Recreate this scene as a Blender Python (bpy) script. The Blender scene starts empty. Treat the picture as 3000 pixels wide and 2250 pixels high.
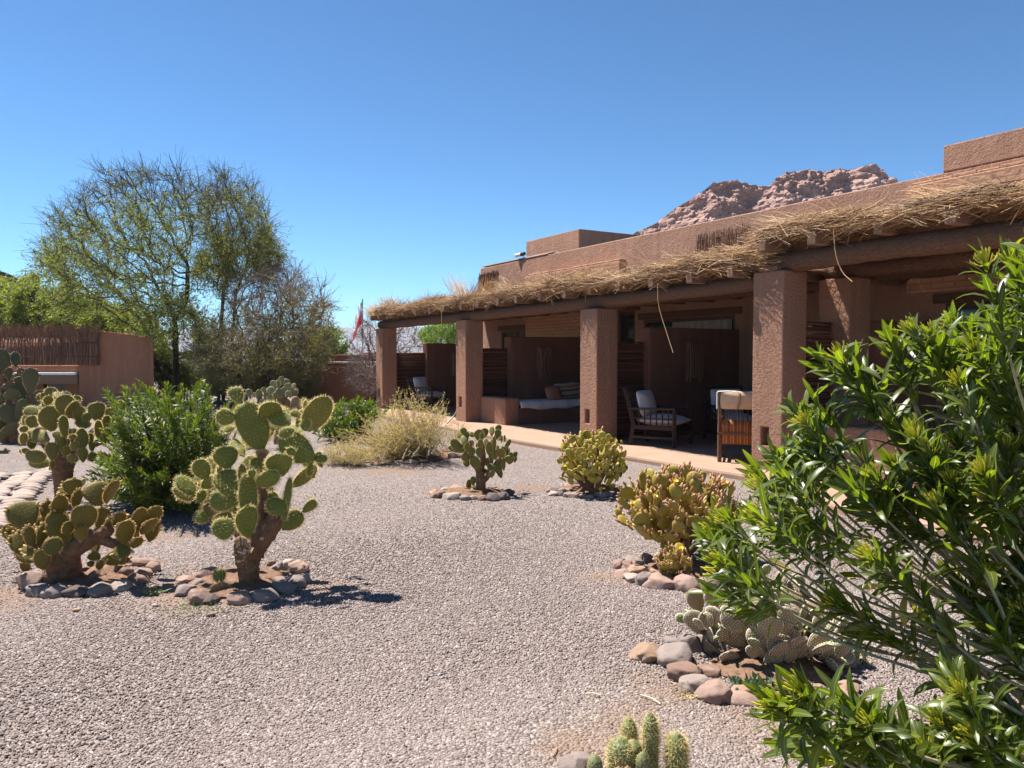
import bpy, math, random
import numpy as np
from mathutils import Vector, Matrix, noise

random.seed(7)
RNG = np.random.default_rng(7)
scene = bpy.context.scene
col = scene.collection

# ------------------------------------------------------------------ camera, sky, sun, exposure
FPX, HORIZON, EYE = 2259.5, 1044.0, 1.55
PITCH = math.atan((1125 - HORIZON) / FPX)
cam_data = bpy.data.cameras.new("camera")
cam = bpy.data.objects.new("camera", cam_data)
col.objects.link(cam)
cam.location = (0, 0, EYE)
cam.rotation_euler = (math.pi / 2 - PITCH, 0, 0)
cam_data.sensor_fit = 'HORIZONTAL'
cam_data.angle = 2 * math.atan(1500 / FPX)
cam_data.clip_start = 0.05
cam_data.clip_end = 30000
scene.camera = cam

SUN = Vector((-0.415, 0.27, 1.0)).normalized()
ELEV = math.asin(SUN.z)
AZ = math.atan2(SUN.x, SUN.y)
world = bpy.data.worlds.new("World")
scene.world = world
world.use_nodes = True
wn = world.node_tree.nodes
wl = world.node_tree.links
sky = wn.new('ShaderNodeTexSky')
sky.sky_type = 'NISHITA'
sky.sun_disc = False
sky.sun_elevation = ELEV
sky.sun_rotation = AZ
sky.altitude = 2400
sky.air_density = 1.0
sky.dust_density = 0.0
sky.ozone_density = 6.0
bg = wn['Background']
deep = wn.new('ShaderNodeGamma')          # thin desert air at 2400 m: a deeper blue overhead
deep.inputs[1].default_value = 1.3
wl.new(sky.outputs[0], deep.inputs[0])
hue = wn.new('ShaderNodeMix'); hue.data_type = 'RGBA'; hue.blend_type = 'MULTIPLY'; hue.inputs[0].default_value = 1.0
hue.inputs[7].default_value = (0.585, 0.82, 0.765, 1)
wl.new(deep.outputs[0], hue.inputs[6])
wl.new(hue.outputs[2], bg.inputs[0])
bg.inputs[1].default_value = 0.055

sun_data = bpy.data.lights.new("sun", 'SUN')
sun_data.energy = 5.0
sun_data.angle = math.radians(0.53)
sun_data.color = (1.0, 0.955, 0.89)
sun_ob = bpy.data.objects.new("sun", sun_data)
col.objects.link(sun_ob)
sun_ob.rotation_euler = SUN.to_track_quat('Z', 'Y').to_euler()
sun_ob.location = (0, 0, 50)

scene.view_settings.view_transform = 'Standard'
scene.view_settings.look = 'None'
scene.view_settings.exposure = 1.22
scene.view_settings.gamma = 1.0
scene.render.resolution_x = 1024
scene.render.resolution_y = 768

# ------------------------------------------------------------------ survey helpers: photograph -> place
def ray(px, py):
    x = (px - 1500) / FPX
    u = -(py - 1125) / FPX
    return np.array([x, math.cos(PITCH) + u * math.sin(PITCH), -math.sin(PITCH) + u * math.cos(PITCH)])

def at_depth(px, py, d):
    r = ray(px, py)
    p = r * (d / r[1])
    p[2] += EYE
    return p

def at_ground(px, py, z=0.0):
    r = ray(px, py)
    p = r * ((z - EYE) / r[2])
    p[2] = z
    return p

def zoom(x0, y0, s):
    return lambda x, y: (x0 + x / s, y0 + y / s)

# the lodge's own axes: a runs along the porch away from the camera, b runs into the porch
TH = math.radians(30.61)
B0 = np.array([3.14, 10.087])
UA = np.array([-math.sin(TH), math.cos(TH)])
VB = np.array([math.cos(TH), math.sin(TH)])

def ab(a, b, z=0.0):
    p = B0 + UA * a + VB * b
    return (p[0], p[1], z)

# ------------------------------------------------------------------ objects and tags
def tag(o, label=None, cat=None, group=None, kind=None):
    if label: o['label'] = label
    if cat: o['category'] = cat
    if group: o['group'] = group
    if kind: o['kind'] = kind
    return o

def empty(name, loc, label=None, cat=None, group=None):
    o = bpy.data.objects.new(name, None)
    o.empty_display_size = 0.1
    o.location = loc
    col.objects.link(o)
    return tag(o, label, cat, group)

class MB:
    """collects geometry and links it as ONE mesh object"""
    def __init__(self):
        self.v = []; self.f = []; self.m = []; self.t = []; self.r = []; self.n = 0
    def add(self, V, F, mat=0, tint=0.5, rib=None):
        V = np.asarray(V, float).reshape(-1, 3)
        F = np.asarray(F, int)
        self.v.append(V)
        self.f.append(F + self.n)
        self.m.append(np.full(len(F), mat, int))
        self.t.append(np.full(len(V), tint) if np.isscalar(tint) else np.asarray(tint, float))
        self.r.append(np.zeros(len(V)) if rib is None else np.asarray(rib, float))
        self.n += len(V)
    def box(self, x0, x1, y0, y1, z0, z1, mat=0):
        V = [(x0,y0,z0),(x1,y0,z0),(x1,y1,z0),(x0,y1,z0),(x0,y0,z1),(x1,y0,z1),(x1,y1,z1),(x0,y1,z1)]
        self.add(V, [(0,3,2,1),(4,5,6,7),(0,1,5,4),(1,2,6,5),(2,3,7,6),(3,0,4,7)], mat)
    def abbox(self, a0, a1, b0, b1, z0, z1, mat=0):
        V = [ab(a0,b0,z0),ab(a1,b0,z0),ab(a1,b1,z0),ab(a0,b1,z0),ab(a0,b0,z1),ab(a1,b0,z1),ab(a1,b1,z1),ab(a0,b1,z1)]
        self.add(V, [(0,1,2,3),(7,6,5,4),(4,5,1,0),(5,6,2,1),(6,7,3,2),(7,4,0,3)], mat)
    def bar(self, p, q, w, d=None, mat=0, tint=0.5):
        """square bar from p to q"""
        d = d or w
        p = np.asarray(p, float); q = np.asarray(q, float)
        ax = q - p; ax /= np.linalg.norm(ax)
        ref = np.array([0, 0, 1.0]) if abs(ax[2]) < 0.9 else np.array([1.0, 0, 0])
        s = np.cross(ax, ref); s /= np.linalg.norm(s)
        t = np.cross(s, ax)
        V = []
        for c in (p, q):
            for i, j in ((-1,-1),(1,-1),(1,1),(-1,1)):
                V.append(c + s * i * w / 2 + t * j * d / 2)
        self.add(V, [(0,1,2,3),(7,6,5,4),(4,5,1,0),(5,6,2,1),(6,7,3,2),(7,4,0,3)], mat, tint)
    def tube(self, P, R, sides=6, mat=0, tint=0.5, cap=True, wob=0.0, seed=0):
        P = np.asarray(P, float); n = len(P)
        R = np.full(n, R) if np.isscalar(R) else np.asarray(R, float)
        T = np.gradient(P, axis=0)
        T /= np.linalg.norm(T, axis=1)[:, None] + 1e-9
        ref = np.array([0.31, 0.2, 1.0]) if abs(T[0][2]) < 0.8 else np.array([1.0, 0.17, 0.1])
        S = np.cross(T, ref); S /= np.linalg.norm(S, axis=1)[:, None] + 1e-9
        Q = np.cross(S, T)
        ang = np.linspace(0, 2 * np.pi, sides, endpoint=False)
        rad = R[:, None] * np.ones((n, sides))
        if wob:
            rg = np.random.default_rng(seed)
            rad *= 1 + wob * rg.normal(size=(n, sides))
        V = P[:, None] + S[:, None] * (np.cos(ang)[None, :, None] * rad[:, :, None]) + Q[:, None] * (np.sin(ang)[None, :, None] * rad[:, :, None])
        i = np.arange(n - 1)[:, None]; j = np.arange(sides)[None]
        k = (j + 1) % sides
        F = np.stack([i*sides+j, (i+1)*sides+j, (i+1)*sides+k, i*sides+k], -1).reshape(-1, 4)
        self.add(V.reshape(-1, 3), F[:, ::-1], mat, tint)
        if cap:
            b = self.n - n * sides
            c0 = np.arange(sides); c1 = (n - 1) * sides + np.arange(sides)
            self.add(np.vstack([P[:1], V[0]]), [(0, 1 + x, 1 + (x + 1) % sides) for x in range(sides)], mat, tint)
            self.add(np.vstack([P[-1:], V[-1]]), [(0, 1 + (x + 1) % sides, 1 + x) for x in range(sides)], mat, tint)
    def inst(self, TV, TF, M, pos, mat=0, tint=None, rib=None):
        """many copies of a small template: M (n,3,3) rows are the axes, pos (n,3)"""
        TV = np.asarray(TV, float); TF = np.asarray(TF, int)
        n, k = len(pos), len(TV)
        if n == 0: return
        V = np.einsum('kj,njd->nkd', TV, M) + np.asarray(pos)[:, None]
        F = TF[None] + (np.arange(n) * k)[:, None, None]
        t = np.full(n * k, 0.5) if tint is None else np.repeat(np.asarray(tint, float), k)
        r = None if rib is None else np.tile(np.asarray(rib, float), n)
        self.add(V.reshape(-1, 3), F.reshape(-1, TF.shape[1]), mat, t, r)
    def build(self, name, mats, parent=None, smooth=True, bevel=0.0, origin=None):
        me = bpy.data.meshes.new(name)
        V = np.vstack(self.v)
        if origin is not None:
            V = V - np.asarray(origin, float)
        sizes = [len(f[0]) for f in self.f for _ in (0,) if len(f)]
        loops = np.concatenate([f.reshape(-1) for f in self.f if len(f)])
        cnt = np.concatenate([np.full(len(f), f.shape[1]) for f in self.f if len(f)])
        mi = np.concatenate([m for f, m in zip(self.f, self.m) if len(f)])
        me.vertices.add(len(V)); me.vertices.foreach_set('co', V.astype(np.float32).reshape(-1))
        me.loops.add(len(loops)); me.loops.foreach_set('vertex_index', loops.astype(np.int32))
        me.polygons.add(len(cnt))
        st = np.concatenate([[0], np.cumsum(cnt)[:-1]])
        me.polygons.foreach_set('loop_start', st.astype(np.int32))
        me.polygons.foreach_set('material_index', mi.astype(np.int32))
        me.polygons.foreach_set('use_smooth', np.full(len(cnt), smooth))
        a = me.attributes.new('tint', 'FLOAT', 'POINT'); a.data.foreach_set('value', np.concatenate(self.t).astype(np.float32))
        a = me.attributes.new('rib', 'FLOAT', 'POINT'); a.data.foreach_set('value', np.concatenate(self.r).astype(np.float32))
        me.update(calc_edges=True)
        me.validate()
        if bevel:
            import bmesh
            bm = bmesh.new(); bm.from_mesh(me)
            bmesh.ops.remove_doubles(bm, verts=bm.verts, dist=1e-4)
            bmesh.ops.recalc_face_normals(bm, faces=bm.faces)
            bm.to_mesh(me); bm.free()
        for m in (mats if isinstance(mats, (list, tuple)) else [mats]):
            me.materials.append(m)
        o = bpy.data.objects.new(name, me)
        col.objects.link(o)
        if origin is not None: o.location = origin
        if parent is not None:
            o.parent = parent
            q = Vector(parent.location)
            if parent.parent is not None: q = Vector((0, 0, 0)) if parent.type == 'MESH' else q
            o.matrix_parent_inverse = Matrix.Translation(-q) if parent.type == 'EMPTY' else Matrix.Identity(4)
            if parent.type == 'MESH' and parent.parent is None: o.matrix_parent_inverse = Matrix.Translation(-q)
        if bevel:
            b = o.modifiers.new('bevel', 'BEVEL'); b.width = bevel; b.segments = 2; b.limit_method = 'ANGLE'; b.angle_limit = math.radians(35)
        return o

def path(pts, n=12):
    """smooth Catmull-Rom path through points (rows may carry radii)"""
    P = np.asarray(pts, float)
    P = np.vstack([2 * P[0] - P[1], P, 2 * P[-1] - P[-2]])
    out = []
    m = len(P) - 3
    for s in np.linspace(0, m - 1e-6, n):
        i = int(s); t = s - i
        p0, p1, p2, p3 = P[i:i+4]
        out.append(0.5 * ((2*p1) + (-p0+p2)*t + (2*p0-5*p1+4*p2-p3)*t*t + (-p0+3*p1-3*p2+p3)*t**3))
    return np.array(out)

def unit(v):
    v = np.asarray(v, float)
    return v / (np.linalg.norm(v, axis=-1, keepdims=True) + 1e-12)

# ------------------------------------------------------------------ materials
def mat(name):
    m = bpy.data.materials.new(name)
    m.use_nodes = True
    nt = m.node_tree
    return m, nt, nt.nodes['Principled BSDF'], nt.nodes['Material Output']

def N(nt, typ, **kw):
    n = nt.nodes.new(typ)
    for k, v in kw.items():
        if k.startswith('i_'):
            key = k[2:]
            n.inputs[int(key) if key.isdigit() else key].default_value = v
        else:
            setattr(n, k, v)
    return n

def ramp(nt, fac, stops):
    n = nt.nodes.new('ShaderNodeValToRGB')
    e = n.color_ramp.elements
    while len(e) < len(stops): e.new(0.5)
    for el, (p, c) in zip(e, stops):
        el.position = p; el.color = (*c, 1)
    nt.links.new(fac, n.inputs[0])
    return n.outputs[0]

def coords(nt, scale=1.0, stretch=None):
    g = N(nt, 'ShaderNodeNewGeometry')
    mp = N(nt, 'ShaderNodeMapping')
    s = stretch or (scale, scale, scale)
    mp.inputs['Scale'].default_value = s
    nt.links.new(g.outputs['Position'], mp.inputs['Vector'])
    return mp.outputs[0]

def nz(nt, vec, scale, detail=4, rough=0.6):
    n = N(nt, 'ShaderNodeTexNoise')
    n.inputs['Scale'].default_value = scale; n.inputs['Detail'].default_value = detail; n.inputs['Roughness'].default_value = rough
    if vec is not None: nt.links.new(vec, n.inputs['Vector'])
    return n.outputs[0]

def mixc(nt, fac, a, b, mode='MIX'):
    n = N(nt, 'ShaderNodeMix', data_type='RGBA', blend_type=mode)
    for s, v in ((0, fac), (6, a), (7, b)):
        if hasattr(v, 'links') or hasattr(v, 'is_linked'): nt.links.new(v, n.inputs[s])
        else: n.inputs[s].default_value = v if s == 0 else (*v, 1)
    return n.outputs[2]

def math_(nt, op, a, b=None):
    n = N(nt, 'ShaderNodeMath', operation=op)
    for i, v in enumerate((a, b)):
        if v is None: continue
        if hasattr(v, 'is_linked'): nt.links.new(v, n.inputs[i])
        else: n.inputs[i].default_value = v
    return n.outputs[0]

def bump(nt, bsdf, h, strength, dist):
    b = N(nt, 'ShaderNodeBump')
    b.inputs['Strength'].default_value = strength; b.inputs['Distance'].default_value = dist
    nt.links.new(h, b.inputs['Height'])
    nt.links.new(b.outputs[0], bsdf.inputs['Normal'])
    return b

def simple(name, c, rough=0.8, spec=0.3, nscale=None, var=0.25, bmp=None):
    m, nt, b, o = mat(name)
    b.inputs['Roughness'].default_value = rough
    b.inputs['Specular IOR Level'].default_value = spec
    if nscale:
        v = coords(nt)
        n = nz(nt, v, nscale, 5)
        lo = tuple(x * (1 - var) for x in c); hi = tuple(min(1, x * (1 + var)) for x in c)
        nt.links.new(ramp(nt, n, [(0.3, lo), (0.7, hi)]), b.inputs['Base Color'])
        if bmp: bump(nt, b, n, bmp[0], bmp[1])
    else:
        b.inputs['Base Color'].default_value = (*c, 1)
    return m

def plaster(name, c, coarse=1.0):
    m, nt, b, o = mat(name)
    v = coords(nt)
    big = nz(nt, v, 0.9, 5)
    vs = coords(nt, stretch=(3.0, 3.0, 0.35))
    streak = nz(nt, vs, 1.4, 4)
    fine = nz(nt, v, 38, 6, 0.7)
    k = mixc(nt, big, tuple(x * 0.70 for x in c), tuple(min(1, x * 1.26) for x in c))
    sr = N(nt, 'ShaderNodeMapRange'); sr.inputs[1].default_value = 0.5; sr.inputs[2].default_value = 0.72; nt.links.new(streak, sr.inputs[0])
    k = mixc(nt, math_(nt, 'MULTIPLY', sr.outputs[0], 0.5), k, tuple(min(1, x * 1.32 + 0.03) for x in c))
    st2 = nz(nt, coords(nt, stretch=(6.0, 6.0, 0.5)), 1.1, 3)
    s2 = N(nt, 'ShaderNodeMapRange'); s2.inputs[1].default_value = 0.58; s2.inputs[2].default_value = 0.75; nt.links.new(st2, s2.inputs[0])
    k = mixc(nt, math_(nt, 'MULTIPLY', s2.outputs[0], 0.4), k, tuple(x * 0.62 for x in c))
    k = mixc(nt, math_(nt, 'MULTIPLY', fine, 0.4), k, tuple(x * 0.7 for x in c))
    nt.links.new(k, b.inputs['Base Color'])
    b.inputs['Roughness'].default_value = 0.95
    b.inputs['Specular IOR Level'].default_value = 0.15
    h = math_(nt, 'ADD', nz(nt, v, 26, 5, 0.7), math_(nt, 'MULTIPLY', nz(nt, v, 7, 2, 0.5), 0.5))
    bump(nt, b, h, min(1.0, 0.9 * coarse), 0.06 * coarse)
    return m

M = {}
M['plaster'] = plaster('rough_plaster', (0.41, 0.225, 0.15), 1.1)
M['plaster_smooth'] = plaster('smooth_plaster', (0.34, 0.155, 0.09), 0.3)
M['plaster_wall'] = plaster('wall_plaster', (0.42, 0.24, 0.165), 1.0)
M['plaster_dark'] = plaster('dark_plaster', (0.20, 0.09, 0.062), 0.35)  # dark plaster, lowered further so the colour carries porch shade

def leaf_mat(name, dark, light, trans=0.4, rough=0.4, rib=None, spec=0.5, tr=None):
    m, nt, b, o = mat(name)
    at = N(nt, 'ShaderNodeAttribute', attribute_name='tint')
    c = ramp(nt, at.outputs['Fac'], [(0.0, dark), (1.0, light)])
    if rib:
        ra = N(nt, 'ShaderNodeAttribute', attribute_name='rib')
        st = N(nt, 'ShaderNodeMapRange'); st.inputs[1].default_value = 0.86; st.inputs[2].default_value = 1.0
        nt.links.new(ra.outputs['Fac'], st.inputs[0])
        c = mixc(nt, st.outputs[0], c, rib)
    nt.links.new(c, b.inputs['Base Color'])
    b.inputs['Roughness'].default_value = rough
    b.inputs['Specular IOR Level'].default_value = spec
    t = N(nt, 'ShaderNodeBsdfTranslucent')
    tc = mixc(nt, 1.0, c, tr or (1.5, 1.7, 0.5), 'MULTIPLY')
    nt.links.new(tc, t.inputs[0])
    mx = N(nt, 'ShaderNodeMixShader'); mx.inputs[0].default_value = trans
    nt.links.new(b.outputs[0], mx.inputs[1]); nt.links.new(t.outputs[0], mx.inputs[2])
    nt.links.new(mx.outputs[0], o.inputs[0])
    return m

def tint_mat(name, stops, rough=0.85, spec=0.2):
    m, nt, b, o = mat(name)
    at = N(nt, 'ShaderNodeAttribute', attribute_name='tint')
    nt.links.new(ramp(nt, at.outputs['Fac'], stops), b.inputs['Base Color'])
    b.inputs['Roughness'].default_value = rough
    b.inputs['Specular IOR Level'].default_value = spec
    return m

# ------------------------------------------------------------------ ground
SOIL_SPOTS = [(at_ground(x, y)[0], at_ground(x, y)[1], r) for x, y, r in ((40, 1745, 0.45), (560, 1760, 0.4), (500, 1720, 0.3), (2000, 2010, 0.42), (1850, 2120, 0.32), (2250, 2120, 0.4), (1330, 1440, 0.5), (1560, 1430, 0.35), (1800, 1690, 0.3), (950, 1720, 0.3), (1150, 1380, 0.5), (1700, 2200, 0.25), (640, 1700, 0.5), (200, 1690, 0.5))]
def ground_material():
    m, nt, b, o = mat('gravel')
    v = coords(nt)
    vo = N(nt, 'ShaderNodeTexVoronoi', feature='F1'); vo.inputs['Scale'].default_value = 70
    nt.links.new(v, vo.inputs['Vector'])
    sep = N(nt, 'ShaderNodeSeparateColor'); nt.links.new(vo.outputs['Color'], sep.inputs[0])
    c = ramp(nt, sep.outputs[0], [(0.0, (0.104, 0.081, 0.072)), (0.25, (0.180, 0.142, 0.126)), (0.55, (0.240, 0.193, 0.173)), (0.8, (0.300, 0.249, 0.227)), (1.0, (0.408, 0.355, 0.329))])
    # red soil showing through where the gravel is thin
    big = nz(nt, v, 0.55, 5, 0.62)
    mr = N(nt, 'ShaderNodeMapRange'); mr.inputs[1].default_value = 0.56; mr.inputs[2].default_value = 0.74
    nt.links.new(big, mr.inputs[0])
    med = nz(nt, v, 3.5, 4, 0.6)
    fac = math_(nt, 'MULTIPLY', mr.outputs[0], math_(nt, 'ADD', med, 0.25))
    # bare soil around the planting rings and where feet have worn the gravel
    for sx, sy, sr in SOIL_SPOTS:
        ds = N(nt, 'ShaderNodeVectorMath', operation='DISTANCE'); nt.links.new(v, ds.inputs[0]); ds.inputs[1].default_value = (sx, sy, 0)
        q = math_(nt, 'ADD', math_(nt, 'DIVIDE', ds.outputs['Value'], sr), math_(nt, 'MULTIPLY', math_(nt, 'SUBTRACT', med, 0.5), 1.6))
        r_ = N(nt, 'ShaderNodeMapRange'); r_.inputs[1].default_value = 1.0; r_.inputs[2].default_value = 0.35; nt.links.new(q, r_.inputs[0])
        fac = math_(nt, 'MAXIMUM', fac, math_(nt, 'MULTIPLY', r_.outputs[0], 0.8))
    c = mixc(nt, math_(nt, 'MULTIPLY', fac, 0.85), c, (0.26, 0.165, 0.11))
    warm = nz(nt, v, 0.23, 3)
    c = mixc(nt, math_(nt, 'MULTIPLY', warm, 0.25), c, (0.27, 0.215, 0.185))
    nt.links.new(c, b.inputs['Base Color'])
    b.inputs['Roughness'].default_value = 0.95
    b.inputs['Specular IOR Level'].default_value = 0.15
    h = math_(nt, 'MULTIPLY', vo.outputs[0], -1.0)
    bump(nt, b, h, 0.9, 0.02)
    return m
M['gravel'] = ground_material()

g = MB()
xs = np.concatenate([[-9000, -3000, -800, -200, -60], np.linspace(-30, 30, 61), [60, 200, 800, 3000, 9000]])
ys = np.concatenate([[-3000, -500, -60], np.linspace(-10, 50, 61), [80, 200, 800, 3000, 9000]])
X, Y = np.meshgrid(xs, ys)
Z = np.zeros_like(X)
for i in range(X.shape[0]):
    for j in range(X.shape[1]):
        if abs(X[i, j]) <= 30 and -10 <= Y[i, j] <= 50:
            Z[i, j] = 0.012 * noise.noise(Vector((X[i, j] * 0.5, Y[i, j] * 0.5, 0)))
nx, ny = len(xs), len(ys)
idx = np.arange(nx * ny).reshape(ny, nx)
F = np.stack([idx[:-1, :-1], idx[:-1, 1:], idx[1:, 1:], idx[1:, :-1]], -1).reshape(-1, 4)
g.add(np.stack([X, Y, Z], -1).reshape(-1, 3), F)
tag(g.build('ground', M['gravel']), kind='structure')

def gz(x, y):
    return 0.0

# loose gravel: real pebbles over the near ground
M['pebble'] = tint_mat('gravel_pebble', [(0.0, (0.136, 0.103, 0.091)), (0.22, (0.204, 0.159, 0.141)), (0.55, (0.264, 0.210, 0.187)), (0.82, (0.320, 0.264, 0.238)), (0.95, (0.448, 0.396, 0.372)), (1.0, (0.304, 0.165, 0.099))], 0.9)
pb = MB()
TVs = []
base = np.array([(-1,-1,-1),(1,-1,-1),(1,1,-1),(-1,1,-1),(-1,-1,1),(1,-1,1),(1,1,1),(-1,1,1)], float)
TFp = np.array([(4,5,6,7),(0,1,5,4),(1,2,6,5),(2,3,7,6),(3,0,4,7)])
NP = 330000
rr = 2.3 * np.exp(RNG.random(NP) * math.log(9.6 / 2.3))
th = (RNG.random(NP) - 0.5) * 1.5
px_, py_ = rr * np.sin(th), rr * np.cos(th)
keep = RNG.random(NP) < np.clip((9.6 - rr) / 5.5, 0, 1)
wob = np.array([noise.noise(Vector((x * 3, y * 3, 1))) for x, y in zip(px_, py_)])
for sx, sy, sr in SOIL_SPOTS:
    q = np.hypot(px_ - sx, py_ - sy) / sr + 0.9 * wob
    keep &= RNG.random(NP) > np.clip((1.0 - q) * 1.3, 0, 0.65)
px_, py_ = px_[keep], py_[keep]; NP = len(px_)
for k in range(6):
    tv = base * (0.62 + 0.38 * RNG.random((8, 3)))
    s = np.arange(k, NP, 6)
    n = len(s)
    yaw = RNG.random(n) * 6.283
    tilt = RNG.normal(0, 0.35, n)
    sz = 0.0031 + 0.0031 * RNG.random(n) ** 1.6
    el = 0.9 + 0.7 * RNG.random(n)
    flat = 0.55 + 0.35 * RNG.random(n)
    Mx = np.zeros((n, 3, 3))
    Mx[:, 0] = np.stack([np.cos(yaw), np.sin(yaw), tilt], -1) * (sz * el)[:, None]
    Mx[:, 1] = np.stack([-np.sin(yaw), np.cos(yaw), tilt * 0.3], -1) * sz[:, None]
    Mx[:, 2] = np.stack([-tilt, 0 * yaw, 1 + 0 * yaw], -1) * (sz * flat)[:, None]
    pos = np.stack([px_[s], py_[s], 0.001 + sz * 0.35], -1)
    pb.inst(tv, TFp, Mx, pos, 0, np.clip(RNG.beta(2.2, 2.2, n), 0, 0.99))
tag(pb.build('gravel_pebbles', M['pebble'], smooth=True), 'loose grey and pinkish gravel pebbles spread over the yard', 'gravel', kind='stuff')
# ------------------------------------------------------------------ materials for the lodge
def wood(name, c, scale=(2.5, 2.5, 14), bm=0.5, rot=0.0):
    m, nt, b, o = mat(name)
    g = N(nt, 'ShaderNodeTexCoord')
    v = coords(nt, stretch=scale)
    n = nz(nt, v, 6, 6, 0.65)
    nt.links.new(ramp(nt, n, [(0.25, tuple(x * 0.5 for x in c)), (0.5, c), (0.8, tuple(min(1, x * 1.5) for x in c))]), b.inputs['Base Color'])
    b.inputs['Roughness'].default_value = 0.85
    b.inputs['Specular IOR Level'].default_value = 0.2
    bump(nt, b, n, bm, 0.02)
    return m
M['beam'] = wood('weathered_beam', (0.13, 0.072, 0.045), (3, 3, 10), 1.0)
M['rafter'] = wood('rafter_wood', (0.23, 0.135, 0.08), (8, 8, 8))
M['darkwood'] = wood('dark_furniture_wood', (0.05, 0.032, 0.026), (5, 5, 5), 0.2)
M['chairwood'] = wood('brown_chair_wood', (0.14, 0.075, 0.045), (5, 5, 5), 0.2)
M['ceiling'] = wood('cane_ceiling', (0.12, 0.065, 0.04), (18, 18, 4))
M['straw'] = tint_mat('straw', [(0.0, (0.09, 0.045, 0.02)), (0.3, (0.27, 0.14, 0.055)), (0.65, (0.46, 0.265, 0.11)), (1.0, (0.72, 0.54, 0.325))], 0.6, 0.35)
M['reed'] = tint_mat('brown_reed', [(0.0, (0.10, 0.045, 0.03)), (0.5, (0.26, 0.135, 0.085)), (1.0, (0.42, 0.26, 0.16))], 0.8)
M['cane'] = tint_mat('dark_cane', [(0.0, (0.045, 0.018, 0.013)), (0.5, (0.13, 0.05, 0.032)), (1.0, (0.27, 0.13, 0.08))], 0.8)
M['pane'] = simple('dark_pane', (0.02, 0.02, 0.022), 0.08, 0.6)
M['frame'] = simple('window_frame_wood', (0.09, 0.045, 0.03), 0.7, 0.3, 12, 0.3)
M['curtain'] = simple('pale_curtain', (0.24, 0.23, 0.22), 0.9, 0.1, 9, 0.12)
M['sheet'] = simple('white_sheet', (0.66, 0.63, 0.64), 0.9, 0.1, 5, 0.06)
M['cushion'] = simple('pale_cushion', (0.62, 0.57, 0.55), 0.9, 0.1, 6, 0.07)
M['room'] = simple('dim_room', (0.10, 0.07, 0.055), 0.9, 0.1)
M['roofmembrane'] = simple('pale_roof_edge', (0.62, 0.52, 0.45), 0.8, 0.2, 4, 0.2)

def brick_mat():
    m, nt, b, o = mat('adobe_brick')
    v = coords(nt)
    bt = N(nt, 'ShaderNodeTexBrick')
    mp = N(nt, 'ShaderNodeMapping', vector_type='POINT')
    mp.inputs['Rotation'].default_value = (0, 0, 0)
    # brick courses run along the porch axis
    cb = N(nt, 'ShaderNodeCombineXYZ'); sp = N(nt, 'ShaderNodeSeparateXYZ'); nt.links.new(v, sp.inputs[0])
    along = math_(nt, 'ADD', math_(nt, 'MULTIPLY', sp.outputs[0], -math.sin(TH) + math.cos(TH)), math_(nt, 'MULTIPLY', sp.outputs[1], math.cos(TH) + math.sin(TH)))
    nt.links.new(along, cb.inputs[0]); nt.links.new(sp.outputs[2], cb.inputs[1])
    nt.links.new(cb.outputs[0], bt.inputs['Vector'])
    bt.inputs['Scale'].default_value = 1.0
    bt.inputs['Brick Width'].default_value = 0.34; bt.inputs['Row Height'].default_value = 0.085
    bt.inputs['Mortar Size'].default_value = 0.012
    bt.inputs['Color1'].default_value = (0.42, 0.20, 0.11, 1); bt.inputs['Color2'].default_value = (0.52, 0.28, 0.16, 1)
    bt.inputs['Mortar'].default_value = (0.30, 0.15, 0.09, 1)
    n = nz(nt, v, 9, 5)
    c = mixc(nt, math_(nt, 'MULTIPLY', n, 0.5), bt.outputs[0], (0.50, 0.30, 0.19))
    nt.links.new(c, b.inputs['Base Color']); b.inputs['Roughness'].default_value = 0.95
    h = math_(nt, 'ADD', math_(nt, 'MULTIPLY', bt.outputs['Fac'], -1.0), math_(nt, 'MULTIPLY', n, 0.8))
    bump(nt, b, h, 0.8, 0.03)
    return m
M['brick'] = brick_mat()

def tile_mat():
    m, nt, b, o = mat('terracotta_tiles')
    v = coords(nt)
    sp = N(nt, 'ShaderNodeSeparateXYZ'); nt.links.new(v, sp.inputs[0])
    cb = N(nt, 'ShaderNodeCombineXYZ')
    a = math_(nt, 'ADD', math_(nt, 'MULTIPLY', sp.outputs[0], UA[0]), math_(nt, 'MULTIPLY', sp.outputs[1], UA[1]))
    c_ = math_(nt, 'ADD', math_(nt, 'MULTIPLY', sp.outputs[0], VB[0]), math_(nt, 'MULTIPLY', sp.outputs[1], VB[1]))
    nt.links.new(a, cb.inputs[0]); nt.links.new(c_, cb.inputs[1])
    bt = N(nt, 'ShaderNodeTexBrick', offset=0.0); nt.links.new(cb.outputs[0], bt.inputs['Vector'])
    bt.inputs['Scale'].default_value = 1.0; bt.inputs['Brick Width'].default_value = 0.3; bt.inputs['Row Height'].default_value = 0.3
    bt.inputs['Mortar Size'].default_value = 0.008
    bt.inputs['Color1'].default_value = (0.28, 0.16, 0.105, 1); bt.inputs['Color2'].default_value = (0.33, 0.195, 0.13, 1)
    bt.inputs['Mortar'].default_value = (0.30, 0.20, 0.145, 1)
    n = nz(nt, v, 3, 5)
    c = mixc(nt, math_(nt, 'MULTIPLY', n, 0.5), bt.outputs[0], (0.41, 0.27, 0.19))
    nt.links.new(c, b.inputs['Base Color']); b.inputs['Roughness'].default_value = 0.8
    bump(nt, b, math_(nt, 'MULTIPLY', bt.outputs['Fac'], -1), 0.4, 0.006)
    return m
M['tile'] = tile_mat()

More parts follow.
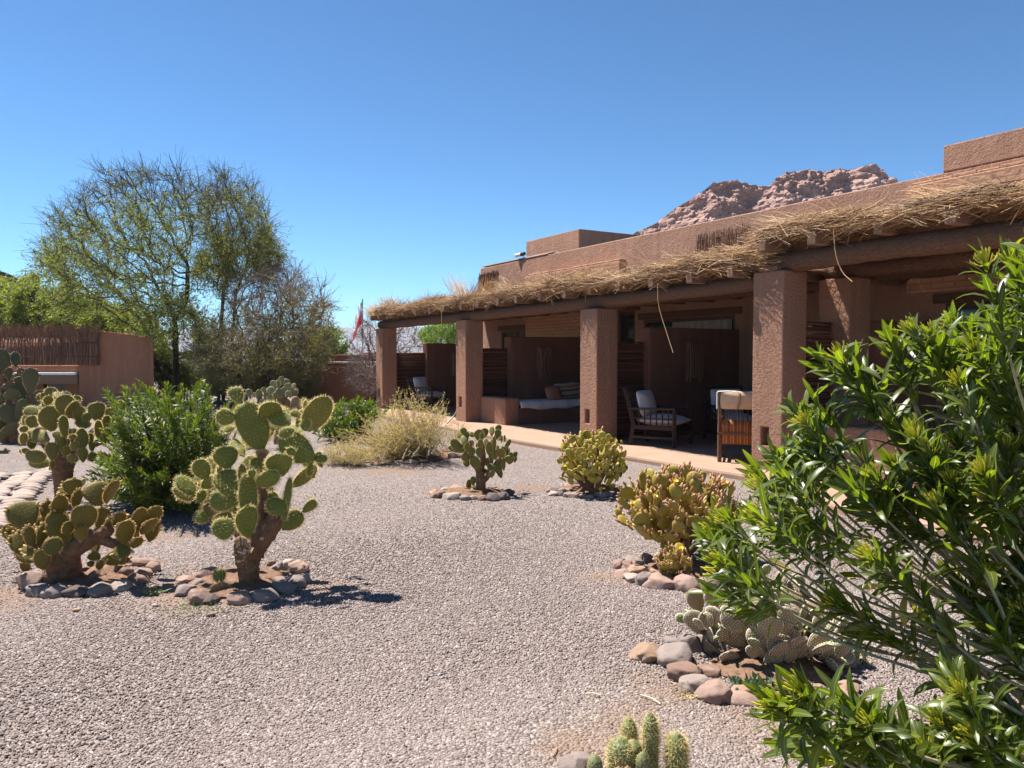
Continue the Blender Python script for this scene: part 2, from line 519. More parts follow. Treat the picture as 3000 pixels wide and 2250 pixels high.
def wall_holes(mb, org, ud, nd, W, H, T, holes, mat_=0):
    """upright wall: org corner, ud along, nd into the wall; holes = (u0,u1,z0,z1) right through"""
    org, ud, nd = (np.asarray(x, float) for x in (org, ud, nd))
    us = sorted({0.0, W} | {h[0] for h in holes} | {h[1] for h in holes})
    zs = sorted({0.0, H} | {h[2] for h in holes} | {h[3] for h in holes})
    def P(u, z, n): return org + ud * u + np.array([0, 0, z]) + nd * n
    def inside(u, z): return any(h[0] < u < h[1] and h[2] < z < h[3] for h in holes)
    for i in range(len(us) - 1):
        for j in range(len(zs) - 1):
            if inside((us[i] + us[i+1]) / 2, (zs[j] + zs[j+1]) / 2): continue
            for n, fl in ((0, 1), (T, 0)):
                q = [P(us[i], zs[j], n), P(us[i+1], zs[j], n), P(us[i+1], zs[j+1], n), P(us[i], zs[j+1], n)]
                mb.add(q, [(0,1,2,3) if fl else (3,2,1,0)], mat_)
    def strip(u0, z0, u1, z1):
        mb.add([P(u0,z0,0),P(u1,z1,0),P(u1,z1,T),P(u0,z0,T)], [(0,3,2,1)], mat_)
    for q0, q1 in zip(us[:-1], us[1:]): strip(q0,H,q1,H); strip(q1,0,q0,0)
    for q0, q1 in zip(zs[:-1], zs[1:]): strip(0,q0,0,q1); strip(W,q1,W,q0)
    for u0, u1, z0, z1 in holes:
        strip(u0,z0,u1,z0); strip(u1,z1,u0,z1); strip(u0,z1,u0,z0); strip(u1,z0,u1,z1)

V3 = lambda v: np.array([v[0], v[1], 0.0])

# ------------------------------------------------------------------ patio
def offset_poly(P, d):
    out = []
    n = len(P)
    for i in range(n):
        t = unit(P[(i + 1) % n] - P[i - 1])
        out.append(P[i] + np.array([-t[1], t[0]]) * d)
    return np.array(out)
edge = [(-7.0, -1.35), (-3.2, -1.3), (-2.4, -1.25), (-1.9, -1.1), (-1.2, -0.72), (-0.4, -0.5), (0.25, -0.52), (1.9, -0.58), (3.0, -0.74), (3.7, -0.8), (5.0, -0.86), (8.0, -0.84), (11, -0.84), (14.6, -0.8)]
edge = path(edge, 60)
outl = np.array([ab(a, b)[:2] for a, b in edge] + [ab(14.6, 3.6)[:2], ab(-7.0, 3.6)[:2]])
pm = MB()
ctr = np.array(ab(4, 1.4)[:2])
def shrink(d):
    out = []
    for a, b in edge: out.append(ab(a, b + d)[:2])
    return np.array(out + [ab(14.6, 3.6)[:2], ab(-7.0, 3.6)[:2]])
rings = [(0.0, -0.05), (0.0, 0.05), (0.012, 0.077), (0.035, 0.088)]
n = len(outl)
for (d0, z0), (d1, z1) in zip(rings[:-1], rings[1:]):
    A = np.column_stack([shrink(d0), np.full(n, z0)]); B_ = np.column_stack([shrink(d1), np.full(n, z1)])
    k = np.arange(n - 3)
    pm.add(np.vstack([A, B_]), np.stack([k, n + k, n + k + 1, k + 1], -1)[:, ::-1])
top = np.column_stack([shrink(0.035), np.full(n, 0.088)])
m_ = len(edge)
back = np.array([ab(a, 3.6, 0.088) for a in edge[:, 0]])
k = np.arange(m_ - 1)
pm.add(np.vstack([top[:m_], back]), np.stack([k, k + 1, m_ + k + 1, m_ + k], -1)[:, ::-1])
tag(pm.build('patio_floor', M['tile'], smooth=False), kind='structure')

# ------------------------------------------------------------------ the lodge
lodge = empty('adobe_lodge', ab(4, 3.5), 'long earth coloured adobe lodge with a thatched porch on square pillars', 'building')
u3, v3 = V3(UA), V3(VB)
PZ = 0.05
# facade
fa = MB()
A0, A1 = -7.0, 14.0
holes = [(6.60 - A0, 7.20 - A0, 1.75, 2.58), (3.6 - A0, 6.3 - A0, 1.0, 2.36), (11.1 - A0, 12.7 - A0, 0.9, 2.29), (-1.9 - A0, -0.5 - A0, 0.7, 2.33)]
wall_holes(fa, ab(A0, 3.5, 0), u3, v3, A1 - A0, 4.26, 0.35, holes)
fa.abbox(A0, -0.42, 3.497, 3.853, 4.262, 4.655)
fa.abbox(10.2, 11.45, 3.488, 3.85, 4.262, 4.30)
fo = fa.build('facade_wall', M['plaster_wall'], lodge, smooth=False, bevel=0.03)
# the rest of the box: end walls, back, flat roof
ba = MB()
ba.abbox(A0, A0 + 0.3, 3.86, 9.0, 0, 4.1)
ba.abbox(A1 - 0.32, A1 - 0.02, 3.86, 9.0, 0, 4.15)
ba.abbox(A0, A1 - 0.02, 9.0, 9.3, 0, 4.15)
ba.build('back_wall', M['plaster_smooth'], lodge, smooth=False)
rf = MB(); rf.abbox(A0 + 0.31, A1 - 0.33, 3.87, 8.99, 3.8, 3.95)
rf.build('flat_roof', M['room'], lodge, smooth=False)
cp = MB(); cp.abbox(10.0, 13.98, 3.52, 3.82, 4.302, 4.325); cp.abbox(0.5, 9.98, 3.54, 3.80, 4.262, 4.27)
cp.build('roof_edge', M['roofmembrane'], lodge, smooth=False)
rb = MB(); rb.abbox(9.76, 12.45, 4.2, 7.4, 3.96, 4.94)
rb.build('roof_block', M['plaster_wall'], lodge, smooth=False, bevel=0.02)
# interior dark lining
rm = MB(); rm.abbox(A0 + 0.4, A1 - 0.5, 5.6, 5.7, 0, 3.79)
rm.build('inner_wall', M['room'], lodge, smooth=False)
# brick piers
for a0, a1, b0, z1 in ((6.9, 11.0, 3.28, 3.735), (-6.9, 0.0, 3.32, 4.12)):
    bk = MB()
    z0 = 0.065 if a0 > 0 else 2.5
    if a0 > 0:
        bk.abbox(7.22, 11.0, b0, 3.498, z0, 2.62); bk.abbox(a0, a1, b0, 3.498, 2.622, z1)
    else:
        bk.abbox(a0, a1, b0, 3.498, z0, z1)
    rng = np.random.default_rng(3)
    a = a0
    while a < a1 - 0.3:
        w = 0.25 + 0.12 * rng.random()
        if rng.random() < 0.75: bk.abbox(a, a + w, b0 + 0.01, 3.47, z1 + 0.002, z1 + 0.03 + 0.025 * rng.random())
        a += w + 0.01
    o = bk.build('brick_pier', M['brick'], lodge, smooth=False, bevel=0.012)
    o['label'] = 'rough orange adobe brickwork showing above the thatch'
# windows
for (a0, a1, z0, z1) in ((6.60, 7.20, 1.75, 2.58), (3.6, 6.3, 1.0, 2.36), (11.1, 12.7, 0.9, 2.29), (-1.9, -0.5, 0.7, 2.33)):
    f = MB()
    w = 0.07
    f.abbox(a0, a1, 3.52, 3.60, z0, z0 + w); f.abbox(a0, a1, 3.52, 3.60, z1 - w, z1)
    f.abbox(a0, a0 + w, 3.52, 3.60, z0 + w, z1 - w); f.abbox(a1 - w, a1, 3.52, 3.60, z0 + w, z1 - w)
    if a1 - a0 > 1:
        f.abbox((a0 + a1) / 2 - 0.03, (a0 + a1) / 2 + 0.03, 3.525, 3.595, z0 + w, z1 - w)
    fr = f.build('window', M['frame'], lodge, smooth=False)
    p = MB(); p.abbox(a0 + w, a1 - w, 3.555, 3.565, z0 + w, z1 - w)
    p.build('pane', M['pane'], fr, smooth=False)
    if a1 - a0 > 2:
        c = MB()
        aa = np.linspace(a0 + 0.1, a1 - 0.9, 90)
        bb = 3.505 + 0.02 * np.sin(aa * 26) + 0.008 * np.sin(aa * 61)
        P0 = np.array([ab(x, y, z0 + 0.1) for x, y in zip(aa, bb)]); P1 = np.array([ab(x, y, z1 - 0.08) for x, y in zip(aa, bb)])
        k = np.arange(89)
        c.add(np.vstack([P0, P1]), np.stack([k, k + 1, 90 + k + 1, 90 + k], -1))
        c.build('curtain', M['curtain'], fr)
    l = MB(); l.abbox(a0 - 0.18, a1 + 0.18, 3.47, 3.515, z1 + 0.004, z1 + 0.15)
    l.build('lintel', M['beam'], fr, smooth=False, bevel=0.015)

# pillars: a square shaft with a small niche low on its courtyard face
PW, PD = 0.494, 0.442
def pillar(a_far, b0, z0, H, niche=True, w=PW, d=PD):
    mb = MB()
    us = [0, w * 0.32, w * 0.57, w]; zs = [z0, 0.40, 0.635, z0 + H]
    def P(u, z, n): return ab(a_far - u, b0 + n, z)
    if niche:
        for i in range(3):
            for j in range(3):
                if i == 1 and j == 1: continue
                mb.add([P(us[i],zs[j],0),P(us[i+1],zs[j],0),P(us[i+1],zs[j+1],0),P(us[i],zs[j+1],0)], [(0,1,2,3)])
        dn = 0.14
        c = [(us[1],zs[1]),(us[2],zs[1]),(us[2],zs[2]),(us[1],zs[2])]
        for k in range(4):
            (ua, za), (ub_, zb) = c[k], c[(k + 1) % 4]
            mb.add([P(ua,za,0),P(ub_,zb,0),P(ub_,zb,dn),P(ua,za,dn)], [(3,2,1,0)])
        mb.add([P(u, z, dn) for u, z in c], [(0,1,2,3)])
    else:
        mb.add([P(0,z0,0),P(w,z0,0),P(w,z0+H,0),P(0,z0+H,0)], [(0,1,2,3)])
    zz = zs if niche else [z0, z0+H]; uu = us if niche else [0, w]
    mb.add([P(w,z,0) for z in zz] + [P(w,z0+H,d), P(w,z0,d)], [tuple(range(len(zz) + 2))[::-1]])
    mb.add([P(w,z0,d),P(0,z0,d),P(0,z0+H,d),P(w,z0+H,d)], [(0,1,2,3)])
    mb.add([P(0,z,0) for z in zz] + [P(0,z0+H,d), P(0,z0,d)], [tuple(range(len(zz) + 2))])
    mb.add([P(u,z0+H,0) for u in uu] + [P(w,z0+H,d), P(0,z0+H,d)], [tuple(range(len(uu) + 2))])
    # weld so that the edges round off together
    return mb.build('pillar', M['plaster'], lodge, smooth=False, bevel=0.018)
for s, h, z in ((0.0, 2.63, 0.0), (3.852, 2.36, 0.03), (8.679, 2.36, 0.03), (13.767, 2.33, 0.03)):
    pillar(s, 0.0, z, h - z)
pillar(0.0, 1.3, 0.03, 2.58, niche=False)

# partitions: cane screen next to the pillar, then a plaster wall to the facade
def cane_screen(a, b0, b1, z1, lab=None):
    mb = MB()
    rng = np.random.default_rng(int(abs(a) * 100) + 5)
    z = 0.07
    while z < z1:
        r = 0.006 + 0.006 * rng.random()
        p = [ab(a + 0.012 * rng.normal(), b0 + 0.0, z), ab(a + 0.012 * rng.normal(), (b0 + b1) / 2, z + 0.012 * rng.normal()), ab(a + 0.012 * rng.normal(), b1, z + 0.008 * rng.normal())]
        mb.tube(p, r, 5, 0, rng.beta(2, 2), cap=False)
        z += r * 1.75
    mb.abbox(a + 0.02, a + 0.035, b0, b1, 0.07, z1 - 0.02)
    for b in (b0 + 0.03, b1 - 0.03): mb.bar(ab(a + 0.03, b, 0.07), ab(a + 0.03, b, z1), 0.035, 0.035, 0, 0.2)
    return mb.build('reed_screen', M['cane'], lodge)
for a, bs, b1s, zs, b1, zp in ((3.64, 0.445, 1.25, 1.80, 3.5, 2.07), (8.45, 0.445, 1.22, 1.74, 3.28, 2.01), (13.55, 0.445, 1.42, 1.66, 2.95, 1.93)):
    cane_screen(a, bs, b1s, zs)
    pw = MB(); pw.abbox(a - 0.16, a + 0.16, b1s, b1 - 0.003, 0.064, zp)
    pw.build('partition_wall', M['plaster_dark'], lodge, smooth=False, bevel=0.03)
cane_screen(-0.22, 0.445, 1.3, 2.0)
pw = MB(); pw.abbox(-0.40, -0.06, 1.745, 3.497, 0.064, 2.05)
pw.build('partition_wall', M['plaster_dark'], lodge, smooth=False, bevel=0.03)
# low walls that run from the back of a pillar along the porch
for a0, a1, b0, z1 in ((7.05, 8.18, 0.35, 0.66), (-2.3, -0.5, 0.40, 0.70), (8.69, 9.3, 0.35, 0.64)):
    lw = MB(); lw.abbox(a0, a1, b0, b0 + 0.36, 0.0, z1)
    lw.build('low_wall', M['plaster'], lodge, smooth=False, bevel=0.035)
# masonry bench of the daybed
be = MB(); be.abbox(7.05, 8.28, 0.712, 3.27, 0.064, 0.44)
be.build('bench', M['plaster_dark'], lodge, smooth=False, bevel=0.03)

# beams
def beam(pts, r, seed, name='beam'):
    mb = MB()
    P = path(pts, 40)
    rng = np.random.default_rng(seed)
    rad = r * (1 + 0.05 * np.convolve(rng.normal(size=44), np.ones(5) / 5, 'valid'))
    mb.tube(P, rad * 1.06, 7, 0, 0.5, True, 0.05, seed)
    return mb.build(name, M['beam'], lodge)
beam([ab(13.86, 0.2, 2.44), ab(11, 0.2, 2.44), ab(7, 0.2, 2.46), ab(3, 0.2, 2.49), ab(0.0, 0.2, 2.53)], 0.11, 1)
beam([ab(0.02, 0.2, 2.74), ab(-2, 0.2, 2.76), ab(-4, 0.2, 2.74), ab(-7, 0.2, 2.77)], 0.125, 2)
beam([ab(13.5, 1.75, 2.56), ab(7, 1.75, 2.57), ab(0.0, 1.75, 2.58)], 0.07, 3)
beam([ab(0.0, 1.5, 2.72), ab(-7, 1.5, 2.74)], 0.11, 4)
beam([ab(-0.1, 2.5, 2.74), ab(-7, 2.5, 2.76)], 0.11, 5)
# pale stub of timber on the near pillar and small packing blocks on the others
st = MB(); st.abbox(-0.36, -0.06, 0.03, 0.30, 2.632, 2.70)
st.build('packing_block', M['rafter'], lodge, smooth=False, bevel=0.01)
# rafters
def rafter(a, z, seed):
    rng = np.random.default_rng(seed)
    mb = MB()
    b_out = -0.13 - 0.05 * rng.random()
    r = 0.058 + 0.012 * rng.random()
    mb.bar(ab(a, b_out, z), ab(a + 0.03 * rng.normal(), 3.45, z + 0.05), r * 1.75, r * 2.1)
    mb.build('rafter', M['rafter'], lodge, smooth=False, bevel=0.012)
for i, a in enumerate([13.7, 13.1, 12.33, 11.47, 10.6, 9.78, 8.96, 8.12, 7.34, 6.5, 5.74, 4.96, 4.16, 3.41, 2.61, 1.83, 1.04, 0.24]):
    rafter(a, 2.625 + 0.002 * (14 - a), 100 + i)
for i, a in enumerate([-0.29, -1.02, -1.85, -2.65, -3.45, -4.3, -5.1, -5.9, -6.7]):
    rafter(a, 2.94, 140 + i)
# ceiling mat under the thatch
ce = MB()
ce.abbox(-0.05, 13.8, -0.06, 3.495, 2.70, 2.73); ce.abbox(-7.0, -0.06, -0.06, 3.495, 3.01, 3.045); ce.abbox(-0.058, -0.03, 1.75, 3.3, 2.732, 3.008)  # last piece: unseen upright mat added to stop sun at the roof step
ce.build('ceiling_mat_sun_block', M['ceiling'], lodge, smooth=False)
# thatch: many straws, mostly lying along the eave
def straws(mb, n, arange, bfun, zfun, ang_sd, tilt_sd, len_rng, seed, wid=(0.004, 0.008), tint=(2.2, 1.8), lift=0.0, perp=0.0):
    rng = np.random.default_rng(seed)
    a = arange[0] + (arange[1] - arange[0]) * rng.random(n)
    b = bfun(rng, n)
    z = zfun(a, b, rng)
    ang = rng.normal(0, ang_sd, n) + np.where(rng.random(n) < perp, np.pi / 2 * np.sign(rng.normal(size=n)), 0)
    tilt = rng.normal(lift, tilt_sd, n)
    L = len_rng[0] + (len_rng[1] - len_rng[0]) * rng.random(n)
    sgn = np.where(rng.random(n) < 0.5, 1, -1)
    d = (np.cos(ang) * sgn)[:, None] * u3 + np.sin(ang)[:, None] * v3
    d = d * np.cos(tilt)[:, None] + np.array([0, 0, 1.0]) * np.sin(tilt)[:, None]
    base = B0[0] + UA[0] * a + VB[0] * b, B0[1] + UA[1] * a + VB[1] * b
    P = np.stack([base[0], base[1], z], -1)
    side = unit(np.cross(d, np.array([0, 0, 1.0])) + rng.normal(0, 0.5, (n, 3)))
    nrm = np.cross(side, d)
    w = wid[0] + (wid[1] - wid[0]) * rng.random(n)
    droop = rng.normal(0.05, 0.12, n)
    # template: strip of 3 segments, triangular section
    TV, TF = [], []
    for i, t in enumerate((-0.5, -0.17, 0.17, 0.5)):
        for c in ((-1, 0), (1, 0), (0, 1)):
            TV.append((t, c[0], c[1]))
    for i in range(3):
        for c in range(3):
            TF.append((i*3+c, i*3+(c+1)%3, (i+1)*3+(c+1)%3, (i+1)*3+c))
    TV = np.array(TV); TF = np.array(TF)
    Mx = np.stack([d * L[:, None], side * w[:, None] / 2, nrm * w[:, None]], 1)
    V = np.einsum('kj,njd->nkd', TV, Mx) + P[:, None]
    V[:, :, 2] -= (droop * L)[:, None] * (TV[:, 0] ** 2)[None] * 2
    F = TF[None] + (np.arange(n) * len(TV))[:, None, None]
    mb.add(V.reshape(-1, 3), F.reshape(-1, 4), 0, np.repeat(rng.beta(*tint, n), len(TV)))
def hump(a, base, s):
    return base + 0.07 * np.sin(a * 1.3 + s) + 0.05 * np.sin(a * 3.1 + 2 * s) + 0.03 * np.sin(a * 7.3)
th = MB()
def z_far(top):
    def f(a, b, rng):
        h = hump(a, 0.165, 0.6) * (0.45 + 0.55 * np.clip((b + 0.25) / 0.5, 0, 1)) + np.clip(b - 0.3, 0, 2) * 0.05
        h = h + 0.14 * np.exp(-((a - 13.0) / 0.55) ** 2) + 0.10 * np.exp(-((a - 4.2) / 0.8) ** 2) + 0.10 * np.exp(-((a - 1.0) / 0.7) ** 2) + 0.06 * np.exp(-((a - 8.0) / 0.9) ** 2)
        return 2.715 + np.where(rng.random(len(a)) < top, 0.8 + 0.25 * rng.random(len(a)), rng.random(len(a))) * h
    return f
EDGE = -0.09
bf = lambda rng, n: EDGE + 1.7 * rng.random(n) ** 1.6
straws(th, 15000, (0.0, 13.85), bf, z_far(0.45), 0.24, 0.10, (0.4, 1.1), 11, (0.0025, 0.005), (1.5, 1.7))
straws(th, 3600, (0.0, 13.85), lambda r, n: EDGE - 0.03 + 0.14 * r.random(n), z_far(0.1), 0.13, 0.06, (0.4, 1.1), 12, (0.0025, 0.005), (1.4, 1.8))
straws(th, 4200, (0.2, 13.8), bf, z_far(0.95), 0.9, 0.32, (0.25, 0.65), 13, (0.002, 0.004), (1.8, 1.3), lift=0.14)
straws(th, 700, (0.0, 13.8), lambda r, n: EDGE - 0.1 + 0.25 * r.random(n), z_far(0.2), 0.5, 0.2, (0.35, 0.9), 14, (0.002, 0.004), (1.5, 1.5), lift=-0.1)
def z_near(top):
    def f(a, b, rng):
        h = hump(a, 0.155, 2.1) * (0.5 + 0.5 * np.clip((b + 0.25) / 0.5, 0, 1)) + np.clip(b - 0.2, 0, 2) * 0.10
        return 3.025 + np.where(rng.random(len(a)) < top, 0.8 + 0.25 * rng.random(len(a)), rng.random(len(a))) * h
    return f
straws(th, 11000, (-7.2, -0.3), bf, z_near(0.45), 0.30, 0.10, (0.35, 1.0), 21, (0.002, 0.004), (1.5, 1.7))
straws(th, 3600, (-7.2, -0.25), lambda r, n: EDGE - 0.03 + 0.14 * r.random(n), z_near(0.1), 0.16, 0.07, (0.35, 1.0), 22, (0.002, 0.004), (1.4, 1.8))
straws(th, 5200, (-7.2, -0.12), bf, z_near(1.0), 1.2, 0.5, (0.12, 0.32), 23, (0.0015, 0.003), (2.0, 1.2), lift=0.25)
straws(th, 500, (-7.2, 0.0), lambda r, n: EDGE - 0.1 + 0.25 * r.random(n), z_near(0.2), 0.5, 0.2, (0.3, 0.8), 24, (0.002, 0.004), (1.5, 1.5), lift=-0.1)
# hanging and sticking-out stalks along the eave
straws(th, 130, (-6, 14.4), lambda r, n: -0.14 + 0.1 * r.random(n), lambda a, b, r: np.where(a > 0, 2.66, 2.98) + 0.05 * r.random(len(a)), 0.5, 0.35, (0.2, 0.6), 31, (0.006, 0.009), lift=-0.25)
# tufts that stick out of the roof, and near-black straws painting the shaded voids
rng = np.random.default_rng(505)
for k in range(95):
    a0 = rng.uniform(-6.5, 13.6); far = a0 > -0.1
    c0 = np.array(ab(a0, -0.05 + 0.9 * rng.random() ** 1.5, (2.80 if far else 3.12) + 0.05 * rng.normal()))
    d0 = unit(u3 * (1 if rng.random() < 0.7 else -1) + v3 * rng.normal(-0.1, 0.5) + np.array([0, 0, abs(rng.normal(0.35, 0.3))]))
    tn = rng.random()
    for i in range(int(rng.integers(12, 38))):
        d = unit(d0 + rng.normal(0, 0.22, 3)); L_ = rng.uniform(0.2, 0.6); s0 = c0 + rng.normal(0, 0.06, 3)
        th.tube(path([s0, s0 + d * L_ * 0.5 + np.array([0, 0, 0.02]), s0 + d * L_ - np.array([0, 0, 0.06 * rng.random()])], 4), [0.0025, 0.0025, 0.002, 0.001], 3, 0, np.clip(tn * 0.7 + 0.4 * rng.random(), 0, 1), False)
for a0 in (13.3, 10.9, 8.4, 7.0, 6.1, 3.4, 0.9, -1.35, -2.35, -2.9, -4.0):
    far = a0 > -0.1
    for i in range(150):
        p = np.array(ab(a0 + rng.normal(0, 0.16), -0.13 + 0.2 * rng.random(), (2.79 if far else 3.12) + 0.035 * rng.normal()))
        q = p + u3 * rng.choice([-1, 1]) * rng.uniform(0.1, 0.35) + v3 * rng.normal(0, 0.05) + np.array([0, 0, rng.normal(0.0, 0.03)])
        th.tube([p, q], [0.005, 0.003], 3, 0, 0.02 * rng.random(), False)
# upright plumes left standing out of the roof
rng = np.random.default_rng(5)
for (a, b, z, da, h, nn, sp) in ((8.75, 0.3, 2.78, 0.7, 0.72, 90, 0.07), (8.3, 0.5, 2.8, -0.3, 0.5, 140, 0.25), (7.6, 0.6, 2.8, -0.2, 0.40, 60, 0.3), (10.15, 0.4, 2.75, 0.2, 0.35, 30, 0.12), (10.5, 0.4, 2.75, 0.35, 0.5, 8, 0.15), (6.9, 0.7, 2.8, -0.3, 0.35, 50, 0.3), (13.5, 0.0, 2.78, 0.5, 0.25, 140, 0.25), (12.8, 0.1, 2.85, 0.35, 0.35, 140, 0.3)):
    for i in range(nn):
        p0 = np.array(ab(a + rng.normal(0, sp), b + rng.normal(0, 0.12), z - 0.1))
        k = 0.5 + 0.6 * rng.random()
        p1 = p0 + u3 * (da * k + rng.normal(0, 0.09)) + v3 * rng.normal(0, 0.1) + np.array([0, 0, h * k + 0.1])
        th.tube(path([p0, (p0 + p1) / 2 + rng.normal(0, 0.02, 3), p1], 5), [0.005, 0.005, 0.0045, 0.004, 0.002], 3, 0, rng.beta(5, 1.2), False)
th.build('thatch', M['straw'], lodge, smooth=False)
# three long canes dangling from the eave
for a, b, pts in ((1.62, -0.2, [(0, 2.62), (-0.02, 2.3), (-0.22, 1.85), (-0.34, 1.60)]), (-1.35, -0.2, [(0, 3.0), (-0.03, 2.72), (-0.12, 2.5), (-0.25, 2.38)]), (9.0, -0.2, [(0, 2.66), (0.0, 2.45), (0.0, 2.2)])):
    mb = MB()
    mb.tube(path([ab(a + x, b, z) for x, z in pts], 9), 0.006, 4, 0, 0.75)
    mb.build('dangling_cane', M['straw'], lodge)
# spout and broken brick hole in the parapet
sp = MB()
sp.tube([ab(5.78, 3.55, 3.52), ab(5.78, 3.3, 3.50)], 0.055, 10, 0, 0.2)
sp.build('roof_spout', M['beam'], lodge)

# things fixed on or leaning against the lodge
def reed_panel(name, a0, a1, b, z0, z1, lab, seed, fluff=0.1, m='reed', tl=(2, 2)):
    mb = MB(); rng = np.random.default_rng(seed)
    a = a0
    while a < a1:
        h = z1 - z0 + rng.normal(0, 0.03)
        lean = rng.normal(0, 0.02)
        mb.tube([ab(a, b + 0.02 * rng.normal(), z0), ab(a + lean, b + 0.02 * rng.normal(), z0 + h)], 0.006, 4, 0, rng.beta(*tl), False)
        a += 0.009
    for z in (z0 + 0.08, z1 - 0.1): mb.bar(ab(a0, b - 0.02, z), ab(a1, b - 0.02, z), 0.012, 0.012, 0, 0.1)
    for i in range(int((a1 - a0) * 160)):
        aa = a0 + (a1 - a0) * rng.random()
        p = np.array(ab(aa, b - 0.06, z0 - 0.05)); q = p + u3 * rng.normal(0, 0.07) - v3 * 0.02 + np.array([0, 0, (z1 - z0) * (0.4 + 0.45 * rng.random())])
        mb.tube([p, q], [0.004, 0.002], 3, 0, 0.5 + 0.4 * rng.random(), False)
    o = mb.build(name, M[m], lodge)
    o['label'] = lab
reed_panel('reed_panel', 3.0, 4.46, 3.3, 3.35, 3.97, 'brown reed mat standing on the thatch against the parapet, right of the flat roof block', 61)
reed_panel('reed_bundle', 11.3, 12.4, 2.6, 3.0, 3.87, 'dark ragged reed mat standing at the far end of the thatched roof', 62, m='cane')

# floodlight on the parapet
fl = empty('floodlight', ab(11.5, 3.6, 4.326), 'small white floodlight sitting on the parapet edge', 'floodlight')
M['white'] = simple('white_paint', (0.75, 0.75, 0.74), 0.5)
M['black'] = simple('black_plastic', (0.03, 0.03, 0.035), 0.5)
mb = MB(); mb.tube([ab(11.78, 3.45, 4.40), ab(11.55, 3.5, 4.42)], [0.055, 0.05], 10); mb.build('lamp_body', M['white'], fl)
mb = MB(); mb.tube([ab(11.548, 3.5, 4.42), ab(11.40, 3.5, 4.42)], [0.06, 0.05], 10); mb.build('lamp_housing', M['black'], fl)
mb = MB(); mb.bar(ab(11.5, 3.53, 4.33), ab(11.5, 3.53, 4.40), 0.03); mb.build('bracket', M['white'], fl, smooth=False)

# stick wall lamps
def sconce(a, b0, b1, z0, z1, lab, seed):
    mb = MB(); rng = np.random.default_rng(seed)
    c = (b0 + b1) / 2; r = (b1 - b0) / 2
    for i, t in enumerate(np.linspace(0.08, math.pi - 0.08, 15)):
        b = c - math.cos(t) * r; aa = a - 0.03 - math.sin(t) * 0.10
        lo = z0 + rng.random() * 0.12; hi = z1 - rng.random() * 0.08
        mb.tube(path([ab(aa, b, lo), ab(aa + 0.01 * rng.normal(), b + 0.02 * rng.normal(), (lo + hi) / 2), ab(aa, b + 0.015 * rng.normal(), hi)], 5), 0.010 + 0.006 * rng.random(), 6, 0, 0.15 + 0.5 * rng.random())
    for z in (z0 + 0.25, z1 - 0.2):
        mb.tube([ab(a - 0.02 - math.sin(t) * 0.085, c - math.cos(t) * r * 0.95, z) for t in np.linspace(0, math.pi, 9)], 0.006, 4, 0, 0.1)
    tag(mb.build('wall_lamp', M['reed'], None, origin=ab(a, c, z0)), lab, 'wall lamp', 'stick wall lamps in the porch')
sconce(3.48, 2.10, 2.47, 1.06, 1.84, 'brown stick wall lamp on the partition behind the two dark armchairs', 71)
sconce(8.29, 1.96, 2.29, 1.03, 1.80, 'brown stick wall lamp on the partition above the white daybed', 72)
sconce(13.39, 2.16, 2.40, 0.96, 1.68, 'farthest stick wall lamp, half hidden behind the second pillar from the far end', 73)

# ------------------------------------------------------------------ soft things
def pillow(mb, c, ex, ey, ez, sx, sy, sz, seed=0, p=0.45, mat_=0, wr=0.05):
    """soft cushion: half sizes sx,sy,sz along axes ex,ey,ez"""
    rng = np.random.default_rng(seed)
    nu, nv = 28, 18
    u = np.linspace(-np.pi, np.pi, nu, endpoint=False); v = np.linspace(-np.pi / 2, np.pi / 2, nv)
    f = lambda x, e: np.sign(x) * np.abs(x) ** e
    U, Vv = np.meshgrid(u, v)
    x = f(np.cos(Vv), 0.7) * f(np.cos(U), p); y = f(np.cos(Vv), 0.7) * f(np.sin(U), p); z = f(np.sin(Vv), 0.9)
    z = z * (1 - 0.55 * (np.abs(x) ** 3)) * (1 - 0.55 * (np.abs(y) ** 3))
    wav = wr * (np.sin(x * 5 + seed) * np.cos(y * 4.2 + seed * 2) + 0.6 * np.sin(x * 11 + y * 7))
    z = z + wav * 0.5 * np.cos(Vv)
    P = np.asarray(c) + (x * sx)[..., None] * np.asarray(ex) + (y * sy)[..., None] * np.asarray(ey) + (z * sz)[..., None] * np.asarray(ez)
    i = np.arange(nv - 1)[:, None]; j = np.arange(nu)[None]; k = (j + 1) % nu
    F = np.stack([i*nu+j, i*nu+k, (i+1)*nu+k, (i+1)*nu+j], -1).reshape(-1, 4)
    mb.add(P.reshape(-1, 3), F, mat_)

Zv = np.array([0, 0, 1.0])
# daybed mattress, sheet and cushions
bed = empty('daybed', ab(7.6, 1.9, 0.443), 'white sheeted daybed mattress lying on the masonry bench', 'bed')
mb = MB(); pillow(mb, ab(7.66, 1.95, 0.50), u3, v3, Zv, 0.62, 1.30, 0.075, 3, 0.2, wr=0.03); mb.build('mattress', M['sheet'], bed)
mb = MB()
nb = 60
bb = np.linspace(0.72, 3.2, nb)
rows = []
for kk, (aa, zz) in enumerate([(7.6, 0.577), (7.2, 0.578), (7.08, 0.57), (7.03, 0.53), (7.025, 0.47), (7.022, 0.42)]):
    zdrop = zz + (0.02 * np.sin(bb * 3.1) + 0.015 * np.sin(bb * 9) if kk == 5 else 0.004 * np.sin(bb * 13 + kk))
    rows.append(np.array([ab(aa + (0.012 * math.sin(b * 17 + kk) if kk > 2 else 0) - (0.01 if kk > 3 else 0), b, z) for b, z in zip(bb, zdrop)]))
P = np.vstack(rows); i = np.arange(5)[:, None]; j = np.arange(nb - 1)[None]
mb.add(P, np.stack([i*nb+j, i*nb+j+1, (i+1)*nb+j+1, (i+1)*nb+j], -1).reshape(-1, 4))
so = mb.build('sheet', M['sheet'], bed)
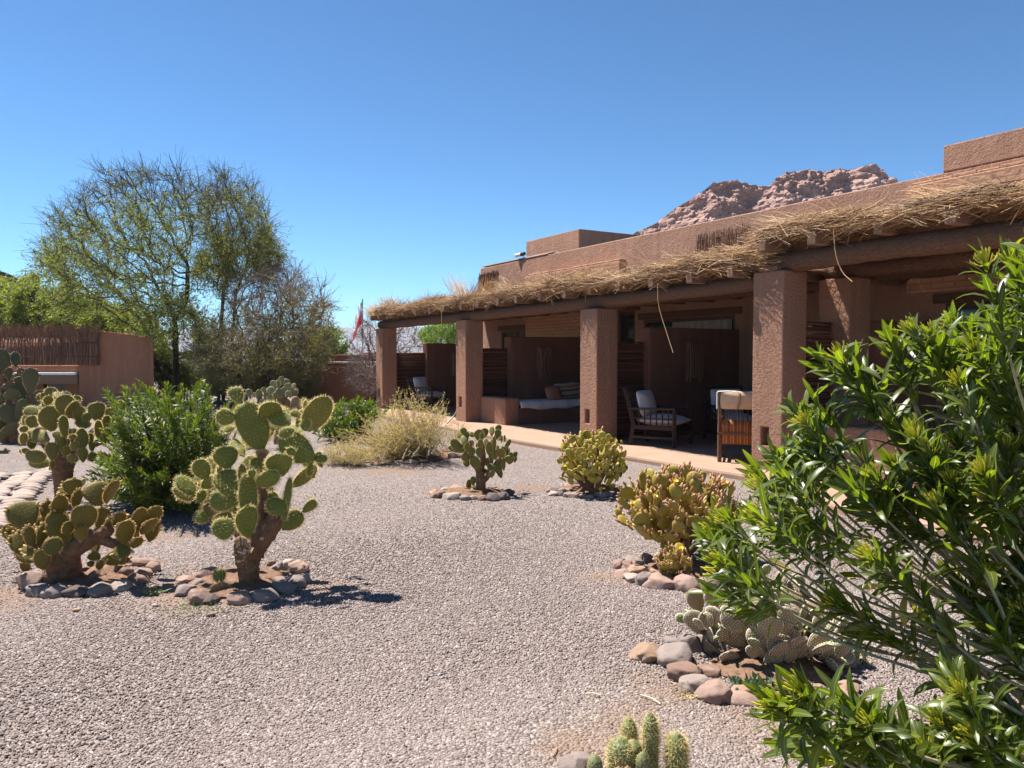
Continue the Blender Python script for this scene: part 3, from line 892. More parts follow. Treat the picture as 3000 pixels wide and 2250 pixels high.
sm = so.modifiers.new('solid', 'SOLIDIFY'); sm.thickness = 0.006
M['rustcloth'] = simple('rust_cloth', (0.33, 0.15, 0.10), 0.9, 0.1, 8, 0.15)
mb = MB(); ex = unit(v3 * 0.9 + Zv * 0.1); ez = unit(-u3 + Zv * 0.35); ey = np.cross(ez, ex)
pillow(mb, ab(7.25, 1.72, 0.72), ex, ey, ez, 0.2, 0.18, 0.07, 4, wr=0.03)
tag(mb.build('cushion', M['rustcloth'], None, origin=ab(7.25, 1.72, 0.58)), 'small rust brown cushion leaning on the daybed', 'cushion')
def stripe_mat(name, cols, freq, axis):
    m, nt, b, o = mat(name)
    g = N(nt, 'ShaderNodeNewGeometry'); d = N(nt, 'ShaderNodeVectorMath', operation='DOT_PRODUCT')
    nt.links.new(g.outputs['Position'], d.inputs[0]); d.inputs[1].default_value = tuple(axis)
    fr = math_(nt, 'FRACT', math_(nt, 'MULTIPLY', d.outputs['Value'], freq))
    r = N(nt, 'ShaderNodeValToRGB'); r.color_ramp.interpolation = 'CONSTANT'
    e = r.color_ramp.elements
    while len(e) < len(cols): e.new(0.5)
    for el, (p, c) in zip(e, cols): el.position = p; el.color = (*c, 1)
    nt.links.new(fr, r.inputs[0]); nt.links.new(r.outputs[0], b.inputs['Base Color'])
    b.inputs['Roughness'].default_value = 0.9; b.inputs['Specular IOR Level'].default_value = 0.1
    return m
M['blanket'] = stripe_mat('striped_blanket', [(0, (0.40, 0.33, 0.25)), (0.3, (0.05, 0.05, 0.05)), (0.42, (0.35, 0.30, 0.22)), (0.6, (0.30, 0.13, 0.07)), (0.72, (0.42, 0.35, 0.27)), (0.85, (0.12, 0.11, 0.07))], 3.6, (0.1, -0.3, 1.0))
mb = MB()
pillow(mb, ab(7.45, 2.25, 0.75), unit(v3), unit(Zv), unit(-u3), 0.42, 0.21, 0.13, 8, wr=0.08)
tag(mb.build('blanket_roll', M['blanket'], None, origin=ab(7.45, 2.25, 0.58)), 'striped blanket heaped at the back end of the daybed', 'blanket')

# ------------------------------------------------------------------ armchairs with lattice sides
def armchair(name, a, b, yaw, label, short, wood_='darkwood', W=0.68, D=0.72, cush=True, group='dark lattice armchairs with pale cushions'):
    """local x = forward of the chair, y = its left; yaw turns x in the ground plane"""
    root = empty(name, ab(a, b, 0.0885), label, 'armchair', group)
    o = np.array(ab(a, b, 0.0885))
    X = np.array([math.cos(yaw), math.sin(yaw), 0]); Y = np.array([-math.sin(yaw), math.cos(yaw), 0])
    def L(x, y, z): return o + X * x + Y * y + Zv * z
    w = M[wood_]
    for sy in (-1, 1):
        mb = MB(); mb.bar(L(D / 2, sy * W / 2, 0), L(D / 2, sy * W / 2, 0.60), 0.055); mb.build('leg', w, root, smooth=False, bevel=0.006)
        mb = MB()
        P = [L(-D / 2 - 0.06, sy * W / 2, 0), L(-D / 2, sy * W / 2, 0.35), L(-D / 2 - 0.10, sy * W / 2, 0.72), L(-D / 2 - 0.16, sy * W / 2, 0.92)]
        for p, q in zip(P[:-1], P[1:]): mb.bar(p, q + unit(q - p) * 0.015, 0.055)
        mb.build('leg', w, root, smooth=False)
        mb = MB()
        mb.bar(L(-D / 2 - 0.06, sy * W / 2, 0.60), L(D / 2 + 0.02, sy * W / 2, 0.62), 0.07, 0.035)
        mb.build('armrest', w, root, smooth=False, bevel=0.006)
        mb = MB()
        mb.bar(L(-D / 2, sy * W / 2, 0.30), L(D / 2, sy * W / 2, 0.30), 0.03, 0.06)
        mb.bar(L(-D / 2, sy * W / 2, 0.45), L(D / 2, sy * W / 2, 0.45), 0.02, 0.022)
        for x in np.linspace(-D / 2 + 0.1, D / 2 - 0.1, 6): mb.bar(L(x, sy * W / 2, 0.3), L(x, sy * W / 2, 0.60), 0.02)
        mb.bar(L(-D / 2 - 0.03, sy * W / 2, 0.14), L(D / 2, sy * W / 2, 0.14), 0.025, 0.04)
        mb.build('side_lattice', w, root, smooth=False)
    mb = MB()
    mb.bar(L(-D / 2 - 0.155, -W / 2, 0.90), L(-D / 2 - 0.155, W / 2, 0.90), 0.03, 0.09)
    mb.bar(L(-D / 2 - 0.03, -W / 2, 0.42), L(-D / 2 - 0.03, W / 2, 0.42), 0.03, 0.05)
    for y in np.linspace(-W / 2 + 0.09, W / 2 - 0.09, 6): mb.bar(L(-D / 2 - 0.03, y, 0.42), L(-D / 2 - 0.15, y, 0.88), 0.02)
    mb.build('backrest', w, root, smooth=False)
    mb = MB()
    mb.bar(L(D / 2, -W / 2, 0.28), L(D / 2, W / 2, 0.28), 0.04, 0.07); mb.bar(L(-D / 2, -W / 2, 0.28), L(-D / 2, W / 2, 0.28), 0.04, 0.07)
    for x in np.linspace(-D / 2 + 0.1, D / 2 - 0.1, 5): mb.bar(L(x, -W / 2, 0.305), L(x, W / 2, 0.305), 0.05, 0.02)
    mb.build('seat', w, root, smooth=False)
    if cush:
        sc = MB(); pillow(sc, L(0.03, 0, 0.41), X, Y, Zv, D / 2 + 0.03, W / 2 - 0.04, 0.10, int(a * 10), 0.3, wr=0.03)
        so = sc.build('seat_cushion', M['cushion'], None, origin=L(0, 0, 0.32))
        tag(so, 'pale seat cushion of ' + short, 'cushion', 'pale armchair cushions')
        bz = unit(X + Zv * 0.28); bx = Y; by = np.cross(bz, bx)
        bc = MB(); pillow(bc, L(-D / 2 + 0.08, 0, 0.68), bx, by, bz, W / 2 - 0.05, 0.22, 0.10, int(a * 10) + 1, 0.2, wr=0.07)
        bo = bc.build('back_cushion', M['cushion'], None, origin=L(-D / 2 + 0.08, 0, 0.45))
        tag(bo, 'pale back cushion of ' + short, 'cushion', 'pale armchair cushions')
    return root
yaw_v = math.atan2(VB[1], VB[0])
armchair('armchair', 2.63, 0.80, -0.61, 'dark lattice armchair with pale cushions, facing right beside the cane screen', 'the armchair facing right beside the cane screen')
armchair('armchair', 2.35, 2.15, yaw_v - 2.0, 'dark lattice armchair with pale cushions, in deep shade behind the striped chair', 'the shaded armchair behind the striped chair')
armchair('armchair', 12.3, 0.98, yaw_v - 1.1, 'dark armchair with pale cushions behind the dry shrub, far end of the porch', 'the far armchair behind the dry shrub')

# the chair with the striped cloth, seen from behind
M['canvas'] = simple('beige_canvas', (0.52, 0.37, 0.24), 0.9, 0.1, 20, 0.1)
M['canvas_edge'] = simple('white_piping', (0.75, 0.72, 0.68), 0.9, 0.1)
M['stripes'] = stripe_mat('striped_cloth', [(0, (0.27, 0.055, 0.025)), (0.2, (0.30, 0.16, 0.05)), (0.38, (0.05, 0.02, 0.01)), (0.43, (0.28, 0.09, 0.03)), (0.62, (0.30, 0.19, 0.07)), (0.8, (0.06, 0.025, 0.015)), (0.85, (0.23, 0.04, 0.025))], 11.0, (0.955, -0.295, 0.0))
sc_o = np.array(ab(0.62, 0.06, 0.0885))
root = empty('striped_chair', sc_o, 'brown wooden chair seen from behind with striped red cloth and beige canvas back', 'chair')
cr = unit(np.array([0.955, -0.295, 0.0])); cf = unit(np.array([0.295, 0.955, 0.0]))
def L(x, y, z): return sc_o + cr * x + cf * y + Zv * z     # x to the right, y away from the camera
W, D = 0.74, 0.62
for x in (0.0, W):
    mb = MB(); mb.bar(L(x, 0, 0), L(x, 0.0, 0.52), 0.05); mb.bar(L(x, 0, 0.52), L(x, -0.07, 0.98), 0.045); mb.build('back_post', M['chairwood'], root, smooth=False, bevel=0.005)
    mb = MB(); mb.bar(L(x, D, 0), L(x, D, 0.60), 0.05); mb.build('leg', M['chairwood'], root, smooth=False, bevel=0.005)
    mb = MB(); mb.bar(L(x, -0.02, 0.60), L(x, D + 0.04, 0.60), 0.06, 0.035); mb.build('armrest', M['chairwood'], root, smooth=False, bevel=0.005)
    mb = MB(); mb.bar(L(x, 0, 0.27), L(x, D, 0.27), 0.03, 0.05); mb.bar(L(x, 0, 0.12), L(x, D, 0.12), 0.025, 0.03); mb.build('side_rail', M['chairwood'], root, smooth=False)
mb = MB()
mb.bar(L(0, 0, 0.27), L(W, 0, 0.27), 0.03, 0.05); mb.bar(L(0, 0.005, 0.53), L(W, 0.005, 0.53), 0.03, 0.04); mb.bar(L(0, D, 0.27), L(W, D, 0.27), 0.03, 0.05)
mb.build('seat_rail', M['chairwood'], root, smooth=False)
mb = MB()
for x in np.linspace(0.06, W - 0.06, 11): mb.bar(L(x, 0.0, 0.55), L(x, -0.03, 0.75), 0.014)
mb.build('back_slats', M['darkwood'], root, smooth=False)
mb = MB(); pillow(mb, L(W / 2, D / 2, 0.36), cr, cf, Zv, W / 2 - 0.03, D / 2 - 0.02, 0.08, 5, 0.3, wr=0.02); mb.build('seat_pad', M['stripes'], root)
mb = MB()   # striped cloth hung over the back of the seat
nb = 40; xx = np.linspace(0.03, W - 0.03, nb); rows = []
for z, y in ((0.57, 0.02), (0.58, -0.03), (0.48, -0.045), (0.38, -0.04), (0.26, -0.035)):
    rows.append(np.array([L(x, y - 0.006 * math.sin(x * 40), z + 0.006 * math.sin(x * 9)) for x in xx]))
i = np.arange(4)[:, None]; j = np.arange(nb - 1)[None]
mb.add(np.vstack(rows), np.stack([i*nb+j, i*nb+j+1, (i+1)*nb+j+1, (i+1)*nb+j], -1).reshape(-1, 4))
o = mb.build('striped_cloth', M['stripes'], root); s_ = o.modifiers.new('solid', 'SOLIDIFY'); s_.thickness = 0.008
mb = MB()
mb.bar(L(-0.03, -0.055, 0.40), L(W + 0.03, -0.055, 0.40), 0.02, 0.035); mb.build('rear_rail', M['chairwood'], root, smooth=False)
mb = MB(); pillow(mb, L(W / 2, -0.055, 0.86), cr, unit(Zv - cf * 0.14), -cf, W / 2 + 0.03, 0.125, 0.06, 9, 0.15, wr=0.02); mb.build('canvas_back', M['canvas'], root)
mb = MB(); mb.tube([L(x, -0.075 + 0.01 * math.sin(x * 8), 0.975 + 0.006 * math.sin(x * 14)) for x in np.linspace(-0.03, W + 0.03, 14)], 0.014, 6); mb.tube([L(-0.035, -0.07, 0.97), L(-0.035, -0.05, 0.74)], 0.01, 6); mb.build('piping', M['canvas_edge'], root)
for x in (0.27, 0.66):
    mb = MB(); mb.bar(L(x, -0.135, 0.96), L(x - 0.03, -0.118, 0.74), 0.045, 0.008); mb.build('strap', M['chairwood'], root, smooth=False)
# ------------------------------------------------------------------ stones
def rock_mat():
    m, nt, b, o = mat('river_stone')
    oi = N(nt, 'ShaderNodeObjectInfo')
    tc = N(nt, 'ShaderNodeTexCoord')
    mp = N(nt, 'ShaderNodeVectorMath', operation='ADD')
    nt.links.new(tc.outputs['Object'], mp.inputs[0]); nt.links.new(oi.outputs['Location'], mp.inputs[1])
    a = nz(nt, mp.outputs[0], 14, 6, 0.65); f = nz(nt, mp.outputs[0], 130, 3, 0.7)
    c = mixc(nt, a, (0.62, 0.62, 0.62), (1.3, 1.22, 1.16))
    c = mixc(nt, 1.0, c, oi.outputs['Color'], 'MULTIPLY')
    c = mixc(nt, math_(nt, 'MULTIPLY', f, 0.45), c, (0.12, 0.09, 0.08))
    big = nz(nt, mp.outputs[0], 5, 3)
    mr = N(nt, 'ShaderNodeMapRange'); mr.inputs[1].default_value = 0.55; mr.inputs[2].default_value = 0.75; nt.links.new(big, mr.inputs[0])
    c = mixc(nt, math_(nt, 'MULTIPLY', mr.outputs[0], 0.5), c, (0.52, 0.36, 0.26))
    nt.links.new(c, b.inputs['Base Color'])
    b.inputs['Roughness'].default_value = 0.9; b.inputs['Specular IOR Level'].default_value = 0.2
    h = math_(nt, 'ADD', a, math_(nt, 'MULTIPLY', f, 0.35))
    bump(nt, b, h, 0.55, 0.012)
    return m
M['rock'] = rock_mat()
SHADE = {'grey': (0.26, 0.215, 0.195), 'pink': (0.32, 0.22, 0.18), 'dark': (0.11, 0.088, 0.082), 'brown': (0.24, 0.155, 0.115), 'pale': (0.40, 0.34, 0.295), 'red': (0.27, 0.145, 0.10), 'orange': (0.38, 0.25, 0.17), 'bright': (0.40, 0.33, 0.285)}
SHADE_WORD = {'grey': 'grey', 'pink': 'pinkish', 'dark': 'dark', 'brown': 'brown', 'pale': 'pale', 'red': 'reddish', 'orange': 'orange'}
def icos(sub=3):
    import bmesh
    bm = bmesh.new(); bmesh.ops.create_icosphere(bm, subdivisions=sub, radius=1)
    V = np.array([v.co[:] for v in bm.verts]); F = np.array([[v.index for v in f.verts] for f in bm.faces]); bm.free()
    return V, F
ICO = icos(4); ICO2 = icos(2); ICO1 = icos(1)
def rock(c, sx, sy, sz, yaw, shade, seed, name='stone', ico=None):
    V, F = ico or ICO
    rng = np.random.default_rng(seed)
    off = rng.random(3) * 50
    ang = 0.10 + 0.16 * rng.random()
    out = np.array(V)
    d = np.array([noise.noise(Vector(v * 1.1 + off)) for v in V]) * 0.28 + np.array([noise.noise(Vector(v * 2.6 + off)) for v in V]) * ang
    out = out * (1 + d)[:, None]
    for q in range(9):                 # worn facets
        nn = unit(rng.normal(size=3)); cut = 0.62 + 0.3 * rng.random(); tq = out @ nn - cut; out = out - np.where(tq > 0, tq * 0.88, 0)[:, None] * nn
    out = np.sign(out) * np.abs(out) ** (0.85 + 0.15 * rng.random())
    out[:, 2] = np.where(out[:, 2] < 0, out[:, 2] * 0.75, out[:, 2])
    cy, sy_ = math.cos(yaw), math.sin(yaw)
    P = out * np.array([sx, sy, sz])
    P = np.stack([P[:, 0] * cy - P[:, 1] * sy_, P[:, 0] * sy_ + P[:, 1] * cy, P[:, 2]], -1)
    mb = MB(); mb.add(P + np.asarray(c), F)
    o = mb.build(name, M['rock'], None, origin=c)
    s = SHADE[shade]; k = 0.88 + 0.24 * rng.random()
    o.color = (s[0] * k, s[1] * k, s[2] * k, 1)
    return o
ORD = ['first', 'second', 'third', 'fourth', 'fifth', 'sixth', 'seventh', 'eighth', 'ninth', 'tenth', 'eleventh', 'twelfth', 'thirteenth', 'fourteenth', 'fifteenth', 'sixteenth']
def ring(items, zm, of, group, mid_y, seed):
    """items: (cx, cy, w, h, shade) in a zoomed view of the photograph; each stone rests on the ground"""
    rec = []
    for k, (cx, cy, w, h, sh) in enumerate(items):
        px, py = zm(cx, cy + h * 0.42)
        x0, _ = zm(cx - w / 2, 0); x1, _ = zm(cx + w / 2, 0)
        _, y0 = zm(0, cy - h / 2); _, y1 = zm(0, cy + h / 2)
        g = at_ground(px, py)
        d = g[1]
        sx = (x1 - x0) / FPX * d / 2
        hh = (y1 - y0) / FPX * d
        down = (EYE / d)                    # slope of the view onto the ground
        # visible height = stone height + foreshortened depth
        sy = min(sx, hh * 0.8)
        sz = max(0.35 * sx, (hh - 0.45 * sy * down) / 1.75)
        sz = min(sz, sx * 1.05)
        rec.append((g[0], d + sy * 0.7, sx, sy, sz, sh, cy, cx))
    front = sorted([r for r in rec if r[6] >= mid_y], key=lambda r: r[7]); backr = sorted([r for r in rec if r[6] < mid_y], key=lambda r: r[7])
    for arc, lst in (('front', front), ('back', backr)):
        for i, (x, y, sx, sy, sz, sh, cy, cx) in enumerate(lst):
            o = rock((x, y, sz * 0.34), sx * 1.24, sy * 1.24, sz * 1.24, (random.random() - 0.5) * 0.5, sh, seed * 100 + int(cx))
            tag(o, '%s stone, %s from left in the %s arc around %s' % (SHADE_WORD[sh], ORD[i], arc, of), 'stone', group)

zA = zoom(550, 1080, 4.809); zB = zoom(450, 1400, 3.687); zC = zoom(0, 1350, 3.95); zD = zoom(0, 1000, 4.1475)
z1 = zoom(1000, 1000, 2.963); z2 = zoom(1600, 1000, 2.963); z4 = zoom(1700, 1500, 2.5925); z7 = zoom(1600, 1850, 4.148)
ring([(320,1105,160,95,'pink'),(440,1065,110,70,'grey'),(590,1050,290,150,'pink'),(480,1145,150,120,'grey'),(310,1220,190,135,'grey'),(445,1275,240,190,'pink'),(600,1318,170,125,'dark'),(880,1298,245,165,'pink'),(1160,1272,325,150,'grey'),(1380,1198,210,135,'grey'),(1510,1125,230,150,'grey'),(1560,965,200,140,'pink'),(1320,965,140,150,'grey'),(1430,935,150,130,'pale'),(1190,1062,150,80,'pale'),(1290,1110,190,90,'grey'),(1262,900,80,120,'brown'),(1625,1085,110,130,'pale'),(890,1200,130,60,'orange')],
     zB, 'the tall cactus', 'stones ringing the tall cactus', 1140, 1)
ring([(315,1390,280,235,'pink'),(395,1490,190,200,'grey'),(600,1520,255,150,'grey'),(850,1500,270,165,'dark'),(1100,1490,240,175,'grey'),(1340,1450,235,135,'pale'),(1050,1330,260,220,'red'),(1265,1275,270,170,'orange'),(1410,1290,170,140,'brown'),(1550,1375,260,130,'brown'),(1640,1305,180,130,'pink'),(1740,1225,150,160,'pink'),(1640,1185,340,85,'pink'),(1560,1150,130,80,'grey'),(420,1300,150,100,'pale')],
     zC, 'the ochre cactus', 'stones ringing the ochre cactus', 1400, 2)
ring([(800,1320,80,50,'pale'),(840,1322,115,85,'brown'),(905,1288,90,52,'pale'),(1010,1278,150,70,'orange'),(955,1342,155,68,'pale'),(1075,1360,88,52,'grey'),(1150,1358,66,42,'pale'),(1222,1360,76,50,'brown'),(1312,1355,112,72,'dark'),(1390,1345,120,72,'dark'),(1456,1310,82,65,'dark'),(1260,1280,62,46,'brown'),(1320,1276,82,46,'grey'),(1370,1290,72,40,'pink'),(1062,1318,80,34,'orange'),(1260,1315,80,32,'orange')],
     z1, 'the small upright cactus', 'stones ringing the small upright cactus', 1306, 3)
ring([(65,1285,115,62,'grey'),(70,1322,100,46,'pale'),(130,1312,84,70,'grey'),(195,1332,72,56,'grey'),(255,1336,76,56,'grey'),(315,1341,66,46,'grey'),(375,1348,70,36,'pale'),(485,1327,102,66,'grey'),(555,1326,62,46,'grey'),(615,1320,62,52,'grey'),(680,1317,78,52,'grey'),(745,1312,72,46,'grey'),(800,1306,72,50,'dark'),(755,1277,62,42,'brown'),(690,1277,62,32,'brown'),(150,1252,62,42,'grey'),(190,1257,62,42,'pale'),(265,1238,102,60,'dark'),(600,1262,102,42,'dark'),(190,1298,112,40,'orange')],
     z2, 'the dome shaped cactus', 'stones ringing the dome cactus', 1301, 4)
ring([(305,390,90,100,'pink'),(365,402,110,85,'pink'),(420,368,125,74,'grey'),(445,432,140,72,'orange'),(330,467,132,74,'pink'),(420,502,130,74,'pale'),(500,512,132,112,'grey'),(635,532,215,126,'pink'),(830,547,172,140,'pink'),(985,557,152,132,'pink'),(510,345,95,110,'dark'),(575,455,90,50,'orange'),(1180,580,180,110,'pink')],
     z4, 'the flowering cactus', 'stones ringing the flowering cactus', 440, 5)
ring([(525,1080,250,140,'orange'),(715,988,132,102,'grey'),(850,995,155,175,'grey'),(745,1100,245,185,'grey'),(805,1220,250,165,'brown'),(890,1312,205,142,'grey'),(1035,1372,250,180,'pink'),(1235,1365,180,80,'orange'),(1255,1425,235,95,'pink'),(1520,1450,215,125,'pink'),(1800,1388,185,135,'pink'),(1990,1425,210,95,'pink'),(985,1215,190,90,'brown'),(940,965,90,120,'grey'),(2020,1130,200,120,'pink'),(2060,1340,160,100,'orange')],
     z4, 'the white dotted cactus', 'stones ringing the white dotted cactus', 1150, 6)
ring([(30,1060,62,42,'pink'),(120,1063,82,42,'pink'),(230,1069,82,32,'pale'),(310,1066,80,36,'pink'),(380,1058,76,34,'grey'),(505,1048,92,42,'pale'),(600,1046,112,46,'pale'),(710,1036,74,36,'pale'),(765,1010,86,62,'dark'),(835,1014,66,46,'brown'),(950,992,74,58,'pink'),(1008,992,62,46,'pink'),(915,948,72,52,'brown'),(975,940,60,44,'grey'),(690,992,100,50,'dark')],
     z1, 'the dry shrub', 'stones edging the dry shrub', 1030, 7)
# flat pale stones that edge the curved path at the left
seedk = 0
rng = np.random.default_rng(41)
pl = path([at_ground(*zC(560, 150))[:2], at_ground(*zC(480, 215))[:2], at_ground(*zC(400, 290))[:2], at_ground(*zC(330, 380))[:2], at_ground(*zC(250, 470))[:2], at_ground(*zC(110, 610))[:2], at_ground(*zC(20, 720))[:2], at_ground(*zC(-80, 830))[:2]], 23)
WORDS = ['farthest'] + [w + ' from the far end' for w in ORD[1:]]
for i, p in enumerate(pl):
    t = unit(pl[min(i + 1, len(pl) - 1)] - pl[max(i - 1, 0)]); n_ = np.array([-t[1], t[0]])
    o = rock((p[0], p[1], 0.04), 0.075 + 0.02 * rng.random(), 0.13 + 0.03 * rng.random(), 0.05, math.atan2(t[1], t[0]) + rng.normal(0, 0.25), 'bright', 900 + i, 'edging_stone', ICO2)
    lab = ('pale edging stone of the left path, %s in its row' % WORDS[i]) if i < 16 else ('pale edging stone of the left path, %s from the near end of its row' % (ORD[22 - i] if i < 22 else 'nearest'))
    tag(o, lab.replace('nearest from the near end of its row', 'nearest in its row').replace('first from the near', 'nearest at the near'), 'stone', 'stones edging the left path')
    for k in (1, 2):
        q = p - n_ * (0.26 * k) * (1 if n_[0] > 0 else -1) 
        o = rock((q[0] + rng.normal(0, 0.03), q[1] + rng.normal(0, 0.03), 0.02), 0.08 + 0.04 * rng.random(), 0.15, 0.035, math.atan2(t[1], t[0]) + rng.normal(0, 0.4), 'bright', 930 + i * 2 + k, 'paving_stone', ICO2)
        tag(o, 'flat pale paving stone in the bright path border at the left edge', 'stone', 'flat stones paving the path border')
# soil inside the rings
M['soil'] = simple('red_soil', (0.19, 0.115, 0.075), 0.95, 0.1, 30, 0.35, (0.9, 0.02))
def soil(zm, cx, cy, w, h, seed):
    g = at_ground(*zm(cx, cy)); gl = at_ground(*zm(cx - w / 2, cy)); gt = at_ground(*zm(cx, cy - h / 2)); gb = at_ground(*zm(cx, cy + h / 2))
    rx = abs(g[0] - gl[0]); ry = abs(gt[1] - gb[1]) / 2; cyy = (gt[1] + gb[1]) / 2
    mb = MB(); nr, na = 10, 36
    P = []
    for i in range(nr + 1):
        r = i / nr
        for j in range(na):
            t = 2 * math.pi * j / na
            k = r * (1 + 0.12 * noise.noise(Vector((math.cos(t) * 2 + seed, math.sin(t) * 2, 0))))
            P.append((g[0] + rx * k * math.cos(t), cyy + ry * k * math.sin(t), 0.012 + 0.05 * (1 - r * r) * (1 if i < nr else 0) + 0.012 * noise.noise(Vector((k * 9 * math.cos(t), k * 9 * math.sin(t), seed)))))
    i = np.arange(nr)[:, None]; j = np.arange(na)[None]; k = (j + 1) % na
    mb.add(P, np.stack([i*na+j, i*na+k, (i+1)*na+k, (i+1)*na+j], -1).reshape(-1, 4))
    tag(mb.build('soil_bed', M['soil']), kind='structure')
soil(zB, 900, 1140, 1050, 330, 1); soil(zC, 900, 1400, 1150, 300, 2); soil(z1, 1120, 1315, 560, 100, 3); soil(z2, 420, 1290, 620, 90, 4); soil(z4, 780, 450, 560, 150, 5); soil(z4, 1450, 1200, 900, 330, 6)
soil(z1, 500, 1000, 900, 130, 7)

# ------------------------------------------------------------------ prickly pears
def pad_mat(name, c1, c2, c3, rough=0.6):
    m, nt, b, o = mat(name)
    tc = N(nt, 'ShaderNodeNewGeometry'); oi = N(nt, 'ShaderNodeObjectInfo')
    v = tc.outputs['Position']
    n = nz(nt, v, 7, 4, 0.6); f = nz(nt, v, 60, 3, 0.6)
    c = ramp(nt, n, [(0.35, c1), (0.65, c2)])
    c = mixc(nt, math_(nt, 'MULTIPLY', oi.outputs['Random'], 0.55), c, c3)
    c = mixc(nt, math_(nt, 'MULTIPLY', f, 0.25), c, tuple(x * 0.5 for x in c1))
    nt.links.new(c, b.inputs['Base Color'])
    b.inputs['Roughness'].default_value = rough; b.inputs['Specular IOR Level'].default_value = 0.35
    bump(nt, b, f, 0.35, 0.006)
    return m
M['pad'] = pad_mat('prickly_pad', (0.115, 0.138, 0.013), (0.185, 0.205, 0.026), (0.215, 0.175, 0.032))
M['pad_grey'] = pad_mat('greyish_pad', (0.13, 0.125, 0.02), (0.20, 0.18, 0.034), (0.23, 0.16, 0.04))
M['pad_ochre'] = pad_mat('ochre_pad', (0.088, 0.085, 0.010), (0.155, 0.125, 0.016), (0.22, 0.135, 0.025))
M['pad_dark'] = pad_mat('dark_pad', (0.05, 0.075, 0.028), (0.095, 0.105, 0.04), (0.19, 0.115, 0.05))
M['pad_pale'] = pad_mat('pale_pad', (0.17, 0.185, 0.075), (0.24, 0.25, 0.105), (0.25, 0.21, 0.10))
M['pad_yellow'] = pad_mat('yellow_green_pad', (0.30, 0.26, 0.022), (0.44, 0.38, 0.045), (0.37, 0.27, 0.04))
M['pad_bud'] = pad_mat('budding_pad', (0.27, 0.21, 0.025), (0.38, 0.30, 0.04), (0.32, 0.195, 0.04))
M['pad_purple'] = pad_mat('dull_dotted_pad', (0.24, 0.18, 0.095), (0.33, 0.26, 0.14), (0.34, 0.22, 0.13))
M['pad_brown'] = pad_mat('corky_pad', (0.26, 0.15, 0.08), (0.34, 0.21, 0.11), (0.23, 0.16, 0.08))
M['pad_new'] = pad_mat('new_green_pad', (0.17, 0.21, 0.06), (0.23, 0.27, 0.08), (0.25, 0.24, 0.08))
M['spine'] = leaf_mat('spines', (0.62, 0.49, 0.20), (0.90, 0.80, 0.48), 0.5, 0.5, tr=(1.1, 1.05, 0.9))
M['dots'] = leaf_mat('white_dots', (0.72, 0.66, 0.54), (0.88, 0.85, 0.75), 0.3, 0.8, tr=(1, 1, 0.9))
M['ochre_spine'] = leaf_mat('ochre_spines', (0.45, 0.28, 0.10), (0.72, 0.52, 0.22), 0.45, 0.6, tr=(1.2, 1.0, 0.6))
M['bud'] = tint_mat('cactus_bud', [(0, (0.33, 0.13, 0.07)), (0.5, (0.48, 0.25, 0.13)), (1, (0.60, 0.42, 0.20))], 0.6, 0.3)
M['fruit'] = tint_mat('cactus_fruit', [(0, (0.16, 0.07, 0.05)), (1, (0.28, 0.15, 0.09))], 0.6, 0.3)
M['oldfruit'] = tint_mat('old_fruit', [(0, (0.40, 0.26, 0.08)), (1, (0.58, 0.42, 0.18))], 0.7, 0.2)
M['flower'] = leaf_mat('yellow_petal', (0.80, 0.62, 0.03), (0.88, 0.76, 0.06), 0.35, 0.5, tr=(1.1, 1.05, 0.6))
def trunk_mat():
    m, nt, b, o = mat('cactus_trunk')
    v = coords(nt); n = nz(nt, v, 22, 6, 0.7); g_ = nz(nt, v, 5, 3)
    c = ramp(nt, n, [(0.25, (0.09, 0.042, 0.022)), (0.5, (0.20, 0.10, 0.052)), (0.8, (0.36, 0.21, 0.115))])
    c = mixc(nt, math_(nt, 'MULTIPLY', g_, 0.4), c, (0.19, 0.11, 0.06))
    nt.links.new(c, b.inputs['Base Color']); b.inputs['Roughness'].default_value = 0.95
    bump(nt, b, n, 0.9, 0.03)
    return m
M['trunk'] = trunk_mat()
SP_V = np.array([(-0.5, 0, 0), (0.5, 0, 0), (0, 0.0, 1.0)]); SP_F = np.array([(0, 1, 2)])
OCT_V = np.array([(1,0,0),(0,1,0),(-1,0,0),(0,-1,0),(0,0,1),(0,0,-0.3)], float); OCT_F = np.array([(0,1,4),(1,2,4),(2,3,4),(3,0,4)])

def spikes(mb, P, Nn, n_per, L, w, mat_, rng, spread=0.7):
    """n_per thin spines at each point P with normal Nn"""
    if len(P) == 0: return
    P = np.repeat(P, n_per, 0); Nn = np.repeat(Nn, n_per, 0)
    d = unit(Nn + rng.normal(0, spread, P.shape))
    s = unit(np.cross(d, rng.normal(size=P.shape)))
    ln = L * (0.5 + 0.8 * rng.random(len(P)))
    Mx = np.stack([s * w, np.cross(s, d), d * ln[:, None]], 1)
    mb.inst(SP_V, SP_F, Mx, P, mat_, rng.random(len(P)))

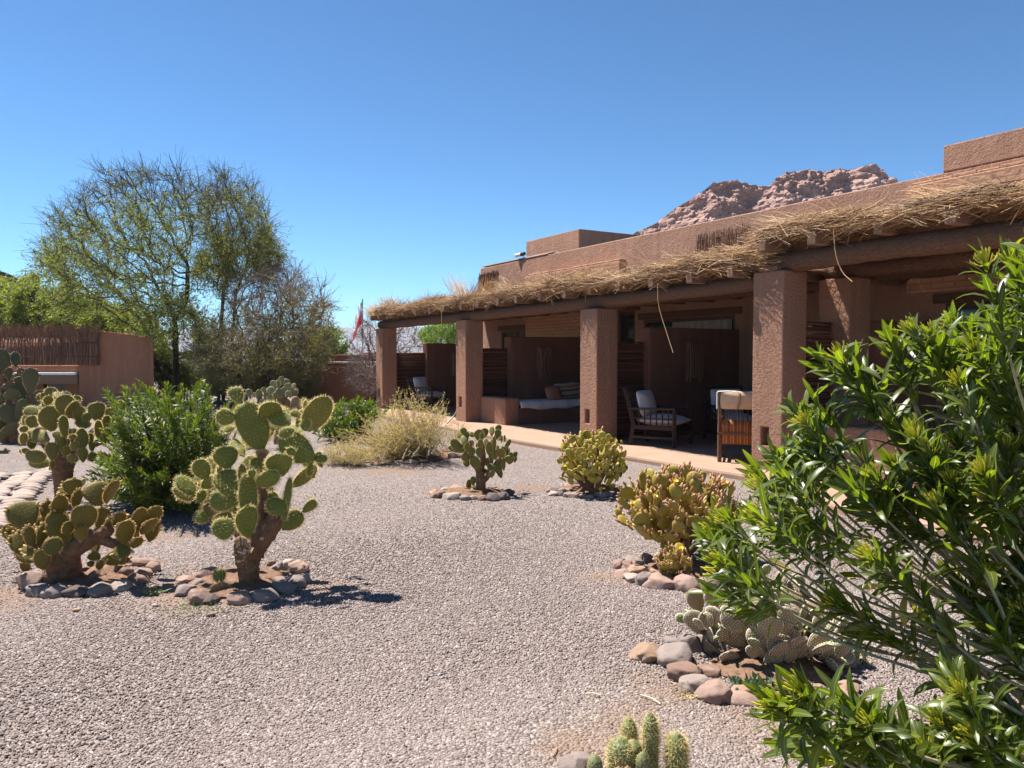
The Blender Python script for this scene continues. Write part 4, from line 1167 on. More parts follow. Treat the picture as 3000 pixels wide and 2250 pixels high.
def add_pad(mb, p0, p1, nrm, w, thick=None, rng=None, mats=(0, 1), areole=None, bend=0.0, nphi=16, nt_=11):
    """flattened obovate pad from p0 (joint) to p1 (tip); nrm = direction its face looks"""
    p0 = np.asarray(p0, float); p1 = np.asarray(p1, float)
    h = np.linalg.norm(p1 - p0); ax = (p1 - p0) / h
    nrm = np.asarray(nrm, float); nrm = unit(nrm - ax * (nrm @ ax)); sd = np.cross(ax, nrm)
    thick = thick or min(w, h) * 0.17
    skew = rng.normal(0, 0.05); e1 = 1.18 + 0.25 * rng.random()
    ph = rng.random(2) * 6.28
    def prof(t):
        s = np.clip(t, 0, 1) ** e1
        return np.maximum(np.sqrt(np.maximum(4 * s * (1 - s), 0)), 0.22 * (1 - t) ** 2)
    def surf(t, phi):
        pr = prof(t)
        W = w / 2 * pr * (1 + 0.05 * np.sin(5 * t + ph[0]))
        T = thick / 2 * np.minimum(1, pr * 1.3) ** 0.8
        x = W * np.cos(phi) + skew * w * t * t; y = T * np.sign(np.sin(phi)) * np.abs(np.sin(phi)) ** 0.8
        y = y + bend * h * (t * t) + 0.03 * w * np.sin(3 * t + ph[1]) * np.cos(phi)
        return p0 + ax * (t * h)[..., None] + sd * x[..., None] + nrm * y[..., None]
    tt = (1 - np.cos(np.linspace(0, np.pi, nt_))) / 2
    tt[0] = 0.0; tt[-1] = 0.9995
    ff = np.linspace(0, 2 * np.pi, nphi, endpoint=False)
    Tm, Fm = np.meshgrid(tt, ff, indexing='ij')
    V = surf(Tm, Fm).reshape(-1, 3)
    i = np.arange(nt_ - 1)[:, None]; j = np.arange(nphi)[None]; k = (j + 1) % nphi
    mb.add(V, np.stack([i*nphi+j, i*nphi+k, (i+1)*nphi+k, (i+1)*nphi+j], -1).reshape(-1, 4), mats[0])
    if areole:
        sp, kind, L, wd, npr = areole
        P, Q = [], []
        rows = max(3, int(h / sp))
        for r in range(1, rows + 1):
            t = (r - 0.4) / rows
            hw = w / 2 * prof(np.array(t))
            cols = max(1, int(2 * hw / sp))
            for c in range(cols + 1):
                u = (c + 0.5 * (r % 2)) / max(cols, 1) * 2 - 1
                if abs(u) > 0.99: continue
                for sg in (1, -1):
                    phi = math.acos(u) * sg
                    P.append((t, phi)); Q.append(sg)
        # the rim
        for t in 1 - (1 - np.linspace(0.12, 0.998, max(10, int(4.2 * h / sp)))) ** 1.15:
            for phi in (0.0, math.pi): P.append((t, phi)); Q.append(0)
        if len(P):
            A = np.array(P)
            S_ = surf(A[:, 0], A[:, 1])
            c0 = p0 + ax * (A[:, 0] * h * 0.96)[:, None] 
            q = np.array(Q)
            nn = np.where((q != 0)[:, None], nrm[None] * q[:, None] + 0.35 * unit(S_ - c0), unit(S_ - (p0 + p1) / 2))
            nn = unit(nn)
            if kind == 'spine':
                spikes(mb, S_[q != 0], nn[q != 0], max(1, npr - 1), L * 0.75, wd * 0.7, mats[1], rng); spikes(mb, S_[q == 0], nn[q == 0], npr + 1, L, wd, mats[1], rng, 0.8)
            else:
                rr_ = wd * (0.8 + 0.4 * rng.random(len(S_)))
                s = unit(np.cross(nn, np.array([0.3, 0.5, 0.8])))
                Mx = np.stack([s * rr_[:, None], np.cross(nn, s) * rr_[:, None], nn * (L * np.ones(len(S_)))[:, None]], 1)
                mb.inst(OCT_V, OCT_F, Mx, S_, mats[1], rng.random(len(S_)))
    return surf

def bud_shape(mb, p, d, L, r, mat_, rng, tint=None):
    d = unit(d); s = unit(np.cross(d, rng.normal(size=3)))
    t = np.array([0, 0.25, 0.6, 0.9, 1.0]); R = np.array([0.55, 0.95, 1.0, 0.6, 0.25]) * r
    mb.tube([p + d * L * x for x in t], R, 6, mat_, rng.random() if tint is None else tint, True)

def flower_shape(mb, p, d, r, mat_, rng):
    d = unit(d); s = unit(np.cross(d, rng.normal(size=3))); q = np.cross(d, s)
    for ring_, (nn, tilt, k) in enumerate(((9, 0.55, 1.0), (7, 0.95, 0.75))):
        for i in range(nn):
            a = 2 * math.pi * (i + 0.5 * ring_) / nn
            o = s * math.cos(a) + q * math.sin(a); tdir = o * math.cos(tilt) + d * math.sin(tilt); sd = np.cross(tdir, d); sd = unit(sd)
            L = r * k
            V = [p, p + tdir * L * 0.5 + sd * L * 0.28, p + tdir * L + sd * L * 0.12 + d * L * 0.1, p + tdir * L - sd * L * 0.12 + d * L * 0.1, p + tdir * L * 0.5 - sd * L * 0.28]
            mb.add(V, [(0, 1, 2, 3, 4)], mat_, rng.random())

class Buds:
    """the first hundred buds are parts of their pads, the rest one mesh"""
    def __init__(self, name, root, m): self.name, self.root, self.m, self.k, self.rest = name, root, m, 0, MB()
    def add(self, pad_ob, p, d, L, r, rng):
        if self.k < 100 and pad_ob is not None:
            q = MB(); bud_shape(q, p, d, L, r, 0, rng); q.build(self.name, M[self.m], pad_ob); self.k += 1
        else: bud_shape(self.rest, p, d, L, r, 0, rng)
    def done(self):
        if self.rest.v: self.rest.build(self.name, M[self.m], self.root)['kind'] = 'stuff'

def cactus_from_photo(name, zm, depth, pads, trunk, label, cat='cactus', pad='pad', spine='spine', areole=(0.024, 'spine', 0.02, 0.0022, 3), dj=0.16, seed=0, buds=None, base_pt=None, group='prickly pear cacti in the yard', brown=(), fill=0, fdep=0.3):
    """pads are read off the photograph and set at their own distance:
       ('l', bx, by, tx, ty, w, yaw, dd)  or  ('b', x0, x1, y0, y1, yaw, dd)"""
    rng = np.random.default_rng(seed)
    root = empty(name, (base_pt[0], base_pt[1], 0), label, cat, group)
    sc = zm(1, 0)[0] - zm(0, 0)[0]
    if buds: bset = Buds('fruit', root, buds['mat'])
    for ti, t in enumerate(trunk):
        pts = []
        for (x, y, wpx, dd) in t:
            p = at_depth(*zm(x, y), depth + dd); pts.append(list(p) + [wpx * sc / FPX * depth / 2])
        pr = path(pts, 4 + 6 * (len(pts)))
        mb = MB(); mb.tube(pr[:, :3], np.maximum(pr[:, 3], 0.004), 14, 0, 0.5, True, 0.06, seed + ti)
        rg = np.random.default_rng(seed + ti + 5)
        V = np.vstack(mb.v)
        spikes(mb, V[rg.integers(0, len(V), 160)], unit(rg.normal(size=(160, 3)) + np.array([0, -0.3, 0.2])), 2, 0.016, 0.0018, 1, rg)
        mb.build('trunk', [M['trunk'], M[spine]], root)
    src = list(pads)
    for k in range(fill):
        q = src[rng.integers(0, len(src))]
        if q[0] == 'l': cx, cy, w0, h0 = (q[1] + q[3]) / 2, (q[2] + q[4]) / 2, q[5], math.hypot(q[3] - q[1], q[4] - q[2])
        else: cx, cy, w0, h0 = (q[1] + q[2]) / 2, (q[3] + q[4]) / 2, q[2] - q[1], q[4] - q[3]
        k1 = 0.65 + 0.4 * rng.random(); an = rng.normal(0, 0.7)
        cx += rng.normal(0, 0.45) * w0; cy += rng.normal(0.1, 0.4) * h0
        pads = pads + [('l', cx - math.sin(an) * h0 * k1 / 2, cy + math.cos(an) * h0 * k1 / 2, cx + math.sin(an) * h0 * k1 / 2, cy - math.cos(an) * h0 * k1 / 2, w0 * k1, rng.normal(0, 30), rng.uniform(0.04, fdep))]
    for k, q in enumerate(pads):
        if q[0] == 'l':
            _, bx, by, tx, ty, w = q[:6]; rest = q[6:]
        else:
            _, x0, x1, y0, y1 = q[:5]; rest = q[5:]
            bx = (x0 + x1) / 2 + rng.normal(0, 0.06) * (x1 - x0); tx = (x0 + x1) / 2; by, ty, w = y1, y0, (x1 - x0)
        yaw = rest[0] if len(rest) > 0 and rest[0] is not None else rng.normal(0, 22)
        dd = rest[1] if len(rest) > 1 else rng.uniform(-dj, dj)
        lean = rng.normal(0, 0.04)
        p0 = at_depth(*zm(bx, by), depth + dd); p1 = at_depth(*zm(tx, ty), depth + dd + lean)
        wm = w * sc / FPX * (depth + dd)
        ax = unit(p1 - p0); view = unit(np.array([0, 0, EYE]) - p0)
        n = unit(view - ax * (view @ ax)); a = math.radians(yaw)
        n = n * math.cos(a) + np.cross(ax, n) * math.sin(a)
        if abs(yaw) > 30: wm = wm / max(0.45, math.cos(a))
        mb = MB()
        m_ = 'pad_brown' if k in brown else pad
        ar = areole
        surf = add_pad(mb, p0, p1, n, wm, min(wm, np.linalg.norm(p1 - p0)) * 0.11 + 0.008, rng, (0, 1), ar, rng.normal(0, 0.04))
        o = mb.build('pad', [M[m_], M[spine]], root)
        if buds and np.linalg.norm(p1 - p0) > buds.get('minh', 0.05) and rng.random() < buds['p']:
            for t in np.linspace(buds.get('t0', 0.55), 0.99, buds['n']):
                for phi in (0, math.pi):
                    if rng.random() < buds['dens']:
                        s = surf(np.array([t]), np.array([phi + rng.normal(0, 0.25)]))[0]
                        bset.add(o, s - 0.2 * buds['L'] * unit(s - (p0 + p1) / 2), unit(s - (p0 * 0.6 + p1 * 0.4)) + rng.normal(0, 0.15, 3), buds['L'] * (0.7 + 0.6 * rng.random()), buds['r'] * (0.8 + 0.4 * rng.random()), rng)
    if buds: bset.done()
    return root

# the tall cactus in the middle left
dC1 = 5.12
b1 = at_ground(*zB(1030, 1245))
def A_(x, y):  # zoom A -> zoom B coordinates
    p = zA(x, y); return ((p[0] - 450) * 3.687, (p[1] - 1400) * 3.687)
PA = [('l',745,480,640,265,190,8,0),('l',1040,1170,830,470,450,12,0.03),('l',675,700,395,665,220,-10,-.05),('l',670,830,515,860,100,20,.08),('l',1440,790,1170,560,275,10,.05),('l',1250,860,1040,650,180,35,.12),
      ('l',1790,1260,1285,1010,420,-8,-.02),('l',1690,880,1960,400,340,38,.1),('l',1660,605,1655,445,66,20,.06),('l',1590,660,1455,615,100,10,.05),('l',1650,880,1665,712,135,-10,.0),('l',1500,865,1285,925,140,10,-.06),
      ('l',1570,900,1640,570,170,20,.16),('l',1525,1205,1398,1135,105,5,-.16),('l',1770,1275,1965,1262,110,0,.0),('l',1745,1300,1720,1505,95,30,.02),('l',1480,1665,1810,1385,170,52,.15),
      ('l',560,1410,510,1088,330,6,-.05),('l',795,1240,635,985,150,15,.0),('l',260,1560,130,1285,245,-8,-.08),('l',340,1510,310,1248,115,30,.05),('l',1330,1515,1275,1195,340,4,-.08),('l',1000,1445,980,1252,210,30,-.02),
      ('l',955,1620,1290,1500,215,5,-.14),('l',800,1650,740,1352,130,50,-.1),('l',905,1535,905,1418,105,0,-.17),('l',940,1480,940,1382,110,5,-.12),('l',460,1480,435,1345,90,40,.05),('l',1050,1270,1050,1130,180,10,.05)]
PB = [('l',850,205,760,-85,280,4,-.16),('l',1030,480,1010,-50,220,28,-.18),('l',1030,650,970,305,215,34,-.24),('l',905,265,612,250,200,6,-.12),('l',890,480,665,605,225,6,-.14),('l',620,432,443,420,125,12,.0),('l',695,450,545,297,115,30,.02),
      ('l',440,215,208,130,135,-42,.05),('l',455,195,250,-15,150,20,.03),('l',520,110,665,0,135,10,.02),('l',480,275,545,128,95,10,.0),('l',1400,400,1280,220,195,8,-.1),('l',1390,560,1600,370,195,12,.02),('l',1610,372,1755,250,110,15,.05),
      ('l',1400,530,1470,0,80,20,-.05),('l',730,1275,710,1125,185,5,-.12),('l',715,1140,702,985,128,5,-.12),('l',1130,420,1190,120,170,25,.0),('l',700,520,790,370,170,25,.05),('l',1250,420,1300,150,150,30,.05)]
pads1 = []
for q in PA:
    bx, by = A_(q[1], q[2]); tx, ty = A_(q[3], q[4]); pads1.append(('l', bx, by, tx, ty, q[5] * 3.687 / 4.809) + q[6:])
pads1 += PB
tr1 = [[(1030, 1270, 175, 0), (1030, 1100, 215, 0), (1020, 900, 250, 0), (1090, 740, 270, 0), (1200, 600, 250, 0), (1310, 460, 200, 0), (1350, 330, 130, 0)],
       [(1020, 900, 240, -.01), (985, 760, 230, -.04), (985, 660, 190, -.06)],
       [(1180, 600, 160, 0), (1150, 300, 140, .02), (1160, 0, 110, .03), (1166, -290, 80, .03)],
       [(1050, 760, 120, .02), (820, 480, 110, .04), (560, 300, 80, .03)]]
cactus_from_photo('prickly_pear', zB, dC1, pads1, tr1, 'tallest prickly pear with a thick brown trunk and large round green pads', base_pt=b1, seed=101, areole=(0.022, 'spine', 0.026, 0.003, 3), brown=(28, 44), fill=30, fdep=0.42)
# torn woody wound on its trunk
wv = MB(); rng = np.random.default_rng(77)
cw = at_depth(*zB(985, 740), dC1 - 0.20)
for i in range(26):
    p = cw + rng.normal(0, 1, 3) * np.array([0.03, 0.012, 0.035]); q = p + unit(rng.normal(size=3) + np.array([0, -0.8, 0.3])) * (0.02 + 0.03 * rng.random())
    wv.bar(p, q, 0.012 + 0.012 * rng.random(), 0.006, 0, rng.random())
M['deadwood'] = tint_mat('dead_cactus_wood', [(0, (0.30, 0.19, 0.11)), (1, (0.66, 0.52, 0.36))], 0.9)
cac1 = [o for o in bpy.data.objects if o.name == 'prickly_pear'][0]
wv.build('torn_bark', M['deadwood'], cac1, smooth=False)

# the ochre cactus at the left front
b2 = at_ground(*zC(720, 1440))
P2 = [('l',330,790,220,465,325,6,-.1),('l',850,400,830,212,205,10,.1),('l',1150,520,1110,238,295,6,.05),('l',1240,490,1322,238,130,55,.08),('l',690,680,690,398,175,15,.0),('l',960,805,990,508,285,4,-.12),('l',770,1000,620,585,265,12,-.08),
      ('l',260,1095,180,825,205,5,-.12),('l',375,1000,320,765,135,25,-.16),('l',440,975,565,700,140,30,-.14),('l',435,1080,248,1028,95,10,-.2),('l',500,1260,480,1035,175,6,-.2),('l',620,1095,590,885,195,5,-.2),('l',185,860,90,800,100,10,-.02),
      ('l',1560,850,1660,545,165,12,.0),('l',1700,780,1815,528,165,10,.06),('l',1640,850,1792,675,110,50,.0),('l',1420,960,1480,695,205,8,-.08),('l',1400,965,1420,1130,205,0,-.06),('l',1330,1030,1330,1212,235,0,.06),('l',1010,1120,1165,1095,115,20,.0),
      ('l',1400,720,1390,598,135,10,.08),('l',1150,770,1190,535,185,15,.05),('l',1240,900,1250,688,105,30,.0),('l',440,740,430,640,85,15,.05),('l',1060,1230,1040,1160,80,10,-.05),('l',1150,1260,1160,1150,90,10,-.02),('l',880,560,880,340,120,40,.03),('l',520,660,540,470,120,40,.06),('l',1540,1010,1620,890,130,30,-.1),('l',760,860,830,700,150,30,-.16),('l',950,930,930,760,130,20,-.16),('l',1290,780,1310,640,120,30,.1)]
tr2 = [[(715, 1450, 430, 0), (720, 1330, 420, 0), (740, 1180, 360, 0), (790, 1060, 270, -.02), (960, 960, 200, -.02), (1150, 850, 170, 0), (1290, 790, 120, 0)],
       [(680, 1200, 260, -.05), (560, 1060, 190, -.1), (430, 950, 120, -.1), (330, 820, 80, -.1)],
       [(800, 1080, 200, .02), (820, 880, 150, .02), (860, 700, 100, .02), (1000, 520, 70, .04)],
       [(1100, 880, 130, 0), (1330, 960, 110, 0), (1450, 950, 90, 0)]]
cactus_from_photo('prickly_pear', zC, 5.2, P2, tr2, 'low spreading prickly pear with ochre spines and dried fruit on its rims, front left', base_pt=b2, seed=202, fill=26, fdep=0.35, pad='pad_ochre', spine='ochre_spine', areole=(0.02, 'spine', 0.011, 0.003, 3), buds=dict(p=0.75, n=7, dens=0.45, L=0.026, r=0.0085, mat='oldfruit'), group='prickly pear cacti in the yard')
# the cactus behind it
b3 = at_ground(*zD(770, 1950))
P3 = [('l',570,1400,308,1408,165,4,-.2),('l',615,1500,358,1438,155,12,-.15),('b',565,705,1228,1445,8,-.2),('b',925,1065,1058,1335,10,-.22),('b',948,1060,1288,1472,6,-.25),('l',790,1165,765,905,118,20,-.2),('b',858,950,1218,1337,0,-.27),('l',600,1200,335,1100,175,5,-.15),
      ('b',680,885,645,905,6,0),('l',640,1095,575,785,255,8,-.05),('l',470,900,308,808,135,8,.0),('b',318,450,898,1052,8,-.1),('b',268,342,890,1052,25,-.05),('b',1070,1270,738,965,2,.1),('b',1250,1345,912,1062,12,.05),('b',1280,1412,803,962,15,.15),('l',1450,990,1475,718,105,18,.1),('b',1155,1250,972,1192,14,-.05),
      ('b',1250,1350,1045,1202,12,-.08),('l',950,985,970,788,155,28,.05),('l',835,935,925,718,130,50,.0),('b',860,975,658,772,10,.12),('b',555,690,558,690,8,.15),('b',535,640,662,782,10,.05),('b',660,740,618,692,10,.1),('b',490,560,620,722,20,.12),('b',838,927,1048,1142,4,-.22),('b',838,920,1128,1192,4,-.26),
      ('b',645,742,1088,1192,4,-.22),('b',700,812,1155,1312,14,-.12),('b',243,337,1028,1112,10,-.12),('b',240,332,1108,1265,10,-.15),('b',278,362,1298,1372,5,-.15),('l',800,1415,955,1428,95,8,-.2),('b',1058,1172,1348,1465,6,-.18),('b',1048,1132,1118,1262,15,-.12),('b',1348,1462,1008,1112,8,.0),('b',1222,1302,1138,1255,16,-.1),
      ('b',930,1105,955,1065,10,-.02),('l',400,1315,385,1178,100,45,-.1),('b',608,662,1438,1555,20,-.15),('b',1000,1102,868,995,12,.02),('b',760,850,1270,1420,15,-.1),('b',1080,1160,1200,1340,20,-.05),('b',470,560,1040,1180,20,0),('b',1340,1420,1100,1230,20,.05)]
tr3 = [[(770, 1960, 200, 0), (770, 1800, 200, 0), (765, 1640, 230, 0), (760, 1500, 270, 0), (760, 1380, 260, 0), (740, 1250, 160, 0)],
       [(740, 1480, 170, 0), (620, 1330, 120, -.02), (520, 1200, 90, 0), (460, 1050, 60, 0)],
       [(800, 1450, 170, 0), (950, 1290, 120, 0), (1120, 1120, 90, 0), (1230, 1000, 60, .05)],
       [(770, 1300, 150, .03), (780, 1080, 100, .03), (780, 900, 60, .03)],
       [(1150, 1250, 80, 0), (1320, 1180, 70, .02), (1400, 1080, 50, .02)]]
cactus_from_photo('prickly_pear', zD, 7.95, P3, tr3, 'bushy olive prickly pear on a brown trunk beside the left leafy bush', base_pt=b3, seed=303, fill=42, fdep=0.45, pad='pad_grey', areole=(0.028, 'spine', 0.022, 0.0035, 2), dj=0.2)
# dark cactus cut by the left edge
b4 = at_ground(*zD(100, 1235))
P4 = [('b',-70,115,90,360,8,0),('b',128,232,128,310,10,.05),('l',372,640,365,325,170,4,-.05),('b',168,292,425,535,10,.1),('l',-10,740,100,640,120,15,0),('l',60,700,225,590,145,8,-.05),('l',10,640,150,520,120,15,0),('l',310,745,165,515,150,12,.0),('l',210,1010,40,760,220,6,-.1),('l',225,965,285,695,125,8,-.1),
      ('l',-40,1190,215,995,120,10,-.2),('b',318,482,638,785,10,.0),('l',-80,1372,102,1372,105,0,-1.6),('b',-30,90,430,600,10,.1),('b',60,150,330,470,20,.1),('b',-60,60,620,800,20,.05),('b',230,330,330,430,15,.12),('b',420,560,590,720,12,.1),('b',90,200,880,1040,15,-.05),('b',-80,20,230,450,10,.05),('b',330,420,760,900,20,.05),('b',-60,80,900,1100,10,0)]
tr4 = [[(190, 1235, 110, 0), (180, 1150, 100, 0), (150, 1050, 90, 0), (120, 900, 90, 0), (100, 700, 70, 0)], [(60, 1235, 120, 0.1), (40, 1000, 110, .1), (0, 700, 80, .1), (30, 400, 60, .1)], [(170, 1050, 80, .05), (300, 850, 60, .05), (370, 650, 40, .0)]]
cactus_from_photo('prickly_pear', zD, 13.8, P4, tr4, 'large dark prickly pear with fruit along its rims, cut by the left edge', base_pt=b4, seed=404, fill=16, fdep=0.6, pad='pad_dark', areole=(0.05, 'spine', 0.012, 0.004, 1), buds=dict(p=0.6, n=6, dens=0.7, L=0.045, r=0.018, mat='fruit', t0=0.7, minh=0.2))
# pale one behind the tall cactus
b5 = at_ground(850, 1300)
P5 = [('b',820,912,285,395),('b',905,967,338,405),('b',955,1057,293,455),('b',1038,1107,262,335),('b',1105,1227,248,365),('b',1155,1252,163,270),('b',1283,1362,108,240),('b',1333,1452,143,255),('b',1353,1472,200,315),('b',1463,1527,208,295),('b',1243,1372,273,425),('b',1063,1142,298,485),('b',1373,1452,308,400),('b',1453,1552,298,385),('b',1118,1212,368,485),('b',1163,1252,378,535),('b',1248,1352,358,515),('b',1093,1187,473,575),('b',1340,1452,420,645),('b',1448,1582,388,610),('b',1253,1302,158,275,40),('b',1200,1260,330,450,35),('b',1000,1070,440,560),('b',1300,1400,520,700),('b',1180,1280,560,720)]
tr5 = [[(1320, 1060, 220, 0), (1320, 850, 200, 0), (1330, 650, 170, 0), (1330, 450, 110, 0), (1330, 300, 60, 0)], [(1300, 800, 120, 0), (1180, 600, 90, 0), (1090, 480, 60, 0), (1000, 420, 40, 0)], [(1340, 700, 120, 0), (1460, 560, 90, 0), (1500, 400, 50, 0)]]
cactus_from_photo('prickly_pear', zA, 12.9, P5, tr5, 'pale green prickly pear behind the tall cactus, in front of the far wall', base_pt=b5, seed=505, fill=14, fdep=0.5, pad='pad_pale', areole=(0.045, 'spine', 0.012, 0.004, 1), dj=0.25, brown=(13, 18, 19))
# small upright one in the middle
b6 = at_ground(*z1(1200, 1312))
P6 = [('b',1280,1332,738,825),('b',1330,1392,763,838),('b',1033,1092,748,812),('b',1150,1237,763,872),('b',1108,1167,788,832),('l',1045,965,955,850,82),('b',1030,1102,813,902),('b',1203,1237,788,872,35),('b',1248,1312,868,992),('b',1308,1347,828,952),('b',1338,1372,898,962),('b',1343,1422,928,1012),('l',1410,942,1472,853,48,25),('b',1413,1472,938,1002),('b',1418,1502,988,1068),('b',1480,1527,978,1052),('l',1125,1012,1038,998,75),('b',1050,1122,1018,1092),('b',1098,1167,918,1002),('b',1158,1242,913,1012),('l',1200,1115,1130,1005,100),('b',1338,1402,1018,1142),('b',1388,1432,1008,1122,30),('b',1203,1277,1098,1168),('b',1263,1337,1058,1132),('b',1278,1337,1123,1182),('b',1238,1292,1008,1082),('b',1068,1112,878,952),('b',1088,1142,863,932),('b',1383,1402,818,882,50),('b',1408,1427,813,872,50),('b',1083,1132,1198,1305),('b',1113,1177,1268,1342,5,-.1),('b',1123,1177,1163,1252),('b',1128,1157,1193,1282),('b',1310,1360,940,1030),('b',1180,1230,850,930),('b',1280,1330,960,1060)]
tr6 = [[(1200, 1318, 75, 0), (1212, 1240, 85, 0), (1205, 1170, 75, 0), (1190, 1110, 60, 0), (1150, 1040, 50, 0), (1110, 960, 30, 0)], [(1215, 1220, 70, 0), (1270, 1160, 60, 0), (1340, 1080, 55, 0), (1380, 1010, 40, 0)], [(1205, 1130, 60, .05), (1230, 1000, 50, .05), (1220, 880, 30, .05)], [(1290, 1120, 50, 0), (1300, 980, 40, 0), (1310, 850, 25, 0)]]
cactus_from_photo('prickly_pear', z1, 8.65, P6, tr6, 'small upright prickly pear with a bare crooked stem, middle of the gravel', base_pt=b6, seed=606, fill=34, fdep=0.25, pad='pad_grey', areole=(0.028, 'spine', 0.008, 0.003, 1), dj=0.13)

# dome shaped clumps of many small pads
def dome_cactus(name, c, rx, ry, rz, z0, npad, size, pad, label, seed, areole, spine='spine', buds=None, flowers=(), stems=8, parts=100, extra=None, new_pads=0, group='prickly pear cacti in the yard', low=-0.35):
    rng = np.random.default_rng(seed)
    root = empty(name, (c[0], c[1], 0), label, 'cactus', group)
    c = np.asarray(c, float); ctr = np.array([c[0], c[1], z0])
    dirs = []
    ga = math.pi * (3 - math.sqrt(5))
    for i in range(npad):
        zz = 1 - (1 - low) * (i + 0.5) / npad; r = math.sqrt(max(0, 1 - zz * zz)); a = i * ga + rng.normal(0, 0.2)
        dirs.append((r * math.cos(a), r * math.sin(a), zz))
    dirs = np.array(dirs)
    mb = MB()
    for s in range(stems):
        k = dirs[rng.integers(0, npad)]
        e = ctr + k * np.array([rx, ry, rz]) * 0.75
        q = path([c + np.array([rng.normal(0, 0.02), rng.normal(0, 0.02), 0]), c * 0.4 + e * 0.6 + rng.normal(0, 0.03, 3) - np.array([0, 0, 0.02]), e], 8)
        mb.tube(q, np.linspace(0.035, 0.014, 8), 7, 0, 0.5, True, 0.06, seed + s)
    mb.build('stems', M['trunk'], root)
    order = []
    for k in dirs:
        sh = 0.60 + 0.42 * rng.random() + 0.34 * noise.noise(Vector((k[0] * 2.1 + seed, k[1] * 2.1, k[2] * 2.1)))
        tip = ctr + k * np.array([rx, ry, rz]) * sh
        order.append((tip, k))
    order.sort(key=lambda e: (e[0][1] - 0.6 * e[0][2]))     # nearest and topmost first
    rest = MB(); bset = Buds('bud', root, 'bud'); ptips = []
    for i, (tip, k) in enumerate(order):
        s = size * (0.6 + 0.6 * rng.random())
        ax = unit(0.5 * k + np.array([0, 0, 0.8]) + rng.normal(0, 0.33, 3))
        n = unit(k + np.array([0, -0.25, 0]) + rng.normal(0, 0.5, 3))
        p0 = tip - ax * s * 0.6; p1 = tip + ax * s * 0.4; ptips.append(p1)
        mb = MB() if i < parts else rest
        surf = add_pad(mb, p0, p1, n, s * (0.68 + 0.25 * rng.random()), s * 0.2, rng, (0, 1), areole if i < parts else None, rng.normal(0, 0.05), 12, 8)
        if i < parts:
            mname = 'pad_new' if i < 0 else pad
            o = mb.build('pad', [M[mname], M[spine]], root)
        if new_pads and rng.random() < new_pads:
            q = MB(); d = unit(p1 - p0 + rng.normal(0, 0.03, 3)); t = s * 0.5
            add_pad(q, p1 - d * 0.004, p1 + d * t, unit(np.cross(d, rng.normal(size=3))), t * 0.72, t * 0.3, rng, (0, 1), areole, 0, 12, 8)
            q.build('young_pad', [M['pad_new'], M[spine]], root)
        if buds:
            for t in np.linspace(0.62, 0.995, 4):
                for phi in (0, math.pi):
                    if rng.random() < buds['dens']:
                        sfc = surf(np.array([t]), np.array([phi]))[0]
                        bset.add(o if i < parts else None, sfc - 0.003 * k, unit(sfc - p0) + np.array([0, 0, 0.4]) + rng.normal(0, 0.2, 3), buds['L'] * (0.6 + 0.8 * rng.random()), buds['r'] * (0.8 + 0.4 * rng.random()), rng)
    if rest.v:
        o = rest.build('pad', [M[pad], M[spine]], root); o['kind'] = 'stuff'
    if buds: bset.done()
    for (p, r) in flowers:
        p = min(ptips, key=lambda e: np.linalg.norm((e - np.asarray(p)) * np.array([1, 0.35, 1])) - 0.15 * (np.asarray(p)[1] - e[1]))
        ptips = [e for e in ptips if np.linalg.norm(e - p) > 1e-6]; p = p + np.array([0, -0.006, 0.012])
        q = MB(); bud_shape(q, np.asarray(p) - np.array([0, 0, 0.02]), np.array([0, -0.2, 1.0]), 0.025, 0.009, 1, rng); flower_shape(q, np.asarray(p, float), np.array([rng.normal(0, 0.2), -0.45, 0.9]), r, 0, rng)
        q.build('flower', [M['flower'], M['bud']], root)
    return root

c7 = at_ground(*z2(405, 1322))
dome_cactus('prickly_pear', c7, 0.38, 0.38, 0.325, 0.365, 400, 0.092, 'pad_yellow', 'dome shaped yellow green prickly pear of many small pads in front of the porch', 707, (0.03, 'spine', 0.005, 0.003, 1), buds=dict(dens=0.10, L=0.035, r=0.010),
            flowers=[(at_depth(*z2(540, 812), 8.75), 0.03), (at_depth(*z2(150, 1105), 8.55), 0.025)], low=-0.75)
c8 = at_ground(2000, 1660)
root8 = dome_cactus('prickly_pear', (c8[0] + 0.02, c8[1] + 0.15, 0), 0.45, 0.38, 0.275, 0.42, 260, 0.12, 'pad_bud', 'bushy prickly pear with reddish buds and yellow flowers, in front of the nearest pillar', 808, (0.018, 'dot', 0.003, 0.0022, 1), spine='ochre_spine', buds=dict(dens=0.42, L=0.036, r=0.0095),
            flowers=[(at_depth(*z2(785, 1322), 5.25), 0.026), (at_depth(*z2(770, 1382), 5.2), 0.024), (at_depth(*z2(1310, 1245), 5.2), 0.026), (at_depth(*z2(1620, 1085), 5.6), 0.02), (at_depth(*z2(760, 1232), 5.4), 0.02)], low=-0.95)
c8b = at_ground(1978, 1705)
dome_cactus('prickly_pear', (c8b[0], c8b[1], 0), 0.135, 0.12, 0.10, 0.13, 34, 0.085, 'pad_bud', 'low budding prickly pear with one yellow flower, at the foot of the bushy flowering one', 818, (0.014, 'dot', 0.003, 0.002, 1), spine='ochre_spine', buds=dict(dens=0.35, L=0.025, r=0.007), flowers=[(at_depth(1988, 1600, 5.05), 0.026)], stems=3, low=-0.7)
c9 = at_ground(2310, 1975)
dome_cactus('prickly_pear', (c9[0] - 0.02, c9[1] + 0.22, 0), 0.37, 0.34, 0.24, 0.14, 150, 0.12, 'pad_purple', 'low prickly pear with dull brown pads covered in white dots, behind the right stones', 909, (0.0125, 'dot', 0.0035, 0.0029, 1), spine='dots', stems=6, new_pads=0.3, low=-0.45)
